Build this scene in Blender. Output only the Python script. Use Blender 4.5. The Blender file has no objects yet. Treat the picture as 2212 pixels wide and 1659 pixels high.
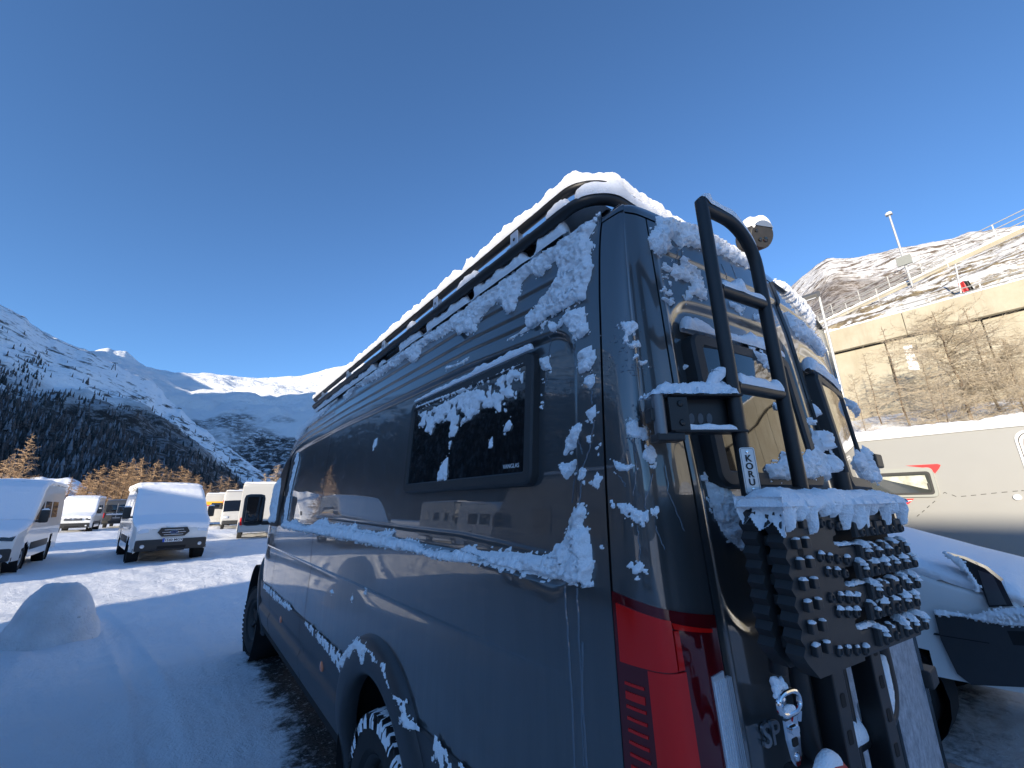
import bpy, bmesh, math, random
import numpy as np
from mathutils import Matrix, Vector

sc = bpy.context.scene
R_ = math.radians

# ------------------------------------------------------------------ camera
CAM = np.array([-0.91, 0.0, 1.83])
RW = np.array([[0.79726662, 0.15188828, 0.58420535],
               [-0.60340073, 0.22705378, 0.7644306],
               [-0.01653798, -0.96196493, 0.27267189]])      # rows: world axes seen from the lens (right, down, forward)
FPX = 900.43                                                  # focal length for a picture 2212 wide
cd = bpy.data.cameras.new('camera'); cam = bpy.data.objects.new('camera', cd)
sc.collection.objects.link(cam)
cd.sensor_width = 36.0; cd.lens = 36.0 * FPX / 2212.0
cd.clip_start = 0.02; cd.clip_end = 20000
M = np.eye(4); M[:3, 0] = RW[:, 0]; M[:3, 1] = -RW[:, 1]; M[:3, 2] = -RW[:, 2]; M[:3, 3] = CAM
cam.matrix_world = Matrix(M.tolist())
sc.camera = cam

# ------------------------------------------------------------------ light
SUN_EL = R_(11.0)
TO_SUN = (-0.92, -0.39)
SUN_AZ = math.atan2(TO_SUN[0], TO_SUN[1])
world = bpy.data.worlds.new('World'); sc.world = world; world.use_nodes = True
wn = world.node_tree; bg = wn.nodes['Background']
sky = wn.nodes.new('ShaderNodeTexSky'); sky.sky_type = 'NISHITA'; sky.sun_disc = False
sky.sun_elevation = SUN_EL; sky.sun_rotation = SUN_AZ
sky.altitude = 1800; sky.air_density = 1.0; sky.dust_density = 0.3; sky.ozone_density = 4.4
wn.links.new(sky.outputs[0], bg.inputs[0]); bg.inputs[1].default_value = 0.15
sd = bpy.data.lights.new('sun', 'SUN'); so = bpy.data.objects.new('sun', sd); sc.collection.objects.link(so)
sd.energy = 4.4; sd.angle = R_(0.5); sd.color = (1.0, 0.88, 0.70)
ts = Vector((TO_SUN[0] * math.cos(SUN_EL), TO_SUN[1] * math.cos(SUN_EL), math.sin(SUN_EL))).normalized()
so.rotation_euler = ts.to_track_quat('Z', 'Y').to_euler()
sc.view_settings.view_transform = 'Standard'; sc.view_settings.look = 'None'
sc.view_settings.exposure = 0.95; sc.view_settings.gamma = 1.0
try: sc.view_settings.use_curve_mapping = False
except Exception: pass
sc.cycles.max_bounces = 6; sc.cycles.glossy_bounces = 4; sc.cycles.transparent_max_bounces = 6
sc.cycles.use_adaptive_sampling = True
sc.cycles.use_denoising = True

# ------------------------------------------------------------------ picture rays, used to measure real positions on real surfaces
def ray(p):
    return RW @ np.array([(p[0] - 1106.0) / FPX, (p[1] - 829.5) / FPX, 1.0])
def on_x(p, x): r = ray(p); return CAM + r * (x - CAM[0]) / r[0]
def on_y(p, y): r = ray(p); return CAM + r * (y - CAM[1]) / r[1]
def on_z(p, z): r = ray(p); return CAM + r * (z - CAM[2]) / r[2]
def azel(p):
    r = ray(p); return math.degrees(math.atan2(r[0], r[1])), math.degrees(math.atan2(r[2], math.hypot(r[0], r[1])))
def zoomed(ox, oy, s):
    return lambda x, y: ((ox + x / s) * 0.921667, (oy + y / s) * 0.921667)

# ------------------------------------------------------------------ noise
def _hash(ix, iy, iz, seed):
    h = (ix * 374761393 + iy * 668265263 + iz * 2147483647 + seed * 1274126177) & 0xffffffff
    h = ((h ^ (h >> 13)) * 1274126177) & 0xffffffff
    h = h ^ (h >> 16)
    return (h & 0xffff) / 65535.0
def noise(x, y, z=0.0, seed=0):
    x, y, z = np.broadcast_arrays(np.asarray(x, float), np.asarray(y, float), np.asarray(z, float))
    ix, iy, iz = np.floor(x).astype(np.int64), np.floor(y).astype(np.int64), np.floor(z).astype(np.int64)
    fx, fy, fz = x - ix, y - iy, z - iz
    fx, fy, fz = [t * t * (3 - 2 * t) for t in (fx, fy, fz)]
    out = 0
    for dx in (0, 1):
        for dy in (0, 1):
            for dz in (0, 1):
                w = (fx if dx else 1 - fx) * (fy if dy else 1 - fy) * (fz if dz else 1 - fz)
                out = out + w * _hash(ix + dx, iy + dy, iz + dz, seed)
    return out * 2 - 1
def fbm(x, y, z=0.0, oct=4, seed=0, gain=0.5):
    a, s, n = 1.0, 0.0, 0.0
    x, y, z = np.asarray(x, float), np.asarray(y, float), np.asarray(z, float)
    for o in range(oct):
        s = s + a * noise(x * 2 ** o, y * 2 ** o, z * 2 ** o, seed + o); n += a; a *= gain
    return s / n
def sstep(a, b, x):
    t = np.clip((np.asarray(x, float) - a) / (b - a), 0, 1); return t * t * (3 - 2 * t)

# ------------------------------------------------------------------ objects
def link(o, parent=None):
    sc.collection.objects.link(o)
    if parent is not None: o.parent = parent
    return o
def tag(o, label=None, cat=None, group=None, kind=None):
    if label: o['label'] = label
    if cat: o['category'] = cat
    if group: o['group'] = group
    if kind: o['kind'] = kind
    return o
def empty(name, loc=(0, 0, 0), rz=0.0, label=None, cat=None, group=None):
    o = bpy.data.objects.new(name, None); o.empty_display_size = 0.2
    o.location = loc; o.rotation_euler = (0, 0, rz); link(o)
    return tag(o, label, cat, group)
def mk(name, verts, faces, mats, parent=None, smooth=False, midx=None, sharp=None):
    me = bpy.data.meshes.new(name)
    verts = np.asarray(verts, dtype=np.float32)
    if isinstance(faces, np.ndarray):
        n, k = faces.shape
        me.vertices.add(len(verts)); me.vertices.foreach_set('co', verts.ravel())
        me.loops.add(n * k); me.loops.foreach_set('vertex_index', faces.astype(np.int32).ravel())
        me.polygons.add(n); me.polygons.foreach_set('loop_start', np.arange(n, dtype=np.int32) * k)
        me.update(calc_edges=True); me.validate()
    else:
        me.from_pydata([tuple(map(float, v)) for v in verts], [], faces)
    for m in (mats if isinstance(mats, (list, tuple)) else [mats]): me.materials.append(m)
    if midx is not None and len(midx) == len(me.polygons): me.polygons.foreach_set('material_index', np.asarray(midx, dtype=np.int32))
    if smooth:
        me.polygons.foreach_set('use_smooth', np.ones(len(me.polygons), dtype=bool))
        if sharp:
            try: me.set_sharp_from_angle(angle=R_(sharp))
            except Exception: pass
    me.update()
    o = bpy.data.objects.new(name, me)
    return link(o, parent)
class MB:
    """collects simple solids and links them as one mesh"""
    def __init__(s): s.v = []; s.f = []; s.m = []; s.cur = 0
    def add(s, v, f):
        b = len(s.v); s.v += [tuple(map(float, p)) for p in v]; s.f += [tuple(i + b for i in q) for q in f]; s.m += [s.cur] * len(f)
    def box(s, c, d, rot=None, bev=0.0):
        bm = bmesh.new(); bmesh.ops.create_cube(bm, size=1.0)
        for v in bm.verts: v.co = Vector((v.co.x * d[0], v.co.y * d[1], v.co.z * d[2]))
        if bev > 0: bmesh.ops.bevel(bm, geom=bm.edges[:], offset=min(bev, min(d) * .49), segments=2, affect='EDGES', profile=0.6)
        if rot is not None: bmesh.ops.transform(bm, matrix=rot.to_4x4(), verts=bm.verts)
        bmesh.ops.translate(bm, vec=Vector(c), verts=bm.verts)
        bm.verts.index_update()
        s.add([v.co for v in bm.verts], [[v.index for v in f.verts] for f in bm.faces]); bm.free()
    def tube(s, pts, r, n=12, caps=True, closed=False):
        pts = [Vector(p) for p in pts]; N = len(pts); rr = r if isinstance(r, (list, tuple)) else [r] * N
        vs = []; up = None
        for i, p in enumerate(pts):
            a = pts[i - 1] if (i > 0 or closed) else p
            b = pts[(i + 1) % N] if (i < N - 1 or closed) else p
            d = (b - a).normalized()
            if up is None: up = Vector((0, 0, 1)) if abs(d.z) < 0.9 else Vector((1, 0, 0))
            e1 = d.cross(up).normalized(); e2 = e1.cross(d).normalized(); up = e2
            for k in range(n):
                t = 2 * math.pi * k / n; vs.append(p + (e1 * math.cos(t) + e2 * math.sin(t)) * rr[i])
        fs = []
        for i in range(N if closed else N - 1):
            j = (i + 1) % N
            for k in range(n):
                l = (k + 1) % n; fs.append((i * n + k, i * n + l, j * n + l, j * n + k))
        if caps and not closed: fs += [tuple(range(n - 1, -1, -1)), tuple((N - 1) * n + k for k in range(n))]
        s.add(vs, fs)
    def prism(s, poly, origin, ex, ey, ez, depth):
        """polygon in the plane (ex, ey) at origin, pushed along ez"""
        o, ex, ey, ez = Vector(origin), Vector(ex), Vector(ey), Vector(ez); n = len(poly)
        v = [o + ex * a + ey * b for a, b in poly] + [o + ex * a + ey * b + ez * depth for a, b in poly]
        s.add(v, [tuple(range(n - 1, -1, -1)), tuple(range(n, 2 * n))] + [(i, (i + 1) % n, n + (i + 1) % n, n + i) for i in range(n)])
    def lathe(s, prof, origin, axis, n=24, arc=None):
        """profile (radius, offset along axis)"""
        o = Vector(origin); ax = Vector(axis).normalized(); e1 = ax.orthogonal().normalized(); e2 = ax.cross(e1)
        P = len(prof); v = []
        for k in range(n):
            t = 2 * math.pi * k / n; d = e1 * math.cos(t) + e2 * math.sin(t)
            v += [o + d * r + ax * h for r, h in prof]
        s.add(v, [(k * P + i, ((k + 1) % n) * P + i, ((k + 1) % n) * P + i + 1, k * P + i + 1) for k in range(n) for i in range(P - 1)])
    def build(s, name, mats, parent=None, smooth=False, sharp=35):
        return mk(name, s.v, s.f, mats, parent, smooth, s.m, sharp)
def grid_faces(nu, nv):
    i = np.arange(nu * nv).reshape(nu, nv)
    return np.stack([i[:-1, :-1], i[1:, :-1], i[1:, 1:], i[:-1, 1:]], -1).reshape(-1, 4)
def rrect(x0, y0, x1, y1, r, n=5):
    out = []
    for cx, cy, a in ((x1 - r, y1 - r, 0), (x0 + r, y1 - r, 90), (x0 + r, y0 + r, 180), (x1 - r, y0 + r, 270)):
        out += [(cx + r * math.cos(R_(a + 90 * k / n)), cy + r * math.sin(R_(a + 90 * k / n))) for k in range(n + 1)]
    return out
def copy_tree(o, parent=None):
    c = o.copy(); link(c, parent)
    for ch in [x for x in sc.objects if x.parent == o]: copy_tree(ch, c)
    return c
def text(name, body, size, mat, parent, mw, depth=0.0006, align='CENTER', spacing=1.0, line=1.0, bold=0.0):
    cu = bpy.data.curves.new(name, 'FONT'); cu.body = body; cu.size = size; cu.extrude = depth; cu.offset = bold
    cu.align_x = align; cu.align_y = 'CENTER'; cu.space_line = line; cu.space_character = spacing; cu.resolution_u = 3
    cu.materials.append(mat); t = bpy.data.objects.new('lettering_outline', cu); sc.collection.objects.link(t)
    me = bpy.data.meshes.new_from_object(t.evaluated_get(bpy.context.evaluated_depsgraph_get())); me.name = name
    bpy.data.objects.remove(t); bpy.data.curves.remove(cu)
    if not me.materials: me.materials.append(mat)
    o = bpy.data.objects.new(name, me); link(o, parent); o.matrix_local = mw
    return o
def frame_matrix(origin, ex, ey):
    ex = Vector(ex).normalized(); ey = Vector(ey); ez = ex.cross(ey).normalized(); ey = ez.cross(ex)
    m = Matrix.Identity(4)
    for i in range(3): m[i][0], m[i][1], m[i][2], m[i][3] = ex[i], ey[i], ez[i], origin[i]
    return m

# ------------------------------------------------------------------ materials
def mat(name, col, rough=0.5, metal=0.0, coat=0.0, spec=None, noise_amt=0.0, noise_scale=8.0, bump=0.0, bump_scale=60.0, emit=None, trans=0.0, coat_rough=0.02, bump_dist=0.01, sss=0.0):
    m = bpy.data.materials.new(name); m.use_nodes = True; nt = m.node_tree; b = nt.nodes['Principled BSDF']
    b.inputs['Base Color'].default_value = (*col, 1); b.inputs['Roughness'].default_value = rough; b.inputs['Metallic'].default_value = metal
    b.inputs['Coat Weight'].default_value = coat; b.inputs['Coat Roughness'].default_value = coat_rough
    if spec is not None: b.inputs['Specular IOR Level'].default_value = spec
    if trans: b.inputs['Transmission Weight'].default_value = trans
    if sss: b.inputs['Subsurface Weight'].default_value = sss; b.inputs['Subsurface Scale'].default_value = 0.03
    tc = nt.nodes.new('ShaderNodeTexCoord')
    if noise_amt:
        n = nt.nodes.new('ShaderNodeTexNoise'); n.inputs['Scale'].default_value = noise_scale; n.inputs['Detail'].default_value = 6
        nt.links.new(tc.outputs['Object'], n.inputs['Vector'])
        mx = nt.nodes.new('ShaderNodeMix'); mx.data_type = 'RGBA'
        mx.inputs[6].default_value = (*[c * (1 - noise_amt) for c in col], 1); mx.inputs[7].default_value = (*[min(1, c * (1 + noise_amt)) for c in col], 1)
        nt.links.new(n.outputs['Fac'], mx.inputs[0]); nt.links.new(mx.outputs[2], b.inputs['Base Color'])
    if bump:
        n2 = nt.nodes.new('ShaderNodeTexNoise'); n2.inputs['Scale'].default_value = bump_scale; n2.inputs['Detail'].default_value = 5
        nt.links.new(tc.outputs['Object'], n2.inputs['Vector'])
        bp = nt.nodes.new('ShaderNodeBump'); bp.inputs['Strength'].default_value = bump; bp.inputs['Distance'].default_value = bump_dist
        nt.links.new(n2.outputs['Fac'], bp.inputs['Height']); nt.links.new(bp.outputs['Normal'], b.inputs['Normal'])
    if emit: b.inputs['Emission Color'].default_value = (*emit[0], 1); b.inputs['Emission Strength'].default_value = emit[1]
    return m
class NT:
    """small shader writer"""
    def __init__(s, name, rough=0.6):
        s.m = bpy.data.materials.new(name); s.m.use_nodes = True; s.nt = s.m.node_tree; s.b = s.nt.nodes['Principled BSDF']
        s.b.inputs['Roughness'].default_value = rough; s.tc = s.nt.nodes.new('ShaderNodeTexCoord'); s.geo = s.nt.nodes.new('ShaderNodeNewGeometry')
    def L(s, a, b): s.nt.links.new(a, b)
    def mapped(s, scale, src='Object'):
        n = s.nt.nodes.new('ShaderNodeMapping'); n.inputs['Scale'].default_value = scale; s.L(s.tc.outputs[src], n.inputs['Vector']); return n.outputs[0]
    def noise(s, scale, detail=5, rough=0.55, vec=None, dist=0.0):
        n = s.nt.nodes.new('ShaderNodeTexNoise'); n.inputs['Scale'].default_value = scale; n.inputs['Detail'].default_value = detail
        n.inputs['Roughness'].default_value = rough; n.inputs['Distortion'].default_value = dist
        s.L(vec if vec is not None else s.tc.outputs['Object'], n.inputs['Vector']); return n.outputs['Fac']
    def math(s, op, a, b=0.0, c=None):
        n = s.nt.nodes.new('ShaderNodeMath'); n.operation = op
        for i, v in enumerate((a, b, c)):
            if v is None: continue
            if isinstance(v, (int, float)): n.inputs[i].default_value = v
            else: s.L(v, n.inputs[i])
        return n.outputs[0]
    def smooth(s, x, a, b):
        n = s.nt.nodes.new('ShaderNodeMapRange'); n.interpolation_type = 'SMOOTHSTEP'
        n.inputs['From Min'].default_value = a; n.inputs['From Max'].default_value = b; s.L(x, n.inputs['Value']); return n.outputs['Result']
    def mix(s, f, a, b):
        n = s.nt.nodes.new('ShaderNodeMix'); n.data_type = 'RGBA'
        for i, v in ((0, f), (6, a), (7, b)):
            if isinstance(v, (int, float)): n.inputs[i].default_value = v
            elif isinstance(v, (tuple, list)): n.inputs[i].default_value = (*v, 1)
            else: s.L(v, n.inputs[i])
        return n.outputs[2]
    def sep(s, v):
        n = s.nt.nodes.new('ShaderNodeSeparateXYZ'); s.L(v, n.inputs[0]); return n.outputs
    def color(s, c): s.L(c, s.b.inputs['Base Color'])
    def bump(s, h, strength=0.3, dist=0.02):
        n = s.nt.nodes.new('ShaderNodeBump'); n.inputs['Strength'].default_value = strength; n.inputs['Distance'].default_value = dist
        s.L(h, n.inputs['Height']); s.L(n.outputs[0], s.b.inputs['Normal'])

SNOW = mat('snow', (0.975, 0.975, 0.975), 0.6, bump=0.9, bump_scale=230, bump_dist=0.005, spec=0.25)
SNOW_FAR = mat('snow_far', (0.93, 0.935, 0.95), 0.6, bump=0.5, bump_scale=30, bump_dist=0.02, spec=0.25)
PAINT = mat('grey_paint', (0.070, 0.075, 0.077), 0.34, metal=0.45, coat=1.0, coat_rough=0.008, bump=0.010, bump_scale=3.0, bump_dist=0.02)
PAINT.node_tree.nodes['Principled BSDF'].inputs['Coat IOR'].default_value = 1.75
CLAD = mat('grey_plastic', (0.035, 0.037, 0.04), 0.42, noise_amt=0.15, noise_scale=30, bump=0.15, bump_scale=400, bump_dist=0.001)
BLACKM = mat('black_powder_coat', (0.012, 0.012, 0.012), 0.42, bump=0.12, bump_scale=700, bump_dist=0.001)
BLACKP = mat('black_plastic', (0.028, 0.027, 0.026), 0.55, noise_amt=0.2, noise_scale=40, bump=0.2, bump_scale=300, bump_dist=0.001)
def grime(m, z_top=1.1):
    """thin dried salt film with vertical runs, stronger low on the body"""
    nt = m.node_tree; b = nt.nodes['Principled BSDF']; col = tuple(b.inputs['Base Color'].default_value)
    tc = nt.nodes.new('ShaderNodeNewGeometry'); mp = nt.nodes.new('ShaderNodeMapping'); mp.inputs['Scale'].default_value = (9, 9, 0.8); nt.links.new(tc.outputs['Position'], mp.inputs[0])
    n1 = nt.nodes.new('ShaderNodeTexNoise'); n1.inputs['Scale'].default_value = 1.0; n1.inputs['Detail'].default_value = 8; n1.inputs['Roughness'].default_value = 0.7; nt.links.new(mp.outputs[0], n1.inputs[0])
    n2 = nt.nodes.new('ShaderNodeTexNoise'); n2.inputs['Scale'].default_value = 2.2; n2.inputs['Detail'].default_value = 6; nt.links.new(tc.outputs['Position'], n2.inputs[0])
    sx = nt.nodes.new('ShaderNodeSeparateXYZ'); nt.links.new(tc.outputs['Position'], sx.inputs[0])
    lo = nt.nodes.new('ShaderNodeMapRange'); lo.inputs['From Min'].default_value = 1.9; lo.inputs['From Max'].default_value = 0.5; lo.inputs['To Min'].default_value = 0.25; lo.inputs['To Max'].default_value = 1.0; nt.links.new(sx.outputs[2], lo.inputs[0])
    r1 = nt.nodes.new('ShaderNodeMapRange'); r1.inputs['From Min'].default_value = 0.42; r1.inputs['From Max'].default_value = 0.75; nt.links.new(n1.outputs['Fac'], r1.inputs[0])
    m1 = nt.nodes.new('ShaderNodeMath'); m1.operation = 'MULTIPLY'; nt.links.new(r1.outputs[0], m1.inputs[0]); nt.links.new(lo.outputs[0], m1.inputs[1])
    m2 = nt.nodes.new('ShaderNodeMath'); m2.operation = 'MULTIPLY'; nt.links.new(m1.outputs[0], m2.inputs[0]); nt.links.new(n2.outputs['Fac'], m2.inputs[1])
    m3 = nt.nodes.new('ShaderNodeMath'); m3.operation = 'MULTIPLY'; m3.inputs[1].default_value = 0.30; nt.links.new(m2.outputs[0], m3.inputs[0])
    mx = nt.nodes.new('ShaderNodeMix'); mx.data_type = 'RGBA'; mx.inputs[6].default_value = col; mx.inputs[7].default_value = (0.32, 0.33, 0.34, 1); nt.links.new(m3.outputs[0], mx.inputs[0]); nt.links.new(mx.outputs[2], b.inputs['Base Color'])
    cw = nt.nodes.new('ShaderNodeMapRange'); cw.inputs['To Min'].default_value = 1.0; cw.inputs['To Max'].default_value = 0.55; nt.links.new(m2.outputs[0], cw.inputs[0]); nt.links.new(cw.outputs[0], b.inputs['Coat Weight'])
grime(PAINT)
GAP = mat('seam_black', (0.004, 0.004, 0.004), 0.8)
RUBBER = mat('rubber', (0.014, 0.014, 0.014), 0.75, noise_amt=0.3, noise_scale=30, bump=0.3, bump_scale=200, bump_dist=0.002)
GLASS = mat('tinted_glass', (0.006, 0.007, 0.008), 0.03, spec=0.7, coat=0.6)
CHROME = mat('chrome', (0.75, 0.76, 0.78), 0.10, metal=1.0, bump=0.05, bump_scale=120, bump_dist=0.002)
ALU = mat('aluminium', (0.55, 0.56, 0.57), 0.35, metal=0.9, bump=0.08, bump_scale=300, bump_dist=0.001)
WHITE = mat('white_paint', (0.72, 0.72, 0.70), 0.3, coat=0.6, noise_amt=0.05, noise_scale=3)
CREAM = mat('motorhome_white', (0.50, 0.49, 0.46), 0.38, noise_amt=0.05, noise_scale=2, bump=0.1, bump_scale=220, bump_dist=0.002)
SILVER = mat('silver_paint', (0.30, 0.31, 0.32), 0.3, metal=0.4, coat=0.6)
RED_L = mat('red_lens', (0.68, 0.010, 0.007), 0.14, coat=0.25, spec=0.35)
DRED_L = mat('dark_red_lens', (0.10, 0.004, 0.007), 0.08, coat=0.4, spec=0.4)
CLEAR_L = mat('clear_lens', (0.75, 0.77, 0.80), 0.12, metal=0.25, coat=0.8)
RED = mat('red_print', (0.55, 0.03, 0.03), 0.4)
ORANGE = mat('orange_marker', (0.75, 0.22, 0.10), 0.25, coat=0.5)
YELLOW = mat('yellow_stripe', (0.75, 0.42, 0.03), 0.4)
ICE = mat('ice', (0.10, 0.12, 0.14), 0.06, spec=0.8, coat=0.8)
# ------------------------------------------------------------------ ground
def gz(x, y):
    x = np.asarray(x, float); y = np.asarray(y, float)
    base = 0.17 * sstep(9, 19, y)
    s = -0.41 * x + 0.91 * y; a = 0.91 * x + 0.41 * y
    amp = sstep(6.0, 9.5, s)
    h = base + 0.035 * fbm(x * 0.55, y * 0.55, oct=3, seed=3) + 0.020 * fbm(x * 3.2, y * 3.2, oct=4, seed=5) + 0.006 * fbm(x * 13, y * 13, oct=2, seed=6)
    h = h + amp * (0.028 * noise(s * 2.1, a * 0.16, seed=11) + 0.022 * noise(s * 5.2, a * 0.4, seed=12) + 0.020 * noise(s * 9, a * 0.35, seed=13))
    # ploughed heaps and trodden snow left of the camera
    lump = sstep(-1.2, -2.4, x) * sstep(2.0, 4.0, y) * sstep(13.0, 9.0, y)
    h = h + lump * 0.05 * (1 - np.abs(noise(x * 2.4, y * 2.4, seed=21)))
    tr = 0
    for xc, c1 in ((-0.62, 0.05), (-2.35, 0.05), (-1.15, 0.30), (-2.85, 0.30), (0.9, -0.42), (2.6, -0.42)):
        xx = xc - c1 * np.maximum(y - 3.0, 0) - 0.012 * np.maximum(y - 3.0, 0) ** 2 * np.sign(c1)
        d = (x - xx) / 0.12; fadey = sstep(0.6, 2.0, y) * sstep(26, 17, y)
        tr = tr + fadey * (-0.030 * np.exp(-d ** 4) + 0.016 * np.exp(-(np.abs(d) - 1.35) ** 2 * 6) + 0.006 * np.exp(-d ** 4) * np.sin(y * 52 + 6 * np.abs(d)))
    h = h + tr * (0.42 + 0.5 * noise(x * 1.3, y * 0.9, seed=33))
    wheel = np.exp(-((x - 0.1) / 0.35) ** 2) * (sstep(0.3, 1.2, y) * sstep(8.6, 7.6, y))
    h = h - 0.02 * wheel
    far = sstep(70, 260, np.hypot(x, y))
    return h * (1 - far) - 0.02
def ground():
    r = np.concatenate([[0.0], np.geomspace(0.35, 70, 330), np.geomspace(75, 9000, 40)])
    az = np.radians(np.concatenate([np.arange(-24, 106, 0.24), np.arange(106, 336, 1.2)]))
    az = np.append(az, az[0] + 2 * np.pi)
    Rr, A = np.meshgrid(r, az, indexing='ij')
    x = CAM[0] + Rr * np.sin(A); y = CAM[1] + Rr * np.cos(A)
    z = gz(x, y)
    v = np.stack([x, y, z], -1).reshape(-1, 3)
    f = grid_faces(len(r), len(az))[:, ::-1]
    n = NT('snow_ground', 0.6); n.b.inputs['Specular IOR Level'].default_value = 0.25
    P = n.sep(n.tc.outputs['Object'])
    nz = n.noise(2.3, 6, 0.65); nz2 = n.noise(14, 5, 0.7); nzb = n.noise(0.35, 3)
    def slab(x0, x1, y0, y1, soft, wob):
        wx = n.math('MULTIPLY', n.math('SUBTRACT', nz, 0.5), wob); wx2 = n.math('ADD', wx, n.math('MULTIPLY', n.math('SUBTRACT', nz2, 0.5), wob * .6))
        X = n.math('ADD', P[0], wx2); Y = n.math('ADD', P[1], wx2)
        a = n.smooth(X, x0 - soft, x0 + soft); b = n.smooth(X, x1 + soft, x1 - soft); c = n.smooth(Y, y0 - soft, y0 + soft); d = n.smooth(Y, y1 + soft, y1 - soft)
        return n.math('MULTIPLY', n.math('MULTIPLY', a, b), n.math('MULTIPLY', c, d))
    m = n.math('MAXIMUM', slab(0.10, 2.1, 2.9, 7.0, 0.12, 0.8), slab(3.85, 5.7, 1.0, 6.0, 0.2, 0.9))
    m = n.math('MAXIMUM', m, slab(0.15, 1.95, 0.9, 2.8, 0.2, 0.7))
    gravel = n.mix(n.smooth(n.noise(55, 4, 0.7), 0.4, 0.62), (0.02, 0.019, 0.018), (0.085, 0.08, 0.072))
    flecks = n.smooth(n.noise(24, 5, 0.75), 0.55, 0.68)
    gravel = n.mix(n.math('MULTIPLY', flecks, 0.75), gravel, (0.7, 0.72, 0.76))
    snowc = n.mix(n.smooth(nzb, 0.35, 0.7), (0.88, 0.895, 0.92), (0.94, 0.945, 0.955))
    snowc = n.mix(n.math('MULTIPLY', n.smooth(n.noise(1.1, 6, 0.7), 0.56, 0.75), 0.16), snowc, (0.55, 0.55, 0.56))
    n.color(n.mix(m, snowc, gravel))
    hb = n.math('ADD', n.math('MULTIPLY', n.noise(46, 5, 0.75), 0.55), n.math('MULTIPLY', n.noise(9, 5, 0.65), 1.0))
    hb = n.math('ADD', hb, n.math('MULTIPLY', n.noise(2.2, 4, 0.6), 1.6))
    n.bump(hb, 0.8, 0.05)
    tag(mk('snow_ground', v, f, n.m, None, True), kind='structure')
ground()

# ------------------------------------------------------------------ terrain
def terrain(name, az, foot_r, ridge_r, ridge_el, shape, amp, nscale, jag, material, nT=70, back=0.5, zfoot=-1.0, seed=1, bands=None, smooth=12):
    az = np.asarray(az, float); a = np.radians(az)
    foot_r, ridge_r, ridge_el = [np.interp(az, *p) for p in (foot_r, ridge_r, ridge_el)]
    ridge_el = ridge_el + jag * fbm(az * 1.1, 0.5, oct=5, seed=seed + 50, gain=0.6)
    zr = CAM[2] + ridge_r * np.tan(np.radians(ridge_el))
    kk = np.hanning(2 * smooth + 1) if smooth else np.ones(1); kk /= kk.sum(); zs = np.convolve(np.pad(zr, smooth, mode='edge'), kk, 'valid') if smooth else zr
    t = np.concatenate([np.linspace(0, 1, nT), 1 + np.array([0.02, 0.06, 0.15, 0.35, 0.7, 1.0]) * back])
    T = t[:, None]
    r = foot_r[None] + (ridge_r - foot_r)[None] * T
    tc = np.minimum(T, 1)
    z = zfoot + (zs[None] - zfoot) * tc ** shape + (zr - zs)[None] * tc ** 12
    z = np.where(T > 1, zfoot + (zr[None] - zfoot) * np.maximum(0, 1 - ((T - 1) / back) ** 1.3), z)
    x = CAM[0] + r * np.sin(a)[None]; y = CAM[1] + r * np.cos(a)[None]
    w = np.where(T <= 1, np.sin(np.pi * np.clip(T, 0, 1)) ** 0.7 * 0.9, 0.4)
    f1 = fbm(x * nscale, y * nscale, z * nscale, oct=6, seed=seed, gain=0.55)
    z = z + amp * w * (f1 + 0.6 * (np.abs(fbm(x * nscale * 2.3, y * nscale * 2.3, oct=4, seed=seed + 9)) - 0.25))
    v = np.stack([x, y, z], -1).reshape(-1, 3)
    f = grid_faces(len(t), len(az))[:, ::-1]
    o = mk(name, v, f, material, None, True); tag(o, kind='structure')
    for nm, val in (('slope_t', np.broadcast_to(T, x.shape)), ('heading', np.broadcast_to(az[None], x.shape))):
        at = o.data.attributes.new(nm, 'FLOAT', 'POINT'); at.data.foreach_set('value', np.ascontiguousarray(val, dtype=np.float32).ravel())
    return o, x, y, z
def attr(n, nm):
    a = n.nt.nodes.new('ShaderNodeAttribute'); a.attribute_name = nm; return a.outputs['Fac']

# left valley side: snow with rock bands above, wooded below
n = NT('left_slope_rock_and_snow', 0.8); n.b.inputs['Specular IOR Level'].default_value = 0.1
st = attr(n, 'slope_t')
v1 = n.mapped((0.012, 0.004, 0.03)); rk = n.noise(1.0, 8, 0.68, v1, 0.6)
v2 = n.mapped((0.06, 0.03, 0.12)); rk2 = n.noise(1.0, 6, 0.7, v2, 0.3)
rock = n.smooth(n.math('ADD', n.math('MULTIPLY', rk, 0.6), n.math('MULTIPLY', rk2, 0.4)), 0.505, 0.59)
col = n.mix(rock, (0.90, 0.91, 0.93), (0.07, 0.065, 0.06))
fl = n.smooth(n.math('ADD', st, n.math('MULTIPLY', n.math('SUBTRACT', n.noise(0.008, 5), 0.5), 0.5)), 0.62, 0.40)
floor = n.mix(n.smooth(n.noise(0.09, 5, 0.7), 0.45, 0.62), (0.05, 0.042, 0.038), (0.24, 0.225, 0.22))
n.color(n.mix(fl, col, floor)); n.bump(rk2, 0.8, 6.0)
LEFT_SLOPE = n.m
az = np.arange(-88, 8.6, 0.2)
RID = [azel(p) for p in ((0, 655), (51, 682), (102, 727), (130, 737), (187, 759), (235, 779), (321, 820), (379, 873), (438, 925), (500, 970), (554, 1010), (590, 1040))]
ra = [-88, -74, -60, -46, -34, -24] + [q[0] for q in RID]
re = [7.5, 13.0, 19.5, 22.5, 21.0, 19.2] + [q[1] for q in RID]
valley, vx, vy, vz = terrain('left_mountain_slope', az, ([-88, -40, 0, 9], [150, 210, 420, 700]), ([-88, -50, -16, -4, 9], [700, 1150, 1250, 1500, 1100]), (ra, re), 1.12, 60, 0.0042, 0.45, LEFT_SLOPE, nT=90, seed=4)

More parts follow.
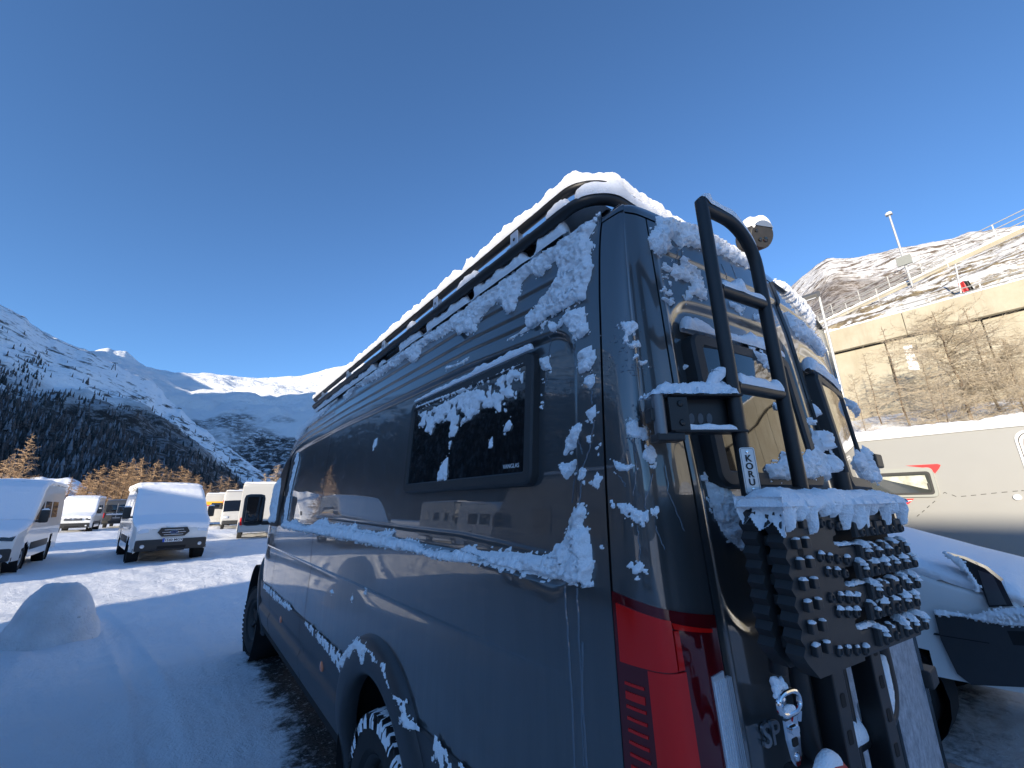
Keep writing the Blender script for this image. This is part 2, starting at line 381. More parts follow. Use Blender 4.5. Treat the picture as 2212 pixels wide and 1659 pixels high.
# glacier and snow summits at the head of the valley
n = NT('glacier_snow', 0.6); n.b.inputs['Specular IOR Level'].default_value = 0.15
st = attr(n, 'slope_t')
g = n.noise(0.0042, 8, 0.65, None, 0.8); g2 = n.noise(0.035, 8, 0.75)
rock = n.smooth(n.math('ADD', n.math('MULTIPLY', g, 0.6), n.math('MULTIPLY', g2, 0.4)), 0.58, 0.66)
rock = n.math('MULTIPLY', rock, n.smooth(st, 0.72, 0.5))
wood = n.math('MULTIPLY', n.smooth(n.math('ADD', st, n.math('MULTIPLY', n.math('SUBTRACT', n.noise(0.003, 4), 0.5), 0.5)), 0.20, 0.10), n.smooth(g2, 0.38, 0.55))
c = n.mix(rock, (0.84, 0.86, 0.89), (0.10, 0.10, 0.10)); c = n.mix(wood, c, (0.045, 0.043, 0.045))
n.color(c); n.bump(n.math('ADD', g, n.math('MULTIPLY', g2, 0.5)), 0.9, 40.0)
az = np.concatenate([np.arange(-40, -14, 0.5), np.arange(-14, 24, 0.14), np.arange(24, 64, 0.5)])
RG = [azel(p) for p in ((185, 765), (210, 757), (233, 752), (250, 758), (274, 758), (300, 782), (340, 806), (379, 810), (417, 806), (440, 807), (455, 806), (467, 817), (510, 814), (560, 818), (600, 815), (642, 814), (700, 803), (740, 790), (770, 785))]
ra = [-40, -30, -20, -16, -14, -12.4] + [q[0] for q in RG] + [22, 30, 45, 64]
re = [18.0, 19.6, 18.4, 17.0, 16.2, 15.5] + [q[1] for q in RG] + [18.5, 17, 16, 15]  # hidden left end of the ring is added to cast shade on the glacier
terrain('glacier_mountain', az, ([-40, 64], [1900, 1900]), ([-40, -30, -20, -14, 0, 16, 64], [3000, 3500, 4200, 4650, 5200, 5000, 4200]), (ra, re), 0.7, 190, 0.0013, 0.16, n.m, nT=130, seed=31, smooth=40)

# ridge added beyond the picture, shaped to keep the head of the valley in shade
terrain('left_shade_ridge', np.arange(-84, -21, 0.5), ([-84, -21], [1500, 1700]), ([-84, -21], [2500, 2750]), ([-84, -70, -58, -50, -42, -34, -27, -21], [9, 17, 24, 26, 25.5, 22.5, 19, 16.5]), 1.05, 90, 0.002, 0.5, LEFT_SLOPE, nT=40, seed=131, smooth=4)

# sunny hillside on the right with terraced snow
n = NT('sunny_hillside', 0.8); n.b.inputs['Specular IOR Level'].default_value = 0.1
st = attr(n, 'slope_t'); hd = attr(n, 'heading')
cx = n.nt.nodes.new('ShaderNodeCombineXYZ')
n.L(n.math('MULTIPLY', hd, 0.55), cx.inputs[0]); n.L(n.math('ADD', n.math('MULTIPLY', st, 46.0), n.math('MULTIPLY', hd, -0.75)), cx.inputs[1])
terr = n.noise(1.0, 5, 0.62, cx.outputs[0], 0.7); fine = n.noise(0.09, 8, 0.78)
rock = n.smooth(n.math('ADD', n.math('MULTIPLY', terr, 0.6), n.math('MULTIPLY', fine, 0.4)), 0.50, 0.575)
c = n.mix(rock, n.mix(n.smooth(n.noise(0.35, 6, 0.75), 0.40, 0.62), (0.50, 0.47, 0.44), (0.80, 0.80, 0.80)), (0.15, 0.115, 0.085))
scrub = n.math('MULTIPLY', n.smooth(n.math('ADD', st, n.math('ADD', n.math('MULTIPLY', n.math('SUBTRACT', n.noise(0.02, 4), 0.5), 0.18), n.math('MULTIPLY', n.math('SUBTRACT', hd, 76.0), -0.006))), 0.62, 0.55), 0.95)
sc2 = n.mix(n.smooth(n.noise(0.22, 6, 0.75), 0.42, 0.6), (0.12, 0.092, 0.07), (0.36, 0.33, 0.31))
n.color(n.mix(scrub, c, sc2)); n.bump(terr, 0.7, 5.0)
az = np.concatenate([np.arange(55, 70, 0.5), np.arange(70, 100, 0.1), np.arange(100, 141, 0.5)])
RH = [azel(p) for p in ((1690, 640), (1708, 619), (1730, 600), (1765, 571), (1787, 558), (1850, 557), (1900, 545), (1949, 534), (2000, 526), (2056, 516), (2090, 502), (2150, 495), (2212, 485))]
ra = [55, 66] + [q[0] for q in RH] + [105, 140]; re = [17, 20.5] + [q[1] for q in RH] + [21, 9]
terrain('sunny_hillside', az, ([55, 70, 95, 140], [150, 95, 70, 90]), ([55, 78, 95, 140], [620, 560, 420, 500]), (ra, re), 1.0, 14, 0.011, 0.12, n.m, nT=90, zfoot=2.0, seed=71)
# low wooded hills closing the valley behind the camera
az = np.arange(128, 282, 1.0)
terrain('lower_valley_hills', az, ([128, 282], [260, 260]), ([128, 282], [1400, 1300]), ([128, 150, 200, 240, 262, 272, 282], [8, 7, 6.5, 7.2, 7.0, 6.8, 7.6]), 1.1, 40, 0.005, 0.4, LEFT_SLOPE, nT=30, seed=91)

# ------------------------------------------------------------------ far wood on the left slope: thousands of conifers seen as one mass
def far_wood(name, count, azr, tfun, seed, hmin, hmax, gx, gy, gzv, azs, tmax, mats, shares, nT=90):
    rng = np.random.default_rng(seed); V = []; F = []; MI = []
    k = 0; tries = 0
    aa = rng.uniform(azr[0], azr[1], count * 6); tt = rng.uniform(0.0, tmax, count * 6); keep = rng.uniform(0, 1, count * 6) < tfun(aa, tt)
    aa, tt = aa[keep][:count], tt[keep][:count]
    ai = (aa - azs[0]) / (azs[1] - azs[0]); ti = tt * (nT - 1)
    i0 = np.clip(ai.astype(int), 0, len(azs) - 2); j0 = np.clip(ti.astype(int), 0, nT - 2); fa, ft = ai - i0, ti - j0
    def bil(G): return (G[j0, i0] * (1 - ft) * (1 - fa) + G[j0 + 1, i0] * ft * (1 - fa) + G[j0, i0 + 1] * (1 - ft) * fa + G[j0 + 1, i0 + 1] * ft * fa)
    X, Y, Z = bil(gx), bil(gy), bil(gzv)
    ns = 4; n = len(X)
    H = rng.uniform(hmin, hmax, n) * (1 + 0.25 * rng.standard_normal(n)).clip(0.5, 1.5); W = H * rng.uniform(0.13, 0.22, n); ph = rng.uniform(0, 6.28, n)
    vs = []
    for lv, (zb, zt, w) in enumerate(((0.08, 0.55, 1.0), (0.35, 0.8, 0.72), (0.6, 1.0, 0.45))):
        for q in range(ns):
            an = ph + lv + 2 * np.pi * q / ns; rr = W * w * rng.uniform(0.7, 1.2, n)
            vs.append(np.stack([X + rr * np.cos(an), Y + rr * np.sin(an), Z + H * zb - 1.0], -1))
        vs.append(np.stack([X, Y, Z + H * zt - 1.0], -1))
    V = np.stack(vs, 1).reshape(-1, 3)                                  # 18 per tree
    fl = np.array([(lv * 5 + q, lv * 5 + (q + 1) % ns, lv * 5 + 4) for lv in range(3) for q in range(ns)])
    F = (np.arange(n)[:, None, None] * 15 + fl[None]).reshape(-1, 3)
    mi = np.repeat(rng.choice(len(mats), n, p=shares), 12)
    return tag(mk(name, V, F, mats, None, False, mi), kind='stuff')
CON_A = mat('conifer_dark', (0.030, 0.036, 0.036), 0.9, noise_amt=0.5, noise_scale=0.4)
CON_B = mat('larch_grey_brown', (0.105, 0.083, 0.074), 0.9, noise_amt=0.4, noise_scale=0.4)
CON_C = mat('conifer_frosted', (0.22, 0.225, 0.24), 0.9, noise_amt=0.4, noise_scale=0.4)
AZV = np.arange(-88, 8.6, 0.2)
def wood_density(a, t):
    top = 0.53 + 0.05 * noise(a * 0.5, 0.3, seed=77) + 0.04 * noise(a * 1.9, 0.3, seed=78) - 0.029 * np.maximum(a + 16, 0)
    patch = 0.55 + 0.45 * noise(a * 1.1, t * 14, seed=79)
    return np.clip(sstep(top + 0.06, top - 0.05, t) * (0.75 + .25 * patch) + 0.22 * sstep(top + 0.38, top + 0.05, t) * (patch > 0.55) + 0.03 * sstep(0.95, 0.5, t), 0, 1)
far_wood('far_slope_wood', 30000, (-62, 8.2), wood_density, 5, 5.5, 10.5, vx, vy, vz, AZV, 0.92, [CON_A, CON_B, CON_C], [0.34, 0.46, 0.20])
# ------------------------------------------------------------------ camper van: surface definitions
ZS = np.array([0.40, 0.52, 0.62, 0.80, 0.957, 1.2, 1.62, 1.85, 2.1, 2.3, 2.45, 2.62, 2.72, 2.80])
XS = np.array([0.09, 0.06, 0.03, 0.010, 0.0, 0.0, 0.0, 0.008, 0.022, 0.036, 0.046, 0.064, 0.080, 0.105])
_zf = np.linspace(0.3, 2.9, 521); _xf = np.interp(_zf, ZS, XS)
_k = np.hanning(41); _k /= _k.sum(); _xf = np.convolve(np.pad(_xf, 20, mode='edge'), _k, 'valid')
def S(z): return np.interp(z, _zf, _xf)
def rr_sdf(a, b, a0, a1, b0, b1, r):
    ca, cb, ha, hb = (a0 + a1) / 2, (b0 + b1) / 2, (a1 - a0) / 2 - r, (b1 - b0) / 2 - r
    qa, qb = np.abs(a - ca) - ha, np.abs(b - cb) - hb
    return np.hypot(np.maximum(qa, 0), np.maximum(qb, 0)) + np.minimum(np.maximum(qa, qb), 0) - r
def rec_top(y): return np.interp(y, [0.9, 1.6, 3.6, 5.6], [2.405, 2.45, 2.475, 2.46])
def side_x(y, z):
    """x of the left body side"""
    x = S(z)
    fade = sstep(0.80, 1.05, y) * sstep(6.2, 5.9, y)
    d = 1.37 - z
    x = x + np.where(d > 0, 0.020 * np.exp(-np.maximum(d, 0) / 0.10) * (1 - np.exp(-np.maximum(d, 0) / 0.008)), 0) * sstep(0.82, 1.6, y)
    zz = z - (rec_top(y) - 2.45)
    x = x + 0.024 * sstep(0.004, -0.022, rr_sdf(y, zz, 0.895, 5.62, 1.625, 2.45, 0.13))
    for z0, dep in ((2.515, 0.006), (2.575, 0.006), (2.655, 0.007)):
        x = x + dep * np.exp(-((zz - z0) / 0.006) ** 2) * fade - 0.5 * dep * np.exp(-((zz - z0 - 0.014) / 0.010) ** 2) * fade
    x = x + 0.004 * np.exp(-((zz - 1.705) / 0.006) ** 2) * sstep(0.9, 1.1, y) * sstep(4.2, 4.0, y)
    x = x + 0.30 * np.maximum(0, (y - 6.1) / 1.5) ** 2
    return x
def topz(y): return np.interp(y, [0.6, 5.0, 5.45, 5.8, 6.3, 6.85, 7.1, 7.45, 7.6], [0, 0.0, -0.03, -0.14, -0.58, -1.12, -1.30, -1.42, -1.62])
ARCH_Y, ARCH_Z, ARCH_R = 2.37, 0.50, 0.50
FARCH_Y = 6.95
YC = ([0.6, 1.25, 1.87, 2.08, 2.49, 2.75, 2.85], [0.515, 0.515, 0.535, 0.553, 0.584, 0.62, 0.65])
BC = ([0.6, 1.25, 1.87, 2.08, 2.49, 2.75, 2.85], [0.095, 0.095, 0.10, 0.098, 0.083, 0.058, 0.045])
def rearY(x, z): return np.interp(z, *YC) + np.interp(z, *BC) * ((x - 1.0) / 0.81) ** 2
UG = 0.28                                                # arc length from the side seam to the door gap
def rear_P(u, z, recess=True):
    """point on the rear outline; u is 0 at the left seam, UG at the left door gap, then follows x"""
    u = np.asarray(u, float); z = np.asarray(z, float); u, z = np.broadcast_arrays(u, z)
    xr = 0.19 + (u - UG); y = rearY(xr, z)
    if recess:
        for a, b in ((0.235, 0.945), (1.055, 1.765)):
            y = y + 0.022 * sstep(0.006, -0.03, rr_sdf(xr, z, a, b, 1.48, 2.47, 0.13))
        y = y + 0.010 * sstep(2.645, 2.625, z) * sstep(0.21, 0.24, xr) * sstep(1.79, 1.76, xr)
    s = S(z); Y0 = rearY(0.19, z)
    kx = [s, s + 0.003, s * 0.9 + 0.020, 0.062 + 0.5 * s, 0.12 + 0.3 * s, 0.19 + 0 * s, 0.25 + 0 * s]
    ky = [0.785 + 0 * s, 0.718 + 0 * s, 0.668 + 0 * s + (Y0 - 0.63) * .6, Y0 + 0.024, Y0 + 0.008, Y0, rearY(0.25, z)]
    kx = [s] + kx; ky = [0.85 + 0 * s] + ky              # phantom first knot
    t = np.clip(u / UG, 0, 0.9999) * 5; i = t.astype(int); f = t - i
    kx, ky = np.stack(kx), np.stack(ky)
    def cr(K):
        p = [np.take_along_axis(K, (i + j)[None], 0)[0] for j in range(4)]
        return 0.5 * (2 * p[1] + (p[2] - p[0]) * f + (2 * p[0] - 5 * p[1] + 4 * p[2] - p[3]) * f ** 2 + (3 * p[1] - p[0] - 3 * p[2] + p[3]) * f ** 3)
    inp = u < UG
    return np.stack([np.where(inp, cr(kx), xr), np.where(inp, cr(ky), y), z], -1)
def side_P(y, z): 
    y, z = np.broadcast_arrays(np.asarray(y, float), np.asarray(z, float)); return np.stack([side_x(y, z), y, z], -1)
def project(P):
    c = (P - CAM) @ RW
    return np.stack([1106 + FPX * c[..., 0] / c[..., 2], 829.5 + FPX * c[..., 1] / c[..., 2]], -1)
class Inv:
    """finds surface coordinates of a point seen in the picture"""
    def __init__(s, fn, U, V): s.U, s.V = np.meshgrid(U, V, indexing='ij'); s.q = project(fn(s.U, s.V))
    def __call__(s, p):
        d = (s.q[..., 0] - p[0]) ** 2 + (s.q[..., 1] - p[1]) ** 2; i = np.unravel_index(np.argmin(d), d.shape)
        return float(s.U[i]), float(s.V[i])
side_uv = Inv(side_P, np.concatenate([np.arange(0.79, 2.5, 0.006), np.arange(2.5, 7.3, 0.02)]), np.arange(0.5, 2.80, 0.006))
rear_uv = Inv(rear_P, np.arange(0.0, 1.90, 0.006), np.arange(1.0, 2.84, 0.008))

# ------------------------------------------------------------------ clinging snow
def poly_sdf(P, poly):
    """negative inside"""
    poly = np.asarray(poly, float); d = np.full(P.shape[:-1], 1e9); ins = np.zeros(P.shape[:-1], bool)
    for a, b in zip(poly, np.roll(poly, -1, 0)):
        e = b - a; w = P - a; t = np.clip((w @ e) / max(e @ e, 1e-12), 0, 1)
        d = np.minimum(d, np.linalg.norm(w - t[..., None] * e, axis=-1))
        c = ((a[1] <= P[..., 1]) & (b[1] > P[..., 1])) | ((b[1] <= P[..., 1]) & (a[1] > P[..., 1]))
        xx = a[0] + (P[..., 1] - a[1]) / (b[1] - a[1] + 1e-15) * e[0]
        ins ^= c & (P[..., 0] < xx)
    return np.where(ins, -d, d)
def snow_on(name, fn, polys, parent, res=0.007, thick=0.02, ragged=0.012, seed=1, sign=1, scale=1.0, holes=0.0, edge=0.014, material=None, lump=1.0, crumbs=0.012):
    """a lumpy crust of snow over the patch of surface fn(u, v) inside the polygons"""
    out = None
    for k, poly in enumerate(polys):
        poly = np.asarray(poly, float); lo, hi = poly.min(0) - 2 * ragged - res - crumbs, poly.max(0) + 2 * ragged + res + crumbs
        U, W = np.meshgrid(np.arange(lo[0], hi[0] + res, res), np.arange(lo[1], hi[1] + res, res), indexing='ij')
        if U.size > 400000 or min(U.shape) < 2: continue
        sd = poly_sdf(np.stack([U, W], -1), poly)
        n1 = fbm(U * 34 * scale, W * 24 * scale, seed * 3.1 + k, oct=4, seed=seed, gain=0.66)
        n2 = fbm(U * 9 * scale, W * 7 * scale, seed + k * 1.7, oct=3, seed=seed + 40)
        sd = sd + ragged * (1.5 * n1 + 1.0 * n2)
        if crumbs: sd = np.minimum(sd, np.maximum(sd - crumbs, (0.37 - fbm(U * 75 * scale, W * 70 * scale, seed + k * 2.3, oct=2, seed=seed + 11)) * 0.02))
        if holes: sd = np.maximum(sd, (fbm(U * 34 * scale, W * 26 * scale, seed + k, oct=3, seed=seed + 7) - (0.42 - holes)) * 0.05)
        b1 = 1 - np.abs(noise(U * 105 * scale, W * 105 * scale, seed, seed=seed + 3)); b2 = 1 - np.abs(noise(U * 42 * scale, W * 42 * scale, seed, seed=seed + 5))
        h = thick * np.sqrt(np.clip(-sd / edge, 0, 1)) * (0.52 + lump * (0.45 * (b2 - .5) + 0.45 * (b1 - .5)) + 0.40 * n2)
        h = np.where(sd < 0, np.maximum(h, thick * 0.1), 0)
        e = 1e-3; P = fn(U, W); du = fn(U + e, W) - fn(U - e, W); dv = fn(U, W + e) - fn(U, W - e)
        N = np.cross(du, dv); N /= np.linalg.norm(N, axis=-1, keepdims=True) + 1e-12; N *= sign
        P = P + N * np.where(h > 0, h, -0.003)[..., None]; P[..., 2] -= 0.35 * h
        fc = grid_faces(*U.shape); on = (h > 0).ravel()[fc].any(1); fc = fc[on]
        if sign < 0: fc = fc[:, ::-1]
        used, inv = np.unique(fc, return_inverse=True)
        if len(used): out = mk(name, P.reshape(-1, 3)[used], inv.reshape(-1, 4), material or SNOW, parent, True)
    return out
def snow_tube(name, pts, r, h, parent, seed=1, spread=80, n=9, step=0.012, drop=0.0, breaks=0.0, up=(0, 0, 1), material=None, hfun=None):
    """snow lying along the top of a tube"""
    pts = np.asarray(pts, float); L = np.concatenate([[0], np.cumsum(np.linalg.norm(np.diff(pts, axis=0), axis=1))])
    s = np.linspace(0, L[-1], max(4, int(L[-1] / step))); C = np.stack([np.interp(s, L, pts[:, i]) for i in range(3)], -1)
    T = np.gradient(C, axis=0); T /= np.linalg.norm(T, axis=1, keepdims=True) + 1e-9
    upv = np.array(up, float); side = np.cross(T, upv); side /= np.linalg.norm(side, axis=1, keepdims=True) + 1e-9; upn = np.cross(side, T)
    a = np.radians(np.linspace(-spread, spread, n))
    env = np.clip(np.minimum(s, L[-1] - s) / 0.02, 0, 1) ** 0.5
    if breaks: env = env * np.clip((fbm(s * 5, seed, oct=3, seed=seed) + 0.55 - breaks) * 6, 0, 1)
    if hfun is not None: env = env * hfun(s / L[-1])
    hh = h * env * (0.75 + 0.5 * fbm(s * 14, seed * 2.2, oct=4, seed=seed, gain=.6))
    lum = 0.22 * (fbm(s[:, None] * 40, a[None] * 3, seed, oct=3, seed=seed + 2))
    prof = (np.clip(np.cos(a * 90 / spread), 0.02, 1) ** 0.55)[None] * (hh[:, None]) * (1 + lum)
    rad = r + np.where(hh[:, None] > 1e-4, prof, -0.004)
    P = C[:, None] + side[:, None] * (np.sin(a)[None, :, None] * (r + 0.55 * (rad - r))[..., None]) + upn[:, None] * (np.cos(a)[None, :, None] * rad[..., None])
    P[..., 2] += 0.0
    return mk(name, P.reshape(-1, 3), grid_faces(len(s), n), material or SNOW, parent, True)
def snow_cap(bm_mb, c, sx, sy, sz, seed, nlat=4, nlon=9):
    """a little dome of snow added to a collector"""
    V = []; F = []
    rng = np.random.default_rng(seed)
    for i in range(nlat):
        ph = math.pi / 2 * i / nlat
        for k in range(nlon):
            t = 2 * math.pi * k / nlon; q = 1 + 0.18 * rng.standard_normal()
            V.append((c[0] + sx * math.cos(ph) * math.cos(t) * q, c[1] + sy * math.cos(ph) * math.sin(t) * q, c[2] + sz * math.sin(ph) * (0.9 + 0.2 * rng.random())))
    V.append((c[0], c[1], c[2] + sz))
    for i in range(nlat - 1):
        for k in range(nlon): l = (k + 1) % nlon; F.append((i * nlon + k, i * nlon + l, (i + 1) * nlon + l, (i + 1) * nlon + k))
    for k in range(nlon): F.append(((nlat - 1) * nlon + k, (nlat - 1) * nlon + (k + 1) % nlon, nlat * nlon))
    bm_mb.add(V, F)

# ------------------------------------------------------------------ camper van: body
van = empty('camper_van', (1.0, 4.0, 0), 0, 'dark grey high roof camper van crusted with snow, ladder on its rear door', 'camper van')
VP = Vector((1.0, 4.0, 0.0))
_link0 = link
def link(o, parent=None):
    """children of the camper van are written in world coordinates"""
    _link0(o, parent)
    if parent is van: o.location = Vector(o.location) - VP
    return o
def vpart(o):
    if o is None: return o
    return o
def body_z():
    z = np.concatenate([np.arange(0.50, 1.25, 0.03), np.arange(1.25, 1.40, 0.006), np.arange(1.41, 1.58, 0.03), np.arange(1.59, 1.74, 0.006), np.arange(1.76, 2.36, 0.03), np.arange(2.36, 2.70, 0.005), np.arange(2.71, 2.801, 0.012)])
    return np.unique(np.round(z, 4))
YB = np.unique(np.round(np.concatenate([np.arange(0.788, 1.08, 0.008), np.arange(1.08, 3.0, 0.03), np.arange(3.0, 5.4, 0.06), np.arange(5.4, 5.8, 0.012), np.arange(5.8, 7.61, 0.05)]), 4))
ROOFX = np.array([0.125, 0.16, 0.22, 0.32, 0.5, 0.75, 1.0]); ROOFZ = np.array([2.822, 2.838, 2.848, 2.856, 2.866, 2.873, 2.876])
def roof_z(x): return np.interp(np.minimum(x, 2.0 - x), np.concatenate([[0.105], ROOFX]), np.concatenate([[2.80], ROOFZ]))
def make_body():
    zl = body_z(); Y, Z = np.meshgrid(YB, zl, indexing='ij')
    dz = topz(Y); k = np.clip((Z - 1.62) / (2.80 - 1.62), 0, None); lowk = np.clip((Z - 0.9) / (1.62 - 0.9), 0, 1)
    Zm = np.where(2.80 + dz > 1.62, Z + dz * k, np.where(Z > 0.9, 0.9 + (Z - 0.9) * (2.80 + dz - 0.9) / 1.9, Z))
    X = side_x(Y, Z)
    left = np.stack([X, Y, Zm], -1)
    rx = np.concatenate([ROOFX, 2.0 - ROOFX[::-1][1:]]); RY, RX = np.meshgrid(YB, rx, indexing='ij')
    tap = 0.30 * np.maximum(0, (RY - 6.1) / 1.5) ** 2
    RXt = 1.0 + (RX - 1.0) * (1 - tap * 0.9)
    crown = (roof_z(RX) - 2.80) * 1.0
    roof = np.stack([RXt, RY, 2.80 + topz(RY) + crown], -1)
    right = left[:, ::-1].copy(); right[..., 0] = 2.0 - right[..., 0]
    G = np.concatenate([left, roof, right], 1); nu, nv = G.shape[:2]
    f = grid_faces(nu, nv)[:, ::-1]; c = G.reshape(-1, 3)[f].mean(1)
    keep = np.ones(len(f), bool)
    for ay in (ARCH_Y, FARCH_Y):
        d = np.hypot(c[:, 1] - ay, c[:, 2] - ARCH_Z); keep &= ~((d < 0.56) & ((c[:, 0] < 0.6) | (c[:, 0] > 1.4)) & (c[:, 2] < 1.3))
    f = f[keep]
    V = G.reshape(-1, 3); nose = len(V)
    V = np.concatenate([V, G[-1].reshape(-1, 3)]); 
    o = mk('body', V, f, PAINT, van, True)
    nose_mb = MB(); nose_mb.add(G[-1].reshape(-1, 3), [tuple(range(nv - 1, -1, -1))]); nose_mb.build('front_fascia', CLAD, van)
    return o
body = make_body()
# dark inner shell so that the gaps between panels read as gaps
def strip(name, us, zs, off, material, fn=None, parent=None, thick=True, zfun=None, sharp=None):
    U, W = np.meshgrid(us, zs, indexing='ij'); fn = fn or rear_P
    if zfun is not None: W = zfun(U, W)
    e = 1e-3; P = fn(U, W); N = np.cross(fn(U + e, W) - fn(U - e, W), fn(U, W + e) - fn(U, W - e)); N /= np.linalg.norm(N, axis=-1, keepdims=True) + 1e-12
    P = P + N * off; V = P.reshape(-1, 3); f = grid_faces(*U.shape)
    if thick:                                             # turned-in edges
        nu, nv = U.shape; idx = np.arange(nu * nv).reshape(nu, nv)
        ring = np.concatenate([idx[:, 0], idx[-1, 1:], idx[::-1, -1][1:], idx[0, ::-1][1:-1]])
        inner = (P - N * 0.012).reshape(-1, 3)[ring]; b = len(V); V = np.concatenate([V, inner]); m = len(ring)
        q = np.array([(ring[i], b + i, b + (i + 1) % m, ring[(i + 1) % m]) for i in range(m)])
        f = np.concatenate([f, q])
    return mk(name, V, f, material, parent if parent is not None else van, True, sharp=sharp or 40)
RZ = np.unique(np.round(np.concatenate([np.arange(0.62, 1.44, 0.04), np.arange(1.44, 1.56, 0.01), np.arange(1.56, 2.42, 0.03), np.arange(2.42, 2.52, 0.008), np.arange(2.52, 2.745, 0.007)]), 4))
strip('door_frame_shell', np.linspace(0.26, 1.62 + UG, 60), np.arange(0.62, 2.76, 0.03), -0.045, GAP, fn=lambda u, z: rear_P(u, z, False), thick=False)
def top_rows(u):
    """header: from the door top over the rear edge onto the roof"""
    rows = []
    x = rear_P(u, 2.79 + 0 * u, False)
    return x
def make_header():
    us = np.concatenate([np.linspace(0, UG, 24), np.linspace(UG + .02, UG + 0.81, 40)]); us_all = us
    Pz = []
    for z in (2.752, 2.765, 2.775): Pz.append(rear_P(us, z + 0 * us, False))
    b = Pz[-1]; c = np.array([1.0, 1.6]); d = c - b[:, :2]; d /= np.linalg.norm(d, axis=1, keepdims=True)
    rz = roof_z(np.clip(b[:, 0], 0.105, 1.0))
    for k, (t, lift) in enumerate(((0.012, 0.35), (0.035, 0.65), (0.075, 0.85), (0.14, 0.97), (0.24, 1.0))):
        xy = b[:, :2] + d * t; zz = 2.775 + (roof_z(np.clip(xy[:, 0], 0.105, 1.0)) - 2.775) * lift
        Pz.append(np.concatenate([xy, zz[:, None]], 1))
    G = np.stack(Pz, 1); Rg = G[::-1].copy(); Rg[..., 0] = 2.0 - Rg[..., 0]; G = np.concatenate([G, Rg[1:]], 0)
    return mk('roof_edge', G.reshape(-1, 3), grid_faces(*G.shape[:2]), PAINT, van, True)
make_header()
mir = lambda fn: (lambda u, z: fn(u, z) * np.array([-1, 1, 1]) + np.array([2.0, 0, 0]))
g = 0.0035
def flip(o):
    o.data.flip_normals(); return o
strip('rear_pillar', np.linspace(0.004, UG - g, 34), RZ, 0.0, PAINT)
flip(strip('rear_pillar', np.linspace(0.004, UG - g, 34), RZ, 0.0, PAINT, fn=mir(rear_P)))
DU = np.unique(np.round(np.concatenate([np.linspace(UG + g, UG + .14, 26), np.linspace(UG + .14, UG + .70, 16), np.linspace(UG + .70, UG + .81 - g, 26)]), 4))
door_l = strip('rear_door', DU, RZ, 0.0, PAINT); door_l['label'] = 'left rear door carrying the ladder'
door_r = flip(strip('rear_door', DU, RZ, 0.0, PAINT, fn=mir(rear_P)))
# gutters between side panel and pillar are left open over this inner strip
_z = np.linspace(0.62, 2.79, 60)
for sx in (0, 1):
    G = np.stack([np.stack([S(_z) + 0.012, np.full_like(_z, yy), _z], -1) for yy in (0.80, 0.77)], 1)
    if sx: G[..., 0] = 2.0 - G[..., 0]
    mk('seam_liner', G.reshape(-1, 3), grid_faces(60, 2), GAP, van)
# bumper, underbody, sill
mb = MB(); mb.box((1.0, 0.62, 0.60), (1.96, 0.26, 0.20), bev=0.05); mb.box((1.0, 0.50, 0.70), (1.1, 0.12, 0.05), bev=0.015); mb.build('rear_bumper', CLAD, van, True)
mb = MB(); mb.box((1.0, 4.0, 0.46), (1.86, 6.6, 0.10)); mb.build('underbody', GAP, van)
for ay in (ARCH_Y, FARCH_Y):
    for sx in (0, 1):
        mb = MB(); prof = [(0.57, 0.0), (0.57, 0.5), (0.0, 0.5)]
        mb.lathe(prof, (0.012 if sx == 0 else 1.988, ay, ARCH_Z), (1, 0, 0) if sx == 0 else (-1, 0, 0), 40); mb.build('wheel_well', GAP, van, True)

# cladding along the side, with flares round the wheels
def side_clad(y0, y1, z0, z1, name='side_cladding', off=-0.012, top_bev=True):
    ys = np.arange(y0, y1 + 0.001, 0.012); zs = np.concatenate([np.linspace(z0, z1 - 0.012, 30), [z1 - 0.008, z1 - 0.004, z1]])
    Y, Z = np.meshgrid(ys, zs, indexing='ij'); o = np.where(Z > z1 - 0.006, -0.001, off)
    o = o - 0.014 * sstep(0.70, 0.66, Z) + 0.012 * sstep(0.69, 0.72, Z) * sstep(0.80, 0.74, Z)
    P = np.stack([S(Z) + 0.30 * np.maximum(0, (Y - 6.1) / 1.5) ** 2 + o, Y, Z], -1)
    f = grid_faces(*Y.shape)[:, ::-1]; c = P.reshape(-1, 3)[f].mean(1)
    for ay in (ARCH_Y, FARCH_Y): f = f[np.hypot(c[:, 1] - ay, c[:, 2] - ARCH_Z) > 0.545]; c = P.reshape(-1, 3)[f].mean(1)
    o1 = mk(name, P.reshape(-1, 3), f, CLAD, van, True)
    P2 = P.copy(); P2[..., 0] = 2.0 - P2[..., 0]; mk(name, P2.reshape(-1, 3), f[:, ::-1], CLAD, van, True)
for y0, y1 in ((0.86, 4.08), (4.088, 5.62), (5.628, 7.3)): side_clad(y0, y1, 0.50, 0.957)
for ay in (ARCH_Y, FARCH_Y):
    th = np.radians(np.linspace(-14, 194, 72)); prof = [(0.485, 0.05), (0.485, -0.012), (0.50, -0.034), (0.53, -0.040), (0.60, -0.036), (0.655, -0.022), (0.672, 0.004)]
    G = np.array([[(S(ARCH_Z + r * math.sin(t)) + 0.30 * max(0, (ay + r * math.cos(t) - 6.1) / 1.5) ** 2 + o, ay + r * math.cos(t), ARCH_Z + r * math.sin(t)) for r, o in prof] for t in th])
    mk('wheel_flare', G.reshape(-1, 3), grid_faces(*G.shape[:2]), CLAD, van, True)
    G2 = G.copy(); G2[..., 0] = 2.0 - G2[..., 0]; mk('wheel_flare', G2.reshape(-1, 3), grid_faces(*G.shape[:2])[:, ::-1], CLAD, van, True)
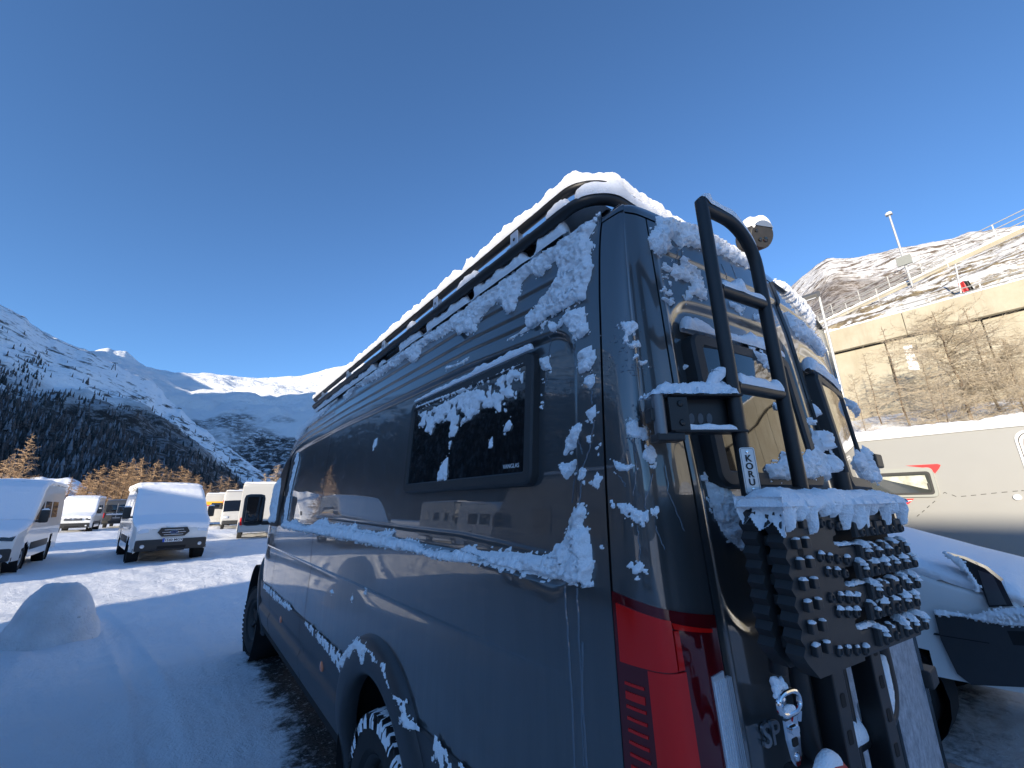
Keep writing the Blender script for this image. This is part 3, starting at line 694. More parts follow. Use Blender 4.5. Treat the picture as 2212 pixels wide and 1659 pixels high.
# side marker lamps
for my, mz in ((3.36, 0.785), (4.9, 0.785)):
    mb = MB(); mb.lathe([(0.0, -0.012), (0.022, -0.010), (0.032, -0.004), (0.034, 0.004)], (S(mz) - 0.012, my, mz), (1, 0, 0), 18)
    mb.build('marker_lamp', ORANGE, van, True)
# door and panel seams on the side: thin dark grooves
for ys, z0, z1 in ((3.98, 0.5, 2.74), (5.62, 0.6, 2.35)):
    zz = np.linspace(z0, z1, 80); ysv = np.full_like(zz, ys)
    G = np.stack([np.stack([side_x(ysv + d, zz) - 0.0015, ysv + d, zz], -1) for d in (-0.0035, 0.0035)], 1); mk('panel_seam', G.reshape(-1, 3), grid_faces(80, 2), GAP, van)
# front door window, mirror
def side_panel(name, poly, off, material, res=0.03):
    mb = MB(); me = bmesh.new(); vs = [me.verts.new((0, a, b)) for a, b in poly]; me.faces.new(vs)
    bmesh.ops.triangulate(me, faces=me.faces[:]); bmesh.ops.subdivide_edges(me, edges=me.edges[:], cuts=4, use_grid_fill=True)
    for v in me.verts: v.co.x = float(side_x(v.co.y, v.co.z)) + off
    me.verts.index_update(); mb.add([v.co for v in me.verts], [[v.index for v in f.verts] for f in me.faces]); me.free()
    return mb.build(name, material, van, True)
side_panel('front_door_window', [(5.74, 1.60), (6.95, 1.60), (6.62, 1.82), (6.15, 2.20), (5.92, 2.36), (5.66, 2.42)], -0.006, BLACKM)
mb = MB(); mb.box((0.02, 6.62, 1.62), (0.16, 0.06, 0.05), bev=0.02); mb.box((-0.16, 6.66, 1.79), (0.24, 0.16, 0.40), bev=0.06); mir_o = mb.build('wing_mirror', BLACKP, van, True)
mb = MB(); mb.box((-0.16, 6.572, 1.80), (0.19, 0.012, 0.32), bev=0.005); mb.build('mirror_glass', GLASS, mir_o)
mir_o.children[0].location = (0, 0, 0)
mb = MB(); mb.box((0.04, 6.5, 1.40), (0.03, 0.06, 0.05), bev=0.01); mb.build('indicator_repeater', ORANGE, van, True)
# wheels
def wheel(x, y, out, steer=0.0, r=0.40, w=0.255):
    root = bpy.data.objects.new('wheel', None); root.empty_display_size = 0.1; root.location = (x, y, r); root.rotation_euler = (0, 0, steer); link(root, van)
    mb = MB(); h = w / 2
    mb.lathe([(0.23, -h * .8), (0.26, -h), (0.35, -h * 1.02), (r - 0.018, -h * 0.9), (r - 0.012, -h * .7), (r - 0.012, h * .7), (r - 0.018, h * 0.9), (0.35, h * 1.02), (0.26, h), (0.23, h * .8)], (0, 0, 0), (1, 0, 0), 64)
    for k in range(44):
        t = 2 * math.pi * k / 44
        for j, (ox, wd) in enumerate(((-0.098, 0.062), (-0.035, 0.05), (0.035, 0.05), (0.098, 0.062))):
            tt = t + (0.07 if j % 2 else 0); rot = Matrix.Rotation(tt, 3, 'X') @ Matrix.Rotation(0.25 * (1 if j % 2 else -1), 3, 'Z')
            mb.box((ox, -(r - 0.006) * math.sin(tt), (r - 0.006) * math.cos(tt)), (wd, 0.036, 0.026), rot, 0.004)
    mb.build('tyre', RUBBER, root, True)
    mb = MB(); s = -1 if out < 0 else 1
    mb.lathe([(0.235, s * 0.11), (0.22, s * 0.10), (0.20, s * 0.05), (0.09, s * 0.035), (0.07, s * 0.06), (0.0, s * 0.065)], (0, 0, 0), (1, 0, 0), 48)
    for k in range(6): t = k * math.pi / 3; mb.box((s * 0.062, 0.14 * math.sin(t), 0.14 * math.cos(t)), (0.03, 0.045, 0.15), Matrix.Rotation(-t, 3, 'X'), 0.008)
    mb.build('rim', BLACKP, root, True)
    return root
w_rl = wheel(0.155, ARCH_Y, -1); wheel(1.845, ARCH_Y, 1); w_fl = wheel(0.165, FARCH_Y, -1, 0.16); wheel(1.835, FARCH_Y, 1, 0.16)
# snow packed on the rear tyre
th = np.radians(np.linspace(20, 160, 120)); G = []
rng = np.random.default_rng(3)
for t in th:
    row = []
    for ax, rr in ((-0.131, 0.34), (-0.13, 0.375), (-0.118, 0.398), (-0.07, 0.406), (-0.01, 0.407), (0.03, 0.399)):
        q = 0.010 * (0.5 + fbm(t * 22, ax * 40, oct=3, seed=8)) * (1 if ax < 0.02 else -0.4); row.append((ax - (q if ax < -0.1 else 0), (rr + q) * math.cos(t), (rr + q) * math.sin(t)))
    G.append(row)
G = np.array(G); f = grid_faces(*G.shape[:2]); cc = G.reshape(-1, 3)[f].mean(1); keep = fbm(np.arctan2(cc[:, 2], cc[:, 1]) * 30, cc[:, 0] * 22, oct=3, seed=15) > -0.08
mk('snow_on_tyre', G.reshape(-1, 3), f[keep], SNOW, w_rl, True)

# side window
_c = [side_uv(p) for p in ((905, 868), (1172, 762), (1158, 1058), (877, 1063))]
WY0, WY1 = (_c[1][0] + _c[2][0]) / 2, (_c[0][0] + _c[3][0]) / 2; WZ0, WZ1 = (_c[2][1] + _c[3][1]) / 2, (_c[0][1] + _c[1][1]) / 2
print('side window', WY0, WY1, WZ0, WZ1)
def window_on(name, fn, u0, u1, z0, z1, parent, rim=0.045, proud=0.03, fl=False, n=22):
    """raised plastic frame with a pane set in it, following the surface"""
    ax_u = 1 if not fl else 1
    outer = rrect(u0, z0, u1, z1, 0.045, 6); prof = ((0.0, -0.002), (0.004, proud * 0.8), (0.012, proud), (rim - 0.006, proud), (rim, proud - 0.009))
    rings = []
    for ins, h in prof:
        q = rrect(u0 + ins, z0 + ins, u1 - ins, z1 - ins, max(0.045 - ins, 0.012), 6); q = np.array(q)
        e = 1e-3; U, W = q[:, 0], q[:, 1]; P = fn(U, W); N = np.cross(fn(U + e, W) - fn(U - e, W), fn(U, W + e) - fn(U, W - e)); N /= np.linalg.norm(N, axis=-1, keepdims=True)
        rings.append(P + N * h * (-1 if fl else 1))
    G = np.stack(rings, 0); n = G.shape[1]; V = G.reshape(-1, 3); f = []
    for i in range(len(prof) - 1):
        for k in range(n): f.append((i * n + k, i * n + (k + 1) % n, (i + 1) * n + (k + 1) % n, (i + 1) * n + k))
    fr = mk(name, V, [q if fl else q[::-1] for q in f], BLACKP, parent, True, sharp=30)
    us = np.linspace(u0 + rim - .004, u1 - rim + .004, 14); ws = np.linspace(z0 + rim - .004, z1 - rim + .004, 14); U, W = np.meshgrid(us, ws, indexing='ij')
    e = 1e-3; P = fn(U, W); N = np.cross(fn(U + e, W) - fn(U - e, W), fn(U, W + e) - fn(U, W - e)); N /= np.linalg.norm(N, axis=-1, keepdims=True)
    P = P + N * (proud - 0.009) * (-1 if fl else 1); f = grid_faces(14, 14)
    pane = mk('pane', P.reshape(-1, 3), f if not fl else f[:, ::-1], GLASS, fr, True); return fr, pane
flat_side = lambda y, z: np.stack(np.broadcast_arrays(S(z) + 0.024, y, z), -1)
fr, pane = window_on('side_window', flat_side, WY0, WY1, WZ0, WZ1, van, rim=0.05, proud=0.034, fl=True)
tx = float(S(WZ0 + .08)) + 0.024 - 0.027
text('maker_mark', 'VANGLAS', 0.022, mat('white_print', (0.7, 0.7, 0.7), 0.5), fr, frame_matrix((tx, WY0 + 0.125, WZ0 + 0.075), (0, -1, 0), (0.05, 0, 1)))
# rear door windows
for fn, fl in ((rear_P, False), (mir(rear_P), True)):
    window_on('rear_window', (lambda f: (lambda u, z: f(u, z)))(lambda u, z, fn=fn: fn(u, z)), UG + 0.10, UG + 0.675, 1.855, 2.345, door_l if not fl else door_r, rim=0.05, proud=0.045, fl=fl)
# ------------------------------------------------------------------ tail lamps
z6 = zoomed(1350, 900, 1.8433)
def uvq(fnz, pts): return [rear_uv(fnz(*p)) for p in pts]
def lamp_patch(name, c, off, material, parent, n=14, m=16, fn=rear_P, fl=False):
    """c: four (u, z) corners, round the patch"""
    c = np.array(c); a, b = np.meshgrid(np.linspace(0, 1, n), np.linspace(0, 1, m), indexing='ij')
    uv = (c[0] * ((1 - a) * (1 - b))[..., None] + c[1] * (a * (1 - b))[..., None] + c[2] * (a * b)[..., None] + c[3] * ((1 - a) * b)[..., None])
    U, W = uv[..., 0], uv[..., 1]; e = 1e-3; base = lambda u, z: fn(u, z)
    P = base(U, W); N = np.cross(base(U + e, W) - base(U - e, W), base(U, W + e) - base(U, W - e)); N /= np.linalg.norm(N, axis=-1, keepdims=True)
    if fl: N = -N
    idx = np.arange(n * m).reshape(n, m); ring = np.concatenate([idx[:, 0], idx[-1, 1:], idx[::-1, -1][1:], idx[0, ::-1][1:-1]])
    V = np.concatenate([(P + N * off).reshape(-1, 3), (P - N * 0.004).reshape(-1, 3)[ring]]); k = len(ring); b0 = n * m
    f = np.concatenate([grid_faces(n, m), np.array([(ring[i], b0 + i, b0 + (i + 1) % k, ring[(i + 1) % k]) for i in range(k)])])
    if fl: f = f[:, ::-1]
    return mk(name, V, f, material, parent, True, sharp=40)
_m = np.array([[rear_uv(z6(*p)) for p in r] for r in (((430, 1015), (480, 1655)), ((300, 1180), (328, 1655)), ((572, 1235), (604, 1655)), ((372, 955), (372, 955)))])
u_red = _m[0][0][0]; u_bar = _m[1][0][0]; u_clr = _m[2][0][0]
print('lamp u', _m.tolist())
LT0, LT1, LB = 1.602, 1.548, 0.95
def lz(u): return LT0 + (LT1 - LT0) * u / UG
for fl in (False, True):
    fn = mir(rear_P) if fl else rear_P
    lamp = lamp_patch('tail_lamp', [(0.004, lz(0) + .006), (UG - 0.006, lz(UG) + .004), (UG - 0.006, LB), (0.004, LB)], 0.006, DRED_L, van, 40, 30, fn, fl)
    if fl: continue
    q = lambda nm, c, off, mt: lamp_patch(nm, c, off, mt, lamp, 12, 14, fn, fl)
    q('red_lens', [(0.016, lz(0.016) - 0.016), (u_red - 0.03, lz(u_red) - 0.012), (u_red - .028, 1.455), (0.016, 1.455)], 0.011, RED_L)
    q('red_lens', [(u_bar + .004, 1.452), (u_red - 0.002, 1.452), (u_red + .004, LB + .02), (u_bar + .008, LB + .02)], 0.011, RED_L)
    q('light_guide', [(u_red - 0.028, lz(u_red) - 0.016), (UG - 0.025, lz(UG) - 0.022), (UG - 0.026, lz(UG) - 0.030), (u_red - 0.022, lz(u_red) - 0.030)], 0.011, RED_L)
    q('light_guide', [(u_red - 0.024, lz(u_red) - 0.034), (u_red - 0.008, lz(u_red) - 0.034), (u_red - .004, 1.456), (u_red - 0.024, 1.456)], 0.011, RED_L)
    q('clear_lens', [(u_clr + .0, 1.43), (UG - 0.012, 1.435), (UG - 0.012, LB + .02), (u_clr + .004, LB + .02)], 0.010, CLEAR_L)
    for k in range(9): q('lens_rib', [(u_clr + .004 + k * .006, 1.42), (u_clr + .0055 + k * .006, 1.42), (u_clr + .0095 + k * .006, LB + .03), (u_clr + .008 + k * .006, LB + .03)], 0.0125, CLEAR_L)
    for k in range(15):
        zz = 1.415 - k * 0.0235; w = 0.0 if k not in (1,) else 0.004
        q('red_bar', [(0.022, zz + w), (u_bar - .008, zz + w), (u_bar - .008, zz - 0.006 - w * 1.4), (0.022, zz - 0.006 - w * 1.4)], 0.009, RED_L)

# ------------------------------------------------------------------ roof rack
RKX = 0.065
def loop(z, x0=RKX, y0=0.775, y1=4.95, r=0.13, lift=0.0):
    pts = []
    for cx, cy, a in ((x0 + r, y0 + r, 180), (2.0 - x0 - r, y0 + r, 270), (2.0 - x0 - r, y1 - r, 0), (x0 + r, y1 - r, 90)):
        pts += [(cx + r * math.cos(R_(a + 9 * k)), cy + r * math.sin(R_(a + 9 * k)), z) for k in range(11)]
    return pts
_p = [on_x((1145, 507), 0.07), on_x((1145, 540), 0.07), on_x((1242, 440), 0.06)]
RZ0 = 2.872; RZ1 = 2.952
print('rack probe', _p)
rack = bpy.data.objects.new('roof_rack', None); rack.empty_display_size = .2; link(rack, van); rack.location = tuple(-VP)
for sx in (0, 1):
    mb = MB(); mb.box((0.118 if sx == 0 else 1.882, 2.95, 2.825), (0.02, 3.9, 0.10), None, 0.004); mb.build('mount_rail', BLACKM, rack)
mb = MB(); mb.tube(loop(RZ0), 0.022, 12, closed=True); mb.build('lower_rail', BLACKM, rack, True)
mb = MB(); mb.tube(loop(RZ1, y0=0.80), 0.020, 12, closed=True); mb.build('upper_rail', BLACKM, rack, True)
for yb in (1.22, 1.95, 2.75, 3.6, 4.45):
    for sx in (0, 1):
        mb = MB(); x = RKX - 0.004 if sx == 0 else 2.0 - RKX + 0.004
        mb.box((x, yb, (RZ0 + RZ1) / 2), (0.030, 0.055, RZ1 - RZ0 + 0.02), bev=0.004); b = mb.build('rail_bracket', ALU, rack)
        mb = MB(); mb.lathe([(0, -0.017), (0.008, -0.016), (0.008, 0.0)], (x, yb, (RZ0 + RZ1) / 2), (1, 0, 0) if sx == 0 else (-1, 0, 0), 10)
        mb.build('bolt', BLACKM, rack)
for yb in np.linspace(1.2, 4.6, 7):
    mb = MB(); mb.box((1.0, yb, RZ0 + 0.004), (1.82, 0.06, 0.025), bev=0.005); mb.build('rack_slat', BLACKM, rack)
for yb in (1.3, 2.9, 4.5):
    for x in (0.16, 1.84):
        mb = MB(); mb.box((x, yb, 2.85), (0.05, 0.10, 0.03), bev=0.01); mb.build('rack_foot', BLACKM, rack)
lp = loop(RZ1, y0=0.80); i0 = 0
path = lp[22:] and (lp[33:44] + lp[0:22])
snow_tube('snow_ridge', path, 0.020, 0.052, rack, 5, spread=88, n=11, step=0.010)
lo = loop(RZ0)
snow_tube('snow_ridge', [(lo[3][0], lo[3][1] + .03, lo[3][2])] + lo[3:19], 0.022, 0.055, rack, 9, spread=80, n=11, step=0.010)
for yb, w in ((1.62, 0.09), (0.96, 0.06), (2.3, .04)):
    snow_tube('snow_ridge', [(RKX, yb - w, RZ0), (RKX, yb + w, RZ0)], 0.022, 0.045, rack, int(yb * 10), spread=70, n=9, step=0.008)
snow_tube('gutter_snow', [(0.094, y, 2.806) for y in np.linspace(0.95, 4.85, 60)], 0.012, 0.062, rack, 61, spread=100, n=11, step=0.007, breaks=0.10)
# snow slab lying on the rack platform and on the roof behind it
snow_on('snow_slab', lambda u, v: np.stack(np.broadcast_arrays(u, v, RZ0 + 0.02 + 0 * u), -1), [[(0.10, 0.88), (1.90, 0.88), (1.90, 4.85), (0.10, 4.85)]], rack, 0.05, 0.05, 0.02, 4, 1, scale=0.4, edge=0.06)
snow_on('snow_slab', lambda u, v: np.stack(np.broadcast_arrays(u, v, roof_z(u)), -1), [[(0.20, 0.80), (1.80, 0.80), (1.80, 5.0), (0.20, 5.0)]], van, 0.05, 0.055, 0.02, 6, 1, scale=0.4, edge=0.06)

# ------------------------------------------------------------------ brake light and reversing camera on the roof edge
_b = on_x((1590, 535), 1.0); _c2 = on_y((1640, 508), 0.63)
print('brake', _b, 'cam', _c2)
mb = MB(); mb.box((1.0, 0.735, 2.895), (0.34, 0.10, 0.045), bev=0.015); bl = mb.build('high_brake_lamp', RED_L, van, True)
snow_tube('snow_cap', [(0.82, 0.735, 2.90), (1.18, 0.735, 2.90)], 0.02, 0.06, bl, 31, spread=85, step=.01)
CX, CY, CZ = float(on_y((1632, 512), 0.66)[0]), 0.66, float(on_y((1632, 512), 0.66)[2]); print('camera at', CX, CZ)
cax = Vector((-0.38, -0.85, -0.30)).normalized(); cc_ = Vector((CX, CY, CZ))
mb = MB(); mb.lathe([(0.0, 0.045), (0.060, 0.042), (0.066, 0.034), (0.068, -0.02), (0.060, -0.06), (0.0, -0.065)], cc_, cax, 28); mb.box((CX + .02, CY + 0.06, (CZ + 2.86) / 2 - .02), (0.05, 0.05, CZ - 2.86), None, 0.01); rc = mb.build('reversing_camera', BLACKP, van, True)
e1 = cax.cross(Vector((0, 0, 1))).normalized(); e2 = e1.cross(cax)
mb = MB(); pr = [(0.064 * math.cos(R_(a)), 0.064 * math.sin(R_(a))) for a in range(35, 146, 10)]; mb.prism(pr, cc_ + cax * 0.0425, e1, e2, cax, 0.004); mb.build('visor_plate', ALU, rc)
for dx, dz, r_ in ((-0.014, -0.022, 0.013), (0.016, -0.026, 0.009), (0.040, 0.012, 0.007)):
    mb = MB(); mb.lathe([(0, 0.008), (r_ * .8, 0.007), (r_, 0.0)], cc_ + cax * 0.042 + e1 * dx + e2 * dz, cax, 14); mb.build('camera_lens', GLASS, rc, True)
snow_tube('snow_cap', [tuple(cc_ - cax * 0.06 + Vector((0, 0, 0.012))), tuple(cc_ + cax * 0.05 + Vector((0, 0, 0.012)))], 0.055, 0.055, rc, 33, spread=75, step=.006, n=13)

# ------------------------------------------------------------------ ladder and carrier on the left rear door
PHI = R_(8.0); LT = np.array([math.cos(PHI), -math.sin(PHI), 0]); LN = np.array([-math.sin(PHI), -math.cos(PHI), 0]); LA = np.array([0.19, 0.49, 0.0])
def lad(s, z, d=0.0): return LA + LT * s + LN * d + np.array([0, 0, z])
def lad_hit(p, d):
    r = ray(p); q = LA + LN * d; t = ((q - CAM) @ LN) / (r @ LN); P = CAM + r * t; return float((P - q) @ LT), float(P[2])
ladder = bpy.data.objects.new('rear_ladder', None); ladder.empty_display_size = .2; link(ladder, van); ladder.location = tuple(-VP)
TR = 0.0185; LW = 0.235; TOP = 2.668
mb = MB(); mb.tube([lad(0, z) for z in np.linspace(1.46, 2.688, 12)], TR, 16); mb.build('ladder_post', BLACKM, ladder, True)
mb = MB(); mb.tube([lad(0.073, z) for z in np.linspace(0.95, 1.50, 5)], 0.021, 16); mb.build('carrier_leg', BLACKM, ladder, True)
hoop = [lad(LW, z) for z in np.linspace(0.95, 2.53, 10)] + [lad(LW - 0.135 + 0.135 * math.cos(R_(a)), 2.53 + 0.138 * math.sin(R_(a))) for a in range(10, 91, 10)] + [lad(s, TOP) for s in (0.07, 0.035, 0.004)]
mb = MB(); mb.tube(hoop, TR, 16); mb.build('ladder_post', BLACKM, ladder, True)
for z in (2.40, 2.115, 1.84):
    mb = MB(); mb.tube([lad(0.012, z), lad(LW - 0.012, z)], TR * 0.95, 14); mb.build('rung', BLACKM, ladder, True)
    if z > 1.9: snow_tube('rung_snow', [lad(0.016, z), lad(LW - 0.012, z)], TR * .9, 0.030 if z > 2.2 else 0.036, ladder, int(z * 100), spread=75, n=11, step=0.005, hfun=(lambda t: 0.75 + 0.7 * np.exp(-((t - 0.42) / 0.06) ** 2)) if z > 2.2 else (lambda t: 0.7 + 0.9 * sstep(0.8, 0.95, t)))
top_path = [lad(-0.012, 2.69)] + [lad(s, TOP + .003) for s in (0.02, 0.06)] + [lad(LW - 0.135 + 0.135 * math.cos(R_(a)), 2.53 + 0.138 * math.sin(R_(a))) for a in range(90, 25, -8)]
snow_tube('ladder_top_snow', top_path, TR * 0.95, 0.030, ladder, 77, spread=72, n=11, step=0.005, hfun=lambda t: 1.25 * (1 - 0.75 * t))
# name plate on the left post
pc = np.array([lad_hit(z6(x, y), TR + 0.004) for x, y in ((695, 270), (735, 476))]); pz0, pz1 = pc[1][1], pc[0][1]; pzc = (pz0 + pz1) / 2
view = np.array([CAM[0] - lad(0, 2)[0], CAM[1] - lad(0, 2)[1], 0]); view /= np.linalg.norm(view); pn = view * 0.75 + LN * 0.6; pn /= np.linalg.norm(pn); pe = np.cross([0, 0, 1], pn)
PW, PH = 0.036, (pz1 - pz0)
pm = frame_matrix(tuple(lad(0, pzc) + pn * (TR + 0.001)), pe, (0, 0, 1))
mb = MB(); mb.prism(rrect(-PW / 2, -PH / 2, PW / 2, PH / 2, 0.006, 4), (0, 0, 0), (1, 0, 0), (0, 1, 0), (0, 0, 1), 0.003); plate = mb.build('name_plate', ALU, ladder); plate.matrix_local = pm
BLK = mat('black_print', (0.01, 0.01, 0.01), 0.5)
mb = MB(); o1 = rrect(-PW / 2 + .0022, -PH / 2 + .0022, PW / 2 - .0022, PH / 2 - .0022, 0.0045, 4); o2 = rrect(-PW / 2 + .003, -PH / 2 + .003, PW / 2 - .003, PH / 2 - .003, 0.004, 4); n_ = len(o1)
mb.add([(a, b, 0.0033) for a, b in o1] + [(a, b, 0.0033) for a, b in o2], [(i, (i + 1) % n_, n_ + (i + 1) % n_, n_ + i) for i in range(n_)]); b = mb.build('plate_border', BLK, ladder); b.matrix_local = pm
for k, ch in enumerate('KORU'):
    text('plate_letter', ch, PH * 0.20, BLK, ladder, pm @ Matrix.Translation((0, PH * (0.255 - 0.17 * k), 0.0036)), bold=0.0006)
for s in (-1, 1):
    mb = MB(); mb.lathe([(0, 0.0015), (0.0035, 0.0012), (0.0042, 0)], (0, s * PH * 0.40, 0.003), (0, 0, 1), 12); r_ = mb.build('plate_rivet', CHROME, ladder, True); r_.matrix_local = pm
# hinge bracket from the pillar to the post
H0 = np.array([0.012, 0.603, 0]); H1 = lad(0, 0); hd = (H1 - H0); hl = np.linalg.norm(hd); hd = hd / hl; hn = np.array([hd[1], -hd[0], 0]); hn = -hn if hn @ (CAM * [1, 1, 0] - H0) < 0 else hn
def hb(a, b, z): return H0 + hd * a + hn * b + np.array([0, 0, z])
HR = Matrix(((hd[0], hn[0], 0), (hd[1], hn[1], 0), (0, 0, 1)))
mb = MB(); mb.box(hb(hl / 2 + .02, 0.0, 2.084), (hl - .02, 0.055, 0.006), HR, 0.002); mb.box(hb(hl / 2 + .02, 0.0, 1.992), (hl - .02, 0.05, 0.006), HR, 0.002); mb.box(hb(hl / 2 + .015, -0.02, 2.038), (hl - .03, 0.006, 0.09), HR)
mb.box(hb(0.045, 0.024, 2.035), (0.05, 0.006, 0.085), HR, 0.002)
br = mb.build('hinge_bracket', BLACKM, ladder)
SLOTM = mat('painted_slot_daylight', (0.10, 0.11, 0.12), 0.5)  # flat grey painted to stand for light showing through the slots
for k in range(3):
    mb = MB(); c0 = hb(0.098 + 0.024 * k, -0.0165, 2.03); pts = [(0.008 * math.cos(t), 0.014 * math.sin(t)) for t in np.linspace(0, 2 * math.pi, 14)[:-1]]
    mb.prism(pts, c0, hd + np.array([0, 0, 0.25]), (0, 0, 1), hn, 0.001); mb.build('slot', SLOTM, ladder)
for z in (2.06, 2.012):
    mb = MB(); mb.lathe([(0, 0.005), (0.007, 0.004), (0.009, 0)], hb(0.05, 0.027, z), tuple(hn), 8); mb.build('bolt', BLACKM, ladder)
mb = MB(); mb.tube([hb(0, 0.012, 1.985), hb(0, 0.012, 2.085)], 0.016, 16); mb.build('hinge_pin', mat('worn_steel', (0.20, 0.21, 0.22), 0.4, metal=0.8), ladder, True)
mb = MB(); mb.box(hb(-0.006, -0.004, 2.035), (0.035, 0.04, 0.035), HR, 0.004); mb.box(hb(0.02, 0.0, 1.978), (0.07, 0.05, 0.02), HR, 0.004); mb.build('hinge_leaf', BLACKM, ladder)
snow_on('bracket_snow', lambda u, v: H0 + hd * u[..., None] + hn * v[..., None] + np.array([0, 0, 2.088]), [[(-0.015, -0.035), (hl + 0.0, -0.035), (hl + 0.0, 0.026), (0.05, 0.03), (-0.015, 0.02)]], ladder, 0.004, 0.075, 0.006, 11, np.sign(np.cross(hd, hn)[2]), edge=0.035, lump=0.7)
snow_tube('bracket_snow', [hb(hl - .065, 0.0, 2.10), hb(hl - 0.02, 0.0, 2.14), hb(hl - .012, 0.0, 2.165)], 0.006, 0.03, ladder, 12, spread=110, step=.005)
snow_tube('bracket_snow', [hb(0.05, 0.018, 1.993), hb(hl - 0.015, 0.018, 1.993)], 0.004, 0.016, ladder, 13, spread=80, step=.004)
# lower part of the carrier: slotted channels, round outer tube, latch
def chan(p0, p1, d, w=0.050, dep=0.05):
    (s0, za), (s1, zb) = lad_hit(p0, d), lad_hit(p1, d); za = 1.52; zb = 1.02
    rot = Matrix(((LT[0], LN[0], 0), (LT[1], LN[1], 0), (0, 0, 1)))
    s = (s0 + s1) / 2; mb = MB(); mb.box(lad(s, (za + zb) / 2, d - dep / 2), (w, dep, za - zb), rot, 0.004); o = mb.build('slotted_channel', BLACKM, ladder)
    for k in range(6):
        mb = MB(); c = rrect(-0.0095, -0.013, 0.0095, 0.013, 0.004, 3); mb.prism(c, lad(s, 1.468 - 0.068 * k, d + 0.0002), LT, (0, 0, 1), LN, 0.0006); mb.build('channel_slot', GAP, ladder)
    return s
z4 = zoomed(1700, 1500, 3.687)
sa = chan(z4(990, 420), z4(1135, 1060), 0.055); sb = chan(z4(1345, 300), z4(1430, 740), 0.055)
print('channels', sa, sb, [lad_hit(z4(*p), 0.02) for p in ((1190, 1010), (1420, 800), (1550, 640), (1570, 300))])
s_out = sb + 0.165
tube_pts = [lad(s_out, z, -0.005) for z in np.linspace(1.9, 1.36, 8)] + [lad(s_out - 0.09 + 0.09 * math.cos(R_(a)), 1.36 - 0.09 * math.sin(R_(a)), -0.005) for a in range(10, 91, 10)] + [lad(s, 1.27, -0.005) for s in np.linspace(s_out - 0.12, 0.0, 6)]
mb = MB(); mb.tube(tube_pts, 0.022, 14); mb.build('carrier_tube', BLACKM, ladder, True)
snow_tube('carrier_snow', [lad(sa + 0.03, 1.272, -0.005), lad(sb - 0.028, 1.272, -0.005)], 0.020, 0.06, ladder, 41, spread=85, n=11, step=.004)
snow_tube('carrier_snow', [lad(sb + 0.03, 1.276, -0.005), lad(s_out - 0.06, 1.282, -0.005), lad(s_out - 0.02, 1.34, -0.005), lad(s_out - 0.012, 1.42, -0.005)], 0.016, 0.075, ladder, 43, spread=85, n=11, step=.004, hfun=lambda t: 1.0 - 0.5 * t)
rc_, rz_ = lad_hit(z4(530, 535), 0.045)
ringp = [lad(rc_ + 0.036 * math.copysign(abs(math.cos(t)) ** 0.75, math.cos(t)), rz_ + 0.019 * math.copysign(abs(math.sin(t)) ** 0.8, math.sin(t)), 0.05) for t in np.linspace(0, 2 * math.pi, 41)[:-1]]
mb = MB(); mb.tube(ringp, 0.0052, 10, closed=True); mb.build('latch_handle', CHROME, ladder, True)
(l0, lz0), (l1, lz1) = lad_hit(z4(590, 690), 0.035), lad_hit(z4(645, 1040), 0.035)
lc = (l0 + l1) / 2; poly = [(-0.021, lz0 - lz1), (0.021, lz0 - lz1), (0.021, 0.035), (0.013, 0.0), (0.006, -0.011), (-0.006, -0.011), (-0.013, 0.0), (-0.021, 0.035)]
mb = MB(); mb.prism(poly, lad(lc, lz1, 0.025), LT, (0, 0, 1), LN, 0.006); mb.build('latch_plate', CHROME, ladder)
for nm, a, b, c, d, mt in (('latch_lever', -0.013, 0.013, 0.045, lz0 - lz1 - 0.012, CHROME), ('latch_window', -0.010, 0.010, 0.022, 0.036, GAP), ('latch_window', -0.011, 0.011, 0.050, 0.058, GAP)):
    mb = MB(); mb.prism(rrect(a, c, b, d, 0.003, 3), lad(lc, lz1, 0.0312), LT, (0, 0, 1), LN, 0.006 if mt is CHROME else 0.0008); mb.build(nm, mt, ladder)
mb = MB(); mb.lathe([(0, 0.004), (0.006, 0.003), (0.008, 0)], lad(lc, lz1 + 0.004, 0.031), tuple(LN), 14); mb.build('rivet', CHROME, ladder, True)
mb = MB(); mb.lathe([(0, 0.004), (0.006, 0.003), (0.008, 0)], lad(rc_, rz_, 0.038), tuple(LN), 14); mb.build('rivet', CHROME, ladder, True)
mb = MB(); mb.tube([lad(rc_ - .012, rz_ - .018, 0.04), lad(rc_, rz_, 0.034), lad(rc_ + .012, rz_ - .018, 0.04)], 0.004, 8); mb.tube([lad(lc - .008, lz0, 0.04), lad(lc - .006, rz_ - 0.02, 0.046)], 0.005, 8); mb.tube([lad(lc + .010, lz0, 0.04), lad(lc + .008, rz_ - 0.02, 0.046)], 0.005, 8); mb.build('latch_rod', CHROME, ladder, True)
snow_tube('latch_snow', [lad(rc_ - 0.035, rz_ + 0.012, 0.045), lad(rc_ - 0.012, rz_ + 0.026, 0.04), lad(rc_ + 0.012, rz_ + 0.018, 0.045)], 0.004, 0.024, ladder, 51, spread=100, step=.002, hfun=lambda t: 0.35 + 0.8 * np.exp(-((t - .45) / .2) ** 2) + 0.35 * np.sin(t * 31))
snow_tube('latch_snow', [lad(rc_ - 0.02, rz_ - 0.014, 0.047), lad(rc_ + 0.02, rz_ - 0.014, 0.047)], 0.004, 0.010, ladder, 52, spread=100, step=.003)
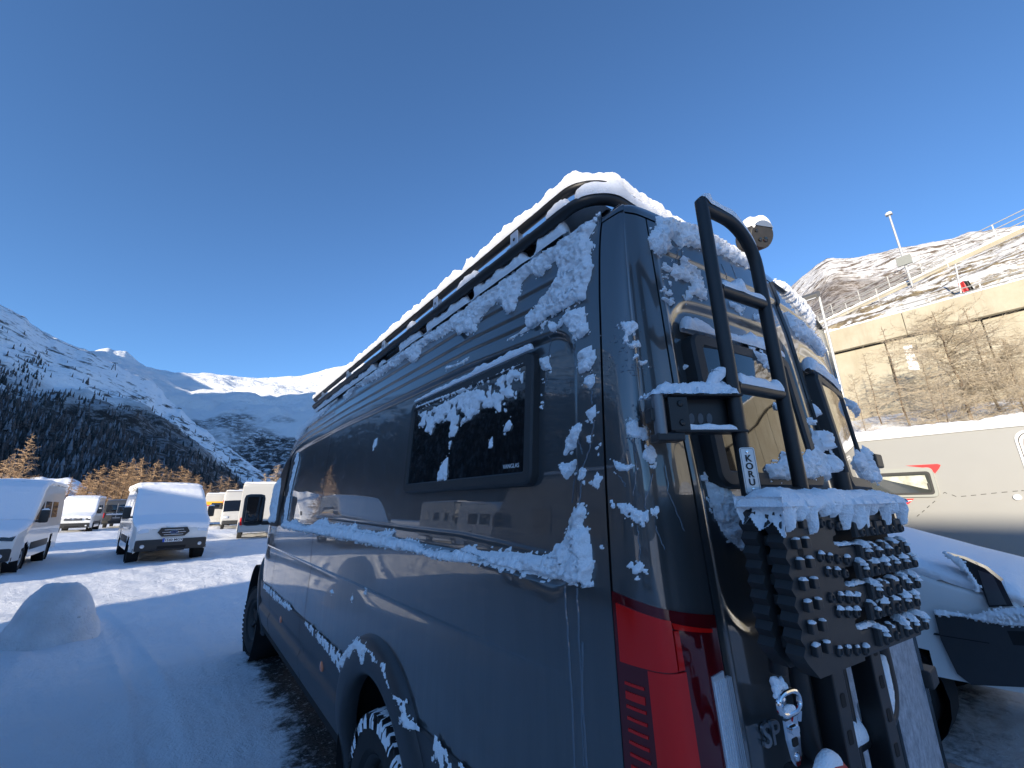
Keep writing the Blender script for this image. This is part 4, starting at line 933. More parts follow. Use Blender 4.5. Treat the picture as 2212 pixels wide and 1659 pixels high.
# red strap end below, capped with snow
s0, z0 = lad_hit((1800, 1652), 0.06)
mb = MB(); mb.tube([lad(s0 - 0.05, z0 - 0.015, 0.06), lad(s0 - 0.02, z0, 0.06), lad(s0 + 0.02, z0 - 0.01, 0.06), lad(s0 + 0.05, z0 - 0.04, 0.06)], 0.014, 10); mb.build('strap_end', RED, ladder, True)
snow_tube('strap_snow', [lad(s0 - 0.055, z0 - 0.006, 0.06), lad(s0 - 0.02, z0 + 0.006, 0.06), lad(s0 + 0.015, z0, 0.06)], 0.013, 0.011, ladder, 53, spread=85, step=.004)
# chrome model lettering on the door
(bs, bz) = rear_uv(z4(330, 830)); bs2, bz2 = rear_uv(z4(440, 740))
bp = rear_P(np.array(bs + 0.012), np.array(bz)); bq = rear_P(np.array(bs + 0.10), np.array(bz))
text('badge_lettering', 'SP', 0.068, ALU, door_l, frame_matrix(tuple(rear_P(np.array(bs - 0.012), np.array(bz + .004)) + LN * 0.006), (bq - bp), (0, 0, 1)), depth=0.004, align='LEFT', bold=0.001)

# ------------------------------------------------------------------ traction boards strapped to the carrier
BS0, BL, BZ0, BH = -0.058, 0.60, 1.478, 0.335
def board_obj(d0, label, full, dz=0.0, ds=0.0):
    root = empty('traction_board', tuple(lad(BS0 + BL / 2, BZ0, d0)), 0, label, 'traction board', 'traction boards strapped to the ladder')
    O = Vector(tuple(lad(BS0 + BL / 2, BZ0, d0))); rot = Matrix(((LT[0], LN[0], 0), (LT[1], LN[1], 0), (0, 0, 1)))
    def bp(s, z, d): return lad(BS0 + s + ds, BZ0 + z + dz, d0 + d)
    def part(name, b, mt, sm=False):
        o = b.build(name, mt, root, sm); o.location = -O; return o
    th = 0.014; teeth = []; nt = 9
    for k in range(nt):
        z = BH - 0.03 - k * (BH - 0.06) / nt; teeth += [(0.012, z), (0.0, z - (BH - 0.06) / nt * 0.5)]
    SL = [(0.252, 0.205), (0.163, 0.215), (0.072, 0.225)]                     # slots: height of the middle, where each begins
    bars = [(BH, SL[0][0] + 0.013), (SL[0][0] - 0.013, SL[1][0] + 0.013), (SL[1][0] - 0.013, SL[2][0] + 0.013), (SL[2][0] - 0.014, 0.0)]
    outline = [(0.215, BH), (0.03, BH), (0.012, BH - 0.02)] + teeth + [(0.012, 0.03), (0.045, 0.0), (0.235, 0.0)]
    for zc, s0 in SL[::-1]: outline += [(s0 + 0.02, zc - 0.013), (s0 + 0.004, zc - 0.009), (s0, zc), (s0 + 0.004, zc + 0.009), (s0 + 0.02, zc + 0.013)]
    b = MB(); b.prism(outline[::-1], bp(0, 0, -0.022), LT, (0, 0, 1), LN, 0.022 + th); part('tread_plate', b, BLACKP)
    for i, (z1, z0) in enumerate(bars):
        s1 = BL - (0.012 if i < 3 else 0.03); zz0 = z0 + (0.012 if i < 3 else 0.0); zz1 = z1 - (0.004 if i else 0.0); b = MB(); b.box(bp((0.232 + s1) / 2, (zz0 + zz1) / 2, (th - 0.022) / 2 - 0.003), (s1 - 0.236, th + 0.016, zz1 - zz0), rot, 0.007); part('tread_bar', b, BLACKP)
    b = MB(); b.box(bp(0.41, BH / 2, -0.026), (0.36, 0.006, BH - 0.02), rot); part('back_web', b, GAP)
    if not full:
        first = None
        for r in range(7):
            if first is None: b = MB(); b.box((0, 0, 0), (0.020, 0.018, 0.022), None, 0.003); o = first = b.build('peg', BLACKP, root)
            else: o = bpy.data.objects.new('peg', first.data); _link0(o, root)
            o.matrix_local = Matrix.Translation(Vector(tuple(bp(0.040, BH - 0.040 - 0.0405 * r, th + 0.006))) - O) @ rot.to_4x4()
        return root, O, bp
    def many(name, b, spots, mt=BLACKP, sm=False):
        first = b.build(name, mt, root, sm)
        for i, (s, z, d) in enumerate(spots):
            o = first if i == 0 else bpy.data.objects.new(name, first.data)
            if i: _link0(o, root)
            o.matrix_local = Matrix.Translation(Vector(tuple(bp(s, z, d))) - O) @ rot.to_4x4()
    # fingers: tapered blocks standing off the bars in staggered rows, each with a stud near its foot
    rows = [(0.272, 0.330, 0.046), (0.218, 0.335, 0.030), (0.180, 0.306, 0.030), (0.130, 0.345, 0.030), (0.090, 0.316, 0.030), (0.034, 0.330, 0.044)]
    fing = []; studs = []
    b = MB(); v = []
    for (w, h, d) in ((0.0205, 0.019, 0.0), (0.019, 0.018, 0.008), (0.0155, 0.0155, 0.012)): v += [(-w, -h * 1.0, 0), (w, -h, 0), (w, h, 0), (-w, h, 0)]
    hs = (0.0, 0.009, 0.012); V = [(v[i][0], -hs[i // 4], v[i][1]) for i in range(12)]
    b.add([(x, -y, z) for x, y, z in V], [(0, 1, 5, 4), (1, 2, 6, 5), (2, 3, 7, 6), (3, 0, 4, 7), (4, 5, 9, 8), (5, 6, 10, 9), (6, 7, 11, 10), (7, 4, 8, 11), (8, 9, 10, 11)])
    for k, (z, s0, h) in enumerate(rows):
        for s in np.arange(s0, BL - 0.01, 0.056): fing.append((s, z, th - 0.005)); studs.append((s + 0.003, z - 0.006, th + 0.006))
    many('tread_block', b, fing, BLACKP, True)
    flat = []
    for z, s0 in ((0.298, 0.128), (0.222, 0.130), (0.190, 0.148), (0.138, 0.140), (0.106, 0.160), (0.036, 0.128)):
        flat += [(s0 + 0.037 * j, z - 0.005 * j, th) for j in range(4 if z not in (0.190, 0.106) else 3)]
    studs += flat
    b = MB(); b.lathe([(0.0115, 0.0), (0.0110, 0.004), (0.0095, 0.007), (0.006, 0.008), (0.0045, 0.005), (0.0, 0.005)], (0, 0, 0), (0, 1, 0), 7); many('stud', b, studs)
    pegs = [(0.038 + 0.040 * c, BH - 0.040 - 0.0405 * r, th + 0.006) for r in range(7) for c in range(2)]
    b = MB(); b.box((0, 0, 0), (0.019, 0.013, 0.020), None, 0.003); many('peg', b, pegs)
    for s, z in ((0.060, BH - 0.098), (0.060, BH - 0.245)):
        b = MB(); b.prism([(0.011 * math.cos(t), 0.011 * math.sin(t)) for t in np.linspace(0, 2 * math.pi, 15)[:-1]], bp(s, z, th), LT, (0, 0, 1), LN, 0.0006); part('bolt_hole', b, GAP)
    # loose snow on the tops of blocks, studs and pegs
    b = MB(); rg = np.random.default_rng(5)
    for i, (s, z, d) in enumerate(fing):
        if z > 0.27: continue
        k = rg.uniform(0.55, 1.25)
        for j in range(2): snow_cap(b, bp(s + rg.uniform(-.006, .006), z + 0.012 + 0.004 * j, th + 0.002 - 0.006 * j), 0.014 * k, 0.015 * k, 0.013 * k, i * 3 + j, 4, 11)
        if rg.random() < 0.7: snow_cap(b, bp(s + 0.003, z + 0.003, th + 0.011), 0.009, 0.008, 0.008, 400 + i, 3, 9)
    for i, (s, z, d) in enumerate(flat):
        if z > 0.27: continue
        if rg.random() < 0.8: k = rg.uniform(0.5, 1.1); snow_cap(b, bp(s, z + 0.007, th + 0.006), 0.012 * k, 0.009 * k, 0.010 * k, 500 + i, 3, 9)
    for i, (s, z, d) in enumerate(pegs): k = rg.uniform(0.6, 1.1); snow_cap(b, bp(s, z + 0.010, th + 0.007), 0.010 * k, 0.008, 0.006 * k, 700 + i, 3, 9)
    for zc, s0 in SL:
        for q in np.arange(s0 + .03, s0 + 0.12, 0.018): snow_cap(b, bp(q, zc - 0.014, th - 0.012), 0.016, 0.010, 0.010 * rg.uniform(.5, 1.2), int(q * 999), 3, 9)
    part('loose_snow', b, SNOW, True)['kind'] = 'stuff'
    return root, O, bp
back_board = board_obj(0.022, 'black traction board nearer the door, mostly hidden by the outer board', False, 0.004, -0.004)
front_board = board_obj(0.078, 'outer black traction board with knobbly studs and a thick cap of snow', True)
root_f, O_f, bpf = front_board
def onboard(o):
    o.location = -O_f; return o
tfn = lambda u, v: lad(0, BZ0 + BH + 0.001, 0.0) + LT * (BS0 + u[..., None]) + LN * v[..., None]
onboard(snow_on('snow_cap', tfn, [[(-0.012, -0.005), (0.60, -0.005), (0.605, 0.118), (0.35, 0.122), (-0.005, 0.112)]], root_f, 0.004, 0.100, 0.006, 21, -1, edge=0.07, lump=0.30, scale=0.45, crumbs=0))
ffn = lambda u, v: lad(0, BZ0, 0.096) + LT * (BS0 + u[..., None]) + np.array([0, 0, 1.0]) * v[..., None]
teeth = [(0.0, BH + .016), (0.12, BH + .024), (0.25, BH + .034), (0.38, BH + .026), (0.5, BH + .03), (0.60, BH + .012)]
rgt = np.random.default_rng(12)
for k, s in enumerate(np.linspace(0.585, 0.02, 12)):
    s = s + rgt.uniform(-.008, .008); q = rgt.uniform(0.015, 0.060); w_ = rgt.uniform(0.010, 0.020); teeth += [(s + w_ + .006, BH - 0.008 - .012 * rgt.random()), (s + w_ * .4, BH - q), (s - w_ * .4, BH - q - .004), (s - w_ - .002, BH - 0.008)]
onboard(snow_on('snow_drips', ffn, [teeth], root_f, 0.003, 0.050, 0.003, 23, 1, edge=0.03, lump=0.3, scale=0.7, crumbs=0))
lfn = lambda u, v: lad(BS0 - 0.002, BZ0, 0.0) + LN * u[..., None] + np.array([0, 0, 1.0]) * v[..., None]
onboard(snow_on('snow_drips', lfn, [[(0.0, BH + .02), (0.11, BH + .02), (0.10, BH - 0.06), (0.08, BH - 0.03), (0.05, BH - 0.05), (0.03, BH - 0.02), (0.01, BH - 0.05)]], root_f, 0.003, 0.034, 0.004, 24, -1, edge=0.022, lump=0.35, crumbs=0))

# ------------------------------------------------------------------ snow clinging to the body
z3 = zoomed(550, 400, 2.4578); z5 = zoomed(1350, 400, 3.16); z5b = zoomed(950, 780, 4.148); z4s = zoomed(550, 1000, 2.0733); z6b = zoomed(620, 1100, 4.147); z8 = zoomed(550, 1350, 3.687); z2b = zoomed(1550, 700, 3.529)
def SP(zf, pts): return [side_uv(zf(*p)) for p in pts]
def RP(zf, pts): return [rear_uv(zf(*p)) for p in pts]
S1 = SP(z3, [(1975,305),(2060,260),(2092,262),(2085,310),(2060,380),(2045,480),(2055,560),(2040,640),(2020,740),(1960,760),(1880,800),(1800,850),(1720,905),(1695,885),(1690,840),(1750,780),(1810,700),(1870,620),(1890,560),(1850,510),(1800,570),(1760,610),(1700,600),(1650,650),(1640,720),(1610,800),(1580,820),(1560,780),(1510,750),(1470,790),(1430,830),(1400,880),(1390,920),(1310,940),(1280,930),(1250,910),(1200,950),(1150,970),(1080,1020),(1060,1080),(1030,1100),(1000,1070),(960,1100),(900,1140),(820,1190),(760,1220),(700,1240),(650,1310),(630,1310),(640,1250),(700,1210),(800,1140),(900,1070),(1000,1010),(1100,950),(1200,890),(1320,790),(1340,740),(1420,680),(1480,650),(1600,580),(1620,530),(1700,520),(1800,450),(1900,380),(1920,340)])
snow_on('side_snow', side_P, [S1], van, 0.005, 0.040, 0.012, 101, -1, edge=0.020)
S1b = [SP(z3, [(580,1300),(540,1370),(480,1430),(420,1480),(370,1550),(350,1540),(400,1460),(470,1360)])]
S1b += [SP(z3, [(1920,800),(2020,780),(2035,870),(2040,920),(1980,970),(1930,930),(1900,860),(1880,900),(1830,920),(1800,870),(1775,920),(1762,890),(1800,855),(1860,890),(1890,840)])]
S1b += [SP(z5b, q) for q in ([(1700,180),(1800,120),(1830,280),(1800,350),(1740,400),(1700,390),(1690,260)], [(1750,420),(1830,375),(1840,480),(1800,545),(1745,500)], [(1760,760),(1840,700),(1855,800),(1810,830),(1770,800)],
    [(1690,870),(1705,900),(1670,1050),(1640,1130),(1590,1160),(1550,1210),(1550,1170),(1570,1050),(1620,940)], [(1500,1230),(1560,1290),(1600,1270),(1680,1215),(1640,1310),(1620,1380),(1580,1425),(1520,1340)], [(1765,1000),(1810,990),(1790,1050),(1765,1045)],
    [(1700,1330),(1720,1300),(1765,1340),(1740,1410),(1680,1420)], [(1760,1445),(1820,1430),(1870,1340),(1890,1390),(1915,1400),(1890,1450),(1880,1520),(1800,1480)], [(1850,1110),(1870,1070),(1890,1120),(1860,1160)], [(1290,260),(1390,235),(1415,350),(1380,370),(1330,340)], [(1305,470),(1330,445),(1360,465),(1355,478)], [(1305,600),(1325,570),(1340,610),(1320,635)], [(1305,730),(1325,700),(1335,740)])]
snow_on('side_snow', side_P, S1b, van, 0.0045, 0.026, 0.007, 111, -1, edge=0.014)
thin = [SP(z3, q) for q in ([(1580,965),(1640,930),(1705,895),(1712,905),(1650,940),(1585,972)], [(1210,1145),(1225,1125),(1270,1115),(1340,1080),(1345,1088),(1280,1125),(1230,1145)])]
thin += [SP(z8, q) for q in ([(830,130),(845,110),(855,145),(840,155)], [(1010,185),(1018,168),(1028,200),(1018,212)], [(1120,150),(1130,95),(1142,110),(1132,160)])]
thin += [SP(z4s, q) for q in ([(670,110),(682,60),(694,55),(686,90)], [(1770,580),(1785,570),(1800,590),(1780,596)])]
snow_on('side_snow', side_P, thin, van, 0.005, 0.014, 0.003, 121, -1, edge=0.006)
belt = SP(z6b, [(190,480),(240,520),(300,490),(340,540),(420,560),(520,500),(600,480),(640,530),(700,520),(780,550),(860,540),(890,510),(910,580),(1000,590),(1060,610),(1150,600),(1270,595),(1240,640),(1300,690),(1380,670),(1490,710),(1560,760),(1650,790),(1780,790),(1850,800),(1900,770),(1980,740),(2060,750),(2100,790)]) + SP(z4s, [(1160,580),(1220,610),(1300,600),(1400,615),(1520,625),(1570,590),(1620,520),(1640,480),(1650,400),(1700,390),(1705,420),(1690,470),(1720,530),(1740,680),(1730,762),(1690,758),(1600,742),(1500,722),(1400,702),(1300,682),(1200,662),(1080,657),(960,632),(860,602),(780,592),(640,562),(520,542),(400,517),(300,502),(240,492)])
snow_on('belt_snow', side_P, [belt], van, 0.0052, 0.042, 0.007, 131, -1, edge=0.022)
flare_P = lambda u, v: np.stack(np.broadcast_arrays(S(v) - 0.020, u, v), -1)
archs = SP(z8, [(985,780),(970,720),(990,640),(1030,590),(1095,540),(1180,570),(1200,600),(1250,630),(1290,690),(1360,730),(1370,790),(1400,900),(1430,980),(1470,1010),(1510,1090),(1530,1200),(1620,1300),(1600,1310),(1480,1250),(1460,1150),(1440,1040),(1410,970),(1360,850),(1340,780),(1290,750),(1260,720),(1240,660),(1190,650),(1180,760),(1160,750),(1120,620),(1070,620),(1050,720),(1030,660),(1000,700)])
snow_on('arch_snow', flare_P, [archs], van, 0.005, 0.028, 0.005, 141, -1, edge=0.012)
# powder caught on the cladding
clad_P = lambda u, v: np.stack(np.broadcast_arrays(S(v) - 0.0125, u, v), -1)
snow_on('powder_snow', clad_P, [[(4.4, 0.955), (6.1, 0.955), (6.1, 0.91), (5.4, 0.90), (4.6, 0.925)], [(2.88, 0.955), (3.9, 0.955), (3.9, 0.935), (3.2, 0.90), (2.9, 0.86)], [(1.0, 0.955), (1.70, 0.955), (1.72, 0.90), (1.45, 0.86), (1.2, 0.88), (1.0, 0.86)]], van, 0.006, 0.006, 0.010, 151, -1, holes=0.34, edge=0.006)
# snow on the side window
wfn = lambda u, v: np.stack(np.broadcast_arrays(S(v) + 0.024 - 0.0255, u, v), -1)
wglass = SP(z5b, [(170,790),(330,740),(420,690),(560,620),(700,570),(830,540),(960,450),(1040,400),(1100,370),(1190,390),(1190,510),(1170,440),(1110,470),(1070,510),(1110,570),(1110,650),(1060,640),(1010,600),(1000,700),(1020,750),(960,780),(920,720),(880,740),(800,750),(740,790),(680,850),(600,890),(560,920),(520,1000),(490,1000),(500,870),(440,840),(400,870),(330,890),(300,980),(250,960),(260,900),(180,900),(220,840)])
snow_on('window_snow', wfn, [wglass], fr, 0.0045, 0.016, 0.010, 161, -1, holes=0.20, edge=0.008)
wsm = [SP(z5b, q) for q in ([(1060,840),(1090,900),(1030,980),(1020,930)], [(370,1440),(445,1420),(460,1200),(400,1290),(370,1370)], [(470,1150),(500,1050),(480,1060)], [(870,1130),(900,1110),(900,1000),(870,1070)], [(150,715),(600,545),(1000,380),(1240,270),(1245,300),(1000,405),(600,575),(150,740)])]
snow_on('window_snow', wfn, wsm, fr, 0.0045, 0.018, 0.004, 165, -1, edge=0.008)
snow_tube('window_snow', [(float(S(WZ1)) - 0.004, y, WZ1 + 0.002) for y in np.linspace(WY0 + .01, WY1 - .03, 30)], 0.006, 0.032, fr, 167, spread=85, n=10, step=0.006, hfun=lambda t: 1.25 - 0.8 * t)
z2c = lambda x, y: ((516 + x / 3.0025) * 0.921667, (890 + y / 3.0025) * 0.921667)
snow_on('door_snow', lambda u, v: side_P(u, v) + np.array([-0.008, 0, 0]), [SP(z2c, [(432,690),(405,780),(395,850),(362,950),(352,1000),(392,1000),(412,850),(430,750)]), SP(z2c, [(548,500),(556,560),(538,640),(506,770),(478,950),(468,1000),(456,1000),(468,900),(495,760),(526,600)])], van, 0.010, 0.02, 0.008, 175, -1, edge=0.02, holes=0.12)
# frozen trickles below the snow
def trickle(uvs, fn, r, parent, seed):
    uvs = np.array(uvs, float); L = np.linspace(0, 1, 50); u = np.interp(L, np.linspace(0, 1, len(uvs)), uvs[:, 0]) + 0.004 * fbm(L * 9, seed, oct=3, seed=seed); v = np.interp(L, np.linspace(0, 1, len(uvs)), uvs[:, 1])
    mb = MB(); mb.tube([tuple(p) for p in fn(u, v)], [r * (0.7 + 0.5 * abs(math.sin(k * 1.7 + seed))) for k in range(50)], 6); return mb.build('frozen_trickle', ICE, parent, True)
for k, q in enumerate(([(1605, 765), (1620, 1050), (1650, 1655)], [(1660, 780), (1680, 1050), (1705, 1655)], [(1690, 1050), (1690, 1350), (1700, 1655)])): trickle(SP(z4s, q), side_P, 0.0035, van, k)
for k, q in enumerate(([(1640, 50), (1655, 400)], [(1810, 540), (1820, 690)], [(1830, 850), (1790, 1150), (1720, 1320)], [(1680, 1050), (1720, 1180)], [(1640, 1410), (1625, 1650)], [(1720, 1430), (1700, 1650)], [(1395, 30), (1390, 230)], [(1370, 370), (1368, 510)])): trickle(SP(z5b, q), side_P, 0.0022, van, 10 + k)

PT = [[(255,230),(262,340),(250,480)], [(330,380),(300,500),(300,600)], [(380,350),(400,470),(440,560),(470,640)], [(268,610),(275,690),(275,760)], [(340,610),(360,650),(385,720)], [(225,230),(262,300)], [(180,390),(215,450)]]
for k, q in enumerate(PT): trickle(RP(z6, q), rear_P, 0.0018, van, 40 + k)
for k, q in enumerate(([(745,600),(752,690)], [(770,545),(790,640)], [(1035,640),(1050,780)], [(1075,690),(1115,800)], [(1150,700),(1190,820)])): trickle(RP(z5, q), rear_P, 0.0018, door_l, 60 + k)
b = MB(); rgd = np.random.default_rng(4)
for (ax, ay, n_, zf, sx_, sy_) in ((330, 1250, 60, z5, 130, 200), (430, 1440, 50, z5, 100, 80), (270, 190, 60, z6, 60, 70)):
    for i in range(n_):
        uv = rear_uv(zf(ax + rgd.normal(0, sx_ * .55), ay + rgd.normal(0, sy_ * .55)))
        if uv[0] > UG - .01: continue
        P = rear_P(np.array(uv[0]), np.array(uv[1])); e_ = 1e-3; du = rear_P(np.array(uv[0] + e_), np.array(uv[1])) - P; dn = np.cross(du, (0, 0, 1)); dn /= np.linalg.norm(dn)
        r_ = rgd.uniform(0.0012, 0.0034); b.lathe([(0.0, r_ * .7), (r_ * .7, r_ * .5), (r_, 0.0)], tuple(P), tuple(dn), 6)
b.build('water_drops', ICE, van, True)['kind'] = 'stuff'
# rear: pillar and doors
pil = [RP(z6, q) for q in ([(215,170),(260,155),(310,200),(290,240),(220,220)], [(165,325),(210,350),(270,330),(270,350),(220,380),(180,360)], [(170,510),(240,520),(290,560),(360,520),(340,580),(260,600),(200,560)], [(240,780),(275,760),(315,810),(280,840),(240,810)], [(290,290),(320,255),(350,310),(330,340),(295,325)])]
pil += [RP(z5, q) for q in ([(330,1130),(440,1110),(460,1160),(390,1230),(390,1290),(460,1250),(470,1290),(410,1320),(350,1280),(370,1200)], [(420,1360),(450,1350),(460,1390),(425,1390)], [(460,1410),(530,1400),(530,1440),(480,1450)])]
snow_on('pillar_snow', rear_P, pil, van, 0.0045, 0.016, 0.005, 171, 1, holes=0.10, edge=0.008)
big = [RP(z5, [(590,340),(700,365),(880,400),(1000,470),(1100,545),(1200,610),(1270,665),(1290,720),(1200,690),(1100,635),(1000,605),(900,565),(880,580),(820,545),(760,545),(700,500),(660,520),(690,570),(640,610),(600,620),(570,570),(540,500),(550,440),(590,420)])]
snow_on('rear_snow', rear_P, big, door_l, 0.0045, 0.034, 0.008, 181, 1, edge=0.016)
mid = [RP(z5, q) for q in ([(720,690),(790,620),(820,660),(870,720),(900,740),(940,850),(960,960),(920,950),(880,920),(850,940),(830,970),(790,910),(830,880),(840,840),(760,810),(700,780)], [(640,680),(720,730),(690,760),(650,740)], [(640,870),(710,910),(680,920)], [(640,920),(730,980),(700,985)], [(1130,960),(1240,1020),(1210,1060),(1160,1010)], [(1310,1060),(1350,1060),(1350,1120),(1320,1100)], [(790,1390),(820,1390),(830,1480),(800,1470)], [(645,770),(675,780),(660,810)], [(685,820),(715,830),(695,850)])]
snow_on('rear_snow', rear_P, mid, door_l, 0.004, 0.022, 0.007, 185, 1, holes=0.06, edge=0.010)
rw = [RP(z2b, [(770,1390),(860,1370),(910,1300),(1000,1270),(1060,1340),(1160,1210),(1240,1300),(1330,1300),(1370,1380),(1330,1480),(1200,1490),(1080,1495),(900,1490),(800,1490)]), RP(z2b, [(660,440),(720,480),(850,500),(880,640),(800,600),(710,520)]), RP(z2b, [(1170,1110),(1300,1100),(1330,1250),(1230,1260),(1170,1180)]), RP(z2b, [(1120,1000),(1200,1020),(1190,1060),(1140,1040)]), RP(z2b, [(850,880),(920,910),(890,940),(855,920)])]
wf = lambda u, z: rear_P(u, z) + LN * 0.036
snow_on('rear_window_snow', wf, rw, door_l, 0.005, 0.026, 0.006, 191, 1, edge=0.012)
ledge = lambda u, z: rear_P(u, z)
snow_on('rear_snow', rear_P, [RP(z6, [(555,390),(620,420),(690,480),(720,560),(740,700),(720,720),(650,660),(600,580),(570,480)])], door_l, 0.005, 0.026, 0.006, 195, 1, holes=0.05, edge=0.012)
for q, dd in ((( UG + 0.095, UG + 0.68), door_l),):
    P0 = rear_P(np.linspace(q[0], q[1], 30), np.full(30, 2.352)); P0[:, :2] += LN[:2] * 0.022
    snow_tube('rear_window_snow', P0, 0.012, 0.055, dd, 197, spread=88, n=11, step=0.005, hfun=lambda t: 0.75 + 0.35 * np.cos(t * 9))
Q0 = mir(rear_P)(np.linspace(UG + 0.68, UG + 0.095, 30), np.full(30, 2.352)); Q0[:, :2] += np.array([0.14, -0.99]) * 0.022
snow_tube('rear_window_snow', Q0, 0.014, 0.06, door_r, 198, spread=88, n=11, step=0.006)
mrp = mir(rear_P); mrv = Inv(mrp, np.arange(0.10, UG + .80, 0.008), np.arange(1.0, 2.84, 0.008))
def MP(zf, pts): return [mrv(zf(*p)) for p in pts]
rr_ = [MP(z5, [(1480,810),(1560,850),(1680,990),(1750,1100),(1740,1150),(1650,1030),(1560,930),(1500,870)]), MP(z5, [(1550,1040),(1640,1110),(1700,1150),(1780,1240),(1830,1330),(1800,1360),(1720,1270),(1640,1230),(1580,1150)]), MP(z2b, [(1210,640),(1290,680),(1350,840),(1380,960),(1330,940),(1260,800)]), MP(z2b, [(1360,920),(1395,950),(1390,1010),(1350,980)]), MP(z2b, [(1180,860),(1250,900),(1260,960),(1210,990)]), MP(z2b, [(1370,1060),(1460,1110),(1440,1190),(1400,1130)])]
snow_on('rear_snow', mrp, rr_, door_r, 0.006, 0.03, 0.010, 201, -1, edge=0.014)
mwf = lambda u, z: mrp(u, z) + np.array([0.14, -0.99, 0]) * 0.036
snow_on('rear_window_snow', mwf, [MP(z2b, [(1500,1330),(1560,1250),(1680,1230),(1750,1380),(1790,1500),(1600,1490),(1530,1400)]), MP(z2b, [(1440,830),(1480,840),(1560,950),(1550,980),(1490,920)])], door_r, 0.006, 0.028, 0.008, 205, -1, edge=0.014)
# frost film on the lower doors
FROST = NT('frost_film', 0.55); FROST.color(FROST.mix(FROST.smooth(FROST.noise(26, 8, 0.8), 0.30, 0.72), (0.16, 0.18, 0.21), (0.50, 0.53, 0.57))); FROST = FROST.m
strip('frost_film', np.linspace(UG + 0.02, UG + 0.80, 20), np.linspace(0.70, 1.46, 12), 0.0012, FROST, fn=lambda u, z: mrp(u, z) + np.array([0.06, -1, 0]) * 0.002, thick=False)
strip('frost_film', np.linspace(UG + 0.42, UG + 0.80, 14), np.linspace(0.70, 1.44, 12), 0.0015, FROST, thick=False)
# hardware on the right door edge: hinges, number plate edge
for z in (1.05, 1.35, 2.0):
    mb = MB(); mb.box((1.86, 0.60, z), (0.12, 0.05, 0.07), bev=0.01); mb.build('door_hinge', BLACKP, van)
# ------------------------------------------------------------------ parked vans
link = _link0
def loft_van(root, prof, W, mats, sill=0.34, tumble=0.10, name='body', off=0.0, y_in=0.0, zcut=None, nx=9, noise_h=0.0, seed=1, front_in=0.10):
    """prof: (y, z) along the top from the bumper line over bonnet, screen and roof to the tail"""
    prof = np.array(prof, float); L = np.concatenate([[0], np.cumsum(np.linalg.norm(np.diff(prof, axis=0), axis=1))])
    s = np.unique(np.concatenate([np.linspace(0, L[-1], 46), L])); py, pz = np.interp(s, L, prof[:, 0]), np.interp(s, L, prof[:, 1])
    H = prof[:, 1].max(); secs = []
    for y, z in zip(py, pz):
        hw = W / 2 * (1 - front_in * max(0, 1 - y / 0.8) ** 2) - 0.0
        pts = []
        for t in np.linspace(0, 1, 9):                    # up the left side
            zz = sill + (z - sill - 0.10) * t; zz = max(zz, sill)
            pts.append((-(hw - tumble * max(0, (zz - 1.1) / (H - 1.1)) ** 1.3), y, zz))
        wtop = hw - tumble * max(0, (z - 1.1) / (H - 1.1)) ** 1.3
        for a in (20, 45, 70): pts.append((-(wtop - 0.12 + 0.12 * math.cos(R_(a))), y, z - 0.10 + 0.10 * math.sin(R_(a))))
        for t in np.linspace(0, 1, 5)[1:]: pts.append((-(wtop - 0.12) * (1 - t), y, z + 0.03 * (1 - (1 - t) ** 2)))
        full = pts + [(-p[0], p[1], p[2]) for p in pts[::-1][1:]]
        secs.append(full)
    G = np.array(secs); nu, nv = G.shape[:2]; f = grid_faces(nu, nv)[:, ::-1]
    c = G.reshape(-1, 3)[f].mean(1)
    return G, f, c
def add_wheel(root, x, y, r, out, parent_name='wheel', snow=False):
    w = bpy.data.objects.new('wheel', None); w.empty_display_size = .1; w.location = (x, y, r); link(w, root)
    if 'tyre' not in add_wheel.__dict__:
        mb = MB(); mb.lathe([(0.58, -0.11), (0.70, -0.12), (0.94, -0.115), (1.0, -0.08), (1.0, 0.08), (0.94, 0.115), (0.70, 0.12), (0.58, 0.11)], (0, 0, 0), (1, 0, 0), 28); a = mb.build('tyre', RUBBER, None, True)
        mb = MB(); mb.lathe([(0.6, 0.10), (0.52, 0.07), (0.2, 0.05), (0.0, 0.06)], (0, 0, 0), (1, 0, 0), 20); mb.lathe([(0.6, -0.10), (0.52, -0.07), (0.2, -0.05), (0.0, -0.06)], (0, 0, 0), (1, 0, 0), 20); b = mb.build('rim', ALU, None, True)
        add_wheel.tyre, add_wheel.rim = a.data, b.data; bpy.data.objects.remove(a); bpy.data.objects.remove(b)
    for nm, me in (('tyre', add_wheel.tyre), ('rim', add_wheel.rim)):
        o = bpy.data.objects.new(nm, me); link(o, w); o.scale = (1, r, r)
    return w
def surf_panel(root, name, G, iu, iv, off, material, parent=None):
    """a piece lying on the lofted body, between section rows iu and profile columns iv"""
    P = G[iu[0]:iu[1] + 1, iv[0]:iv[1] + 1]; du = np.gradient(P, axis=0); dv = np.gradient(P, axis=1); N = np.cross(dv, du); N /= np.linalg.norm(N, axis=-1, keepdims=True) + 1e-9
    return mk(name, (P + N * off).reshape(-1, 3), grid_faces(*P.shape[:2])[:, ::-1], material, root, True)
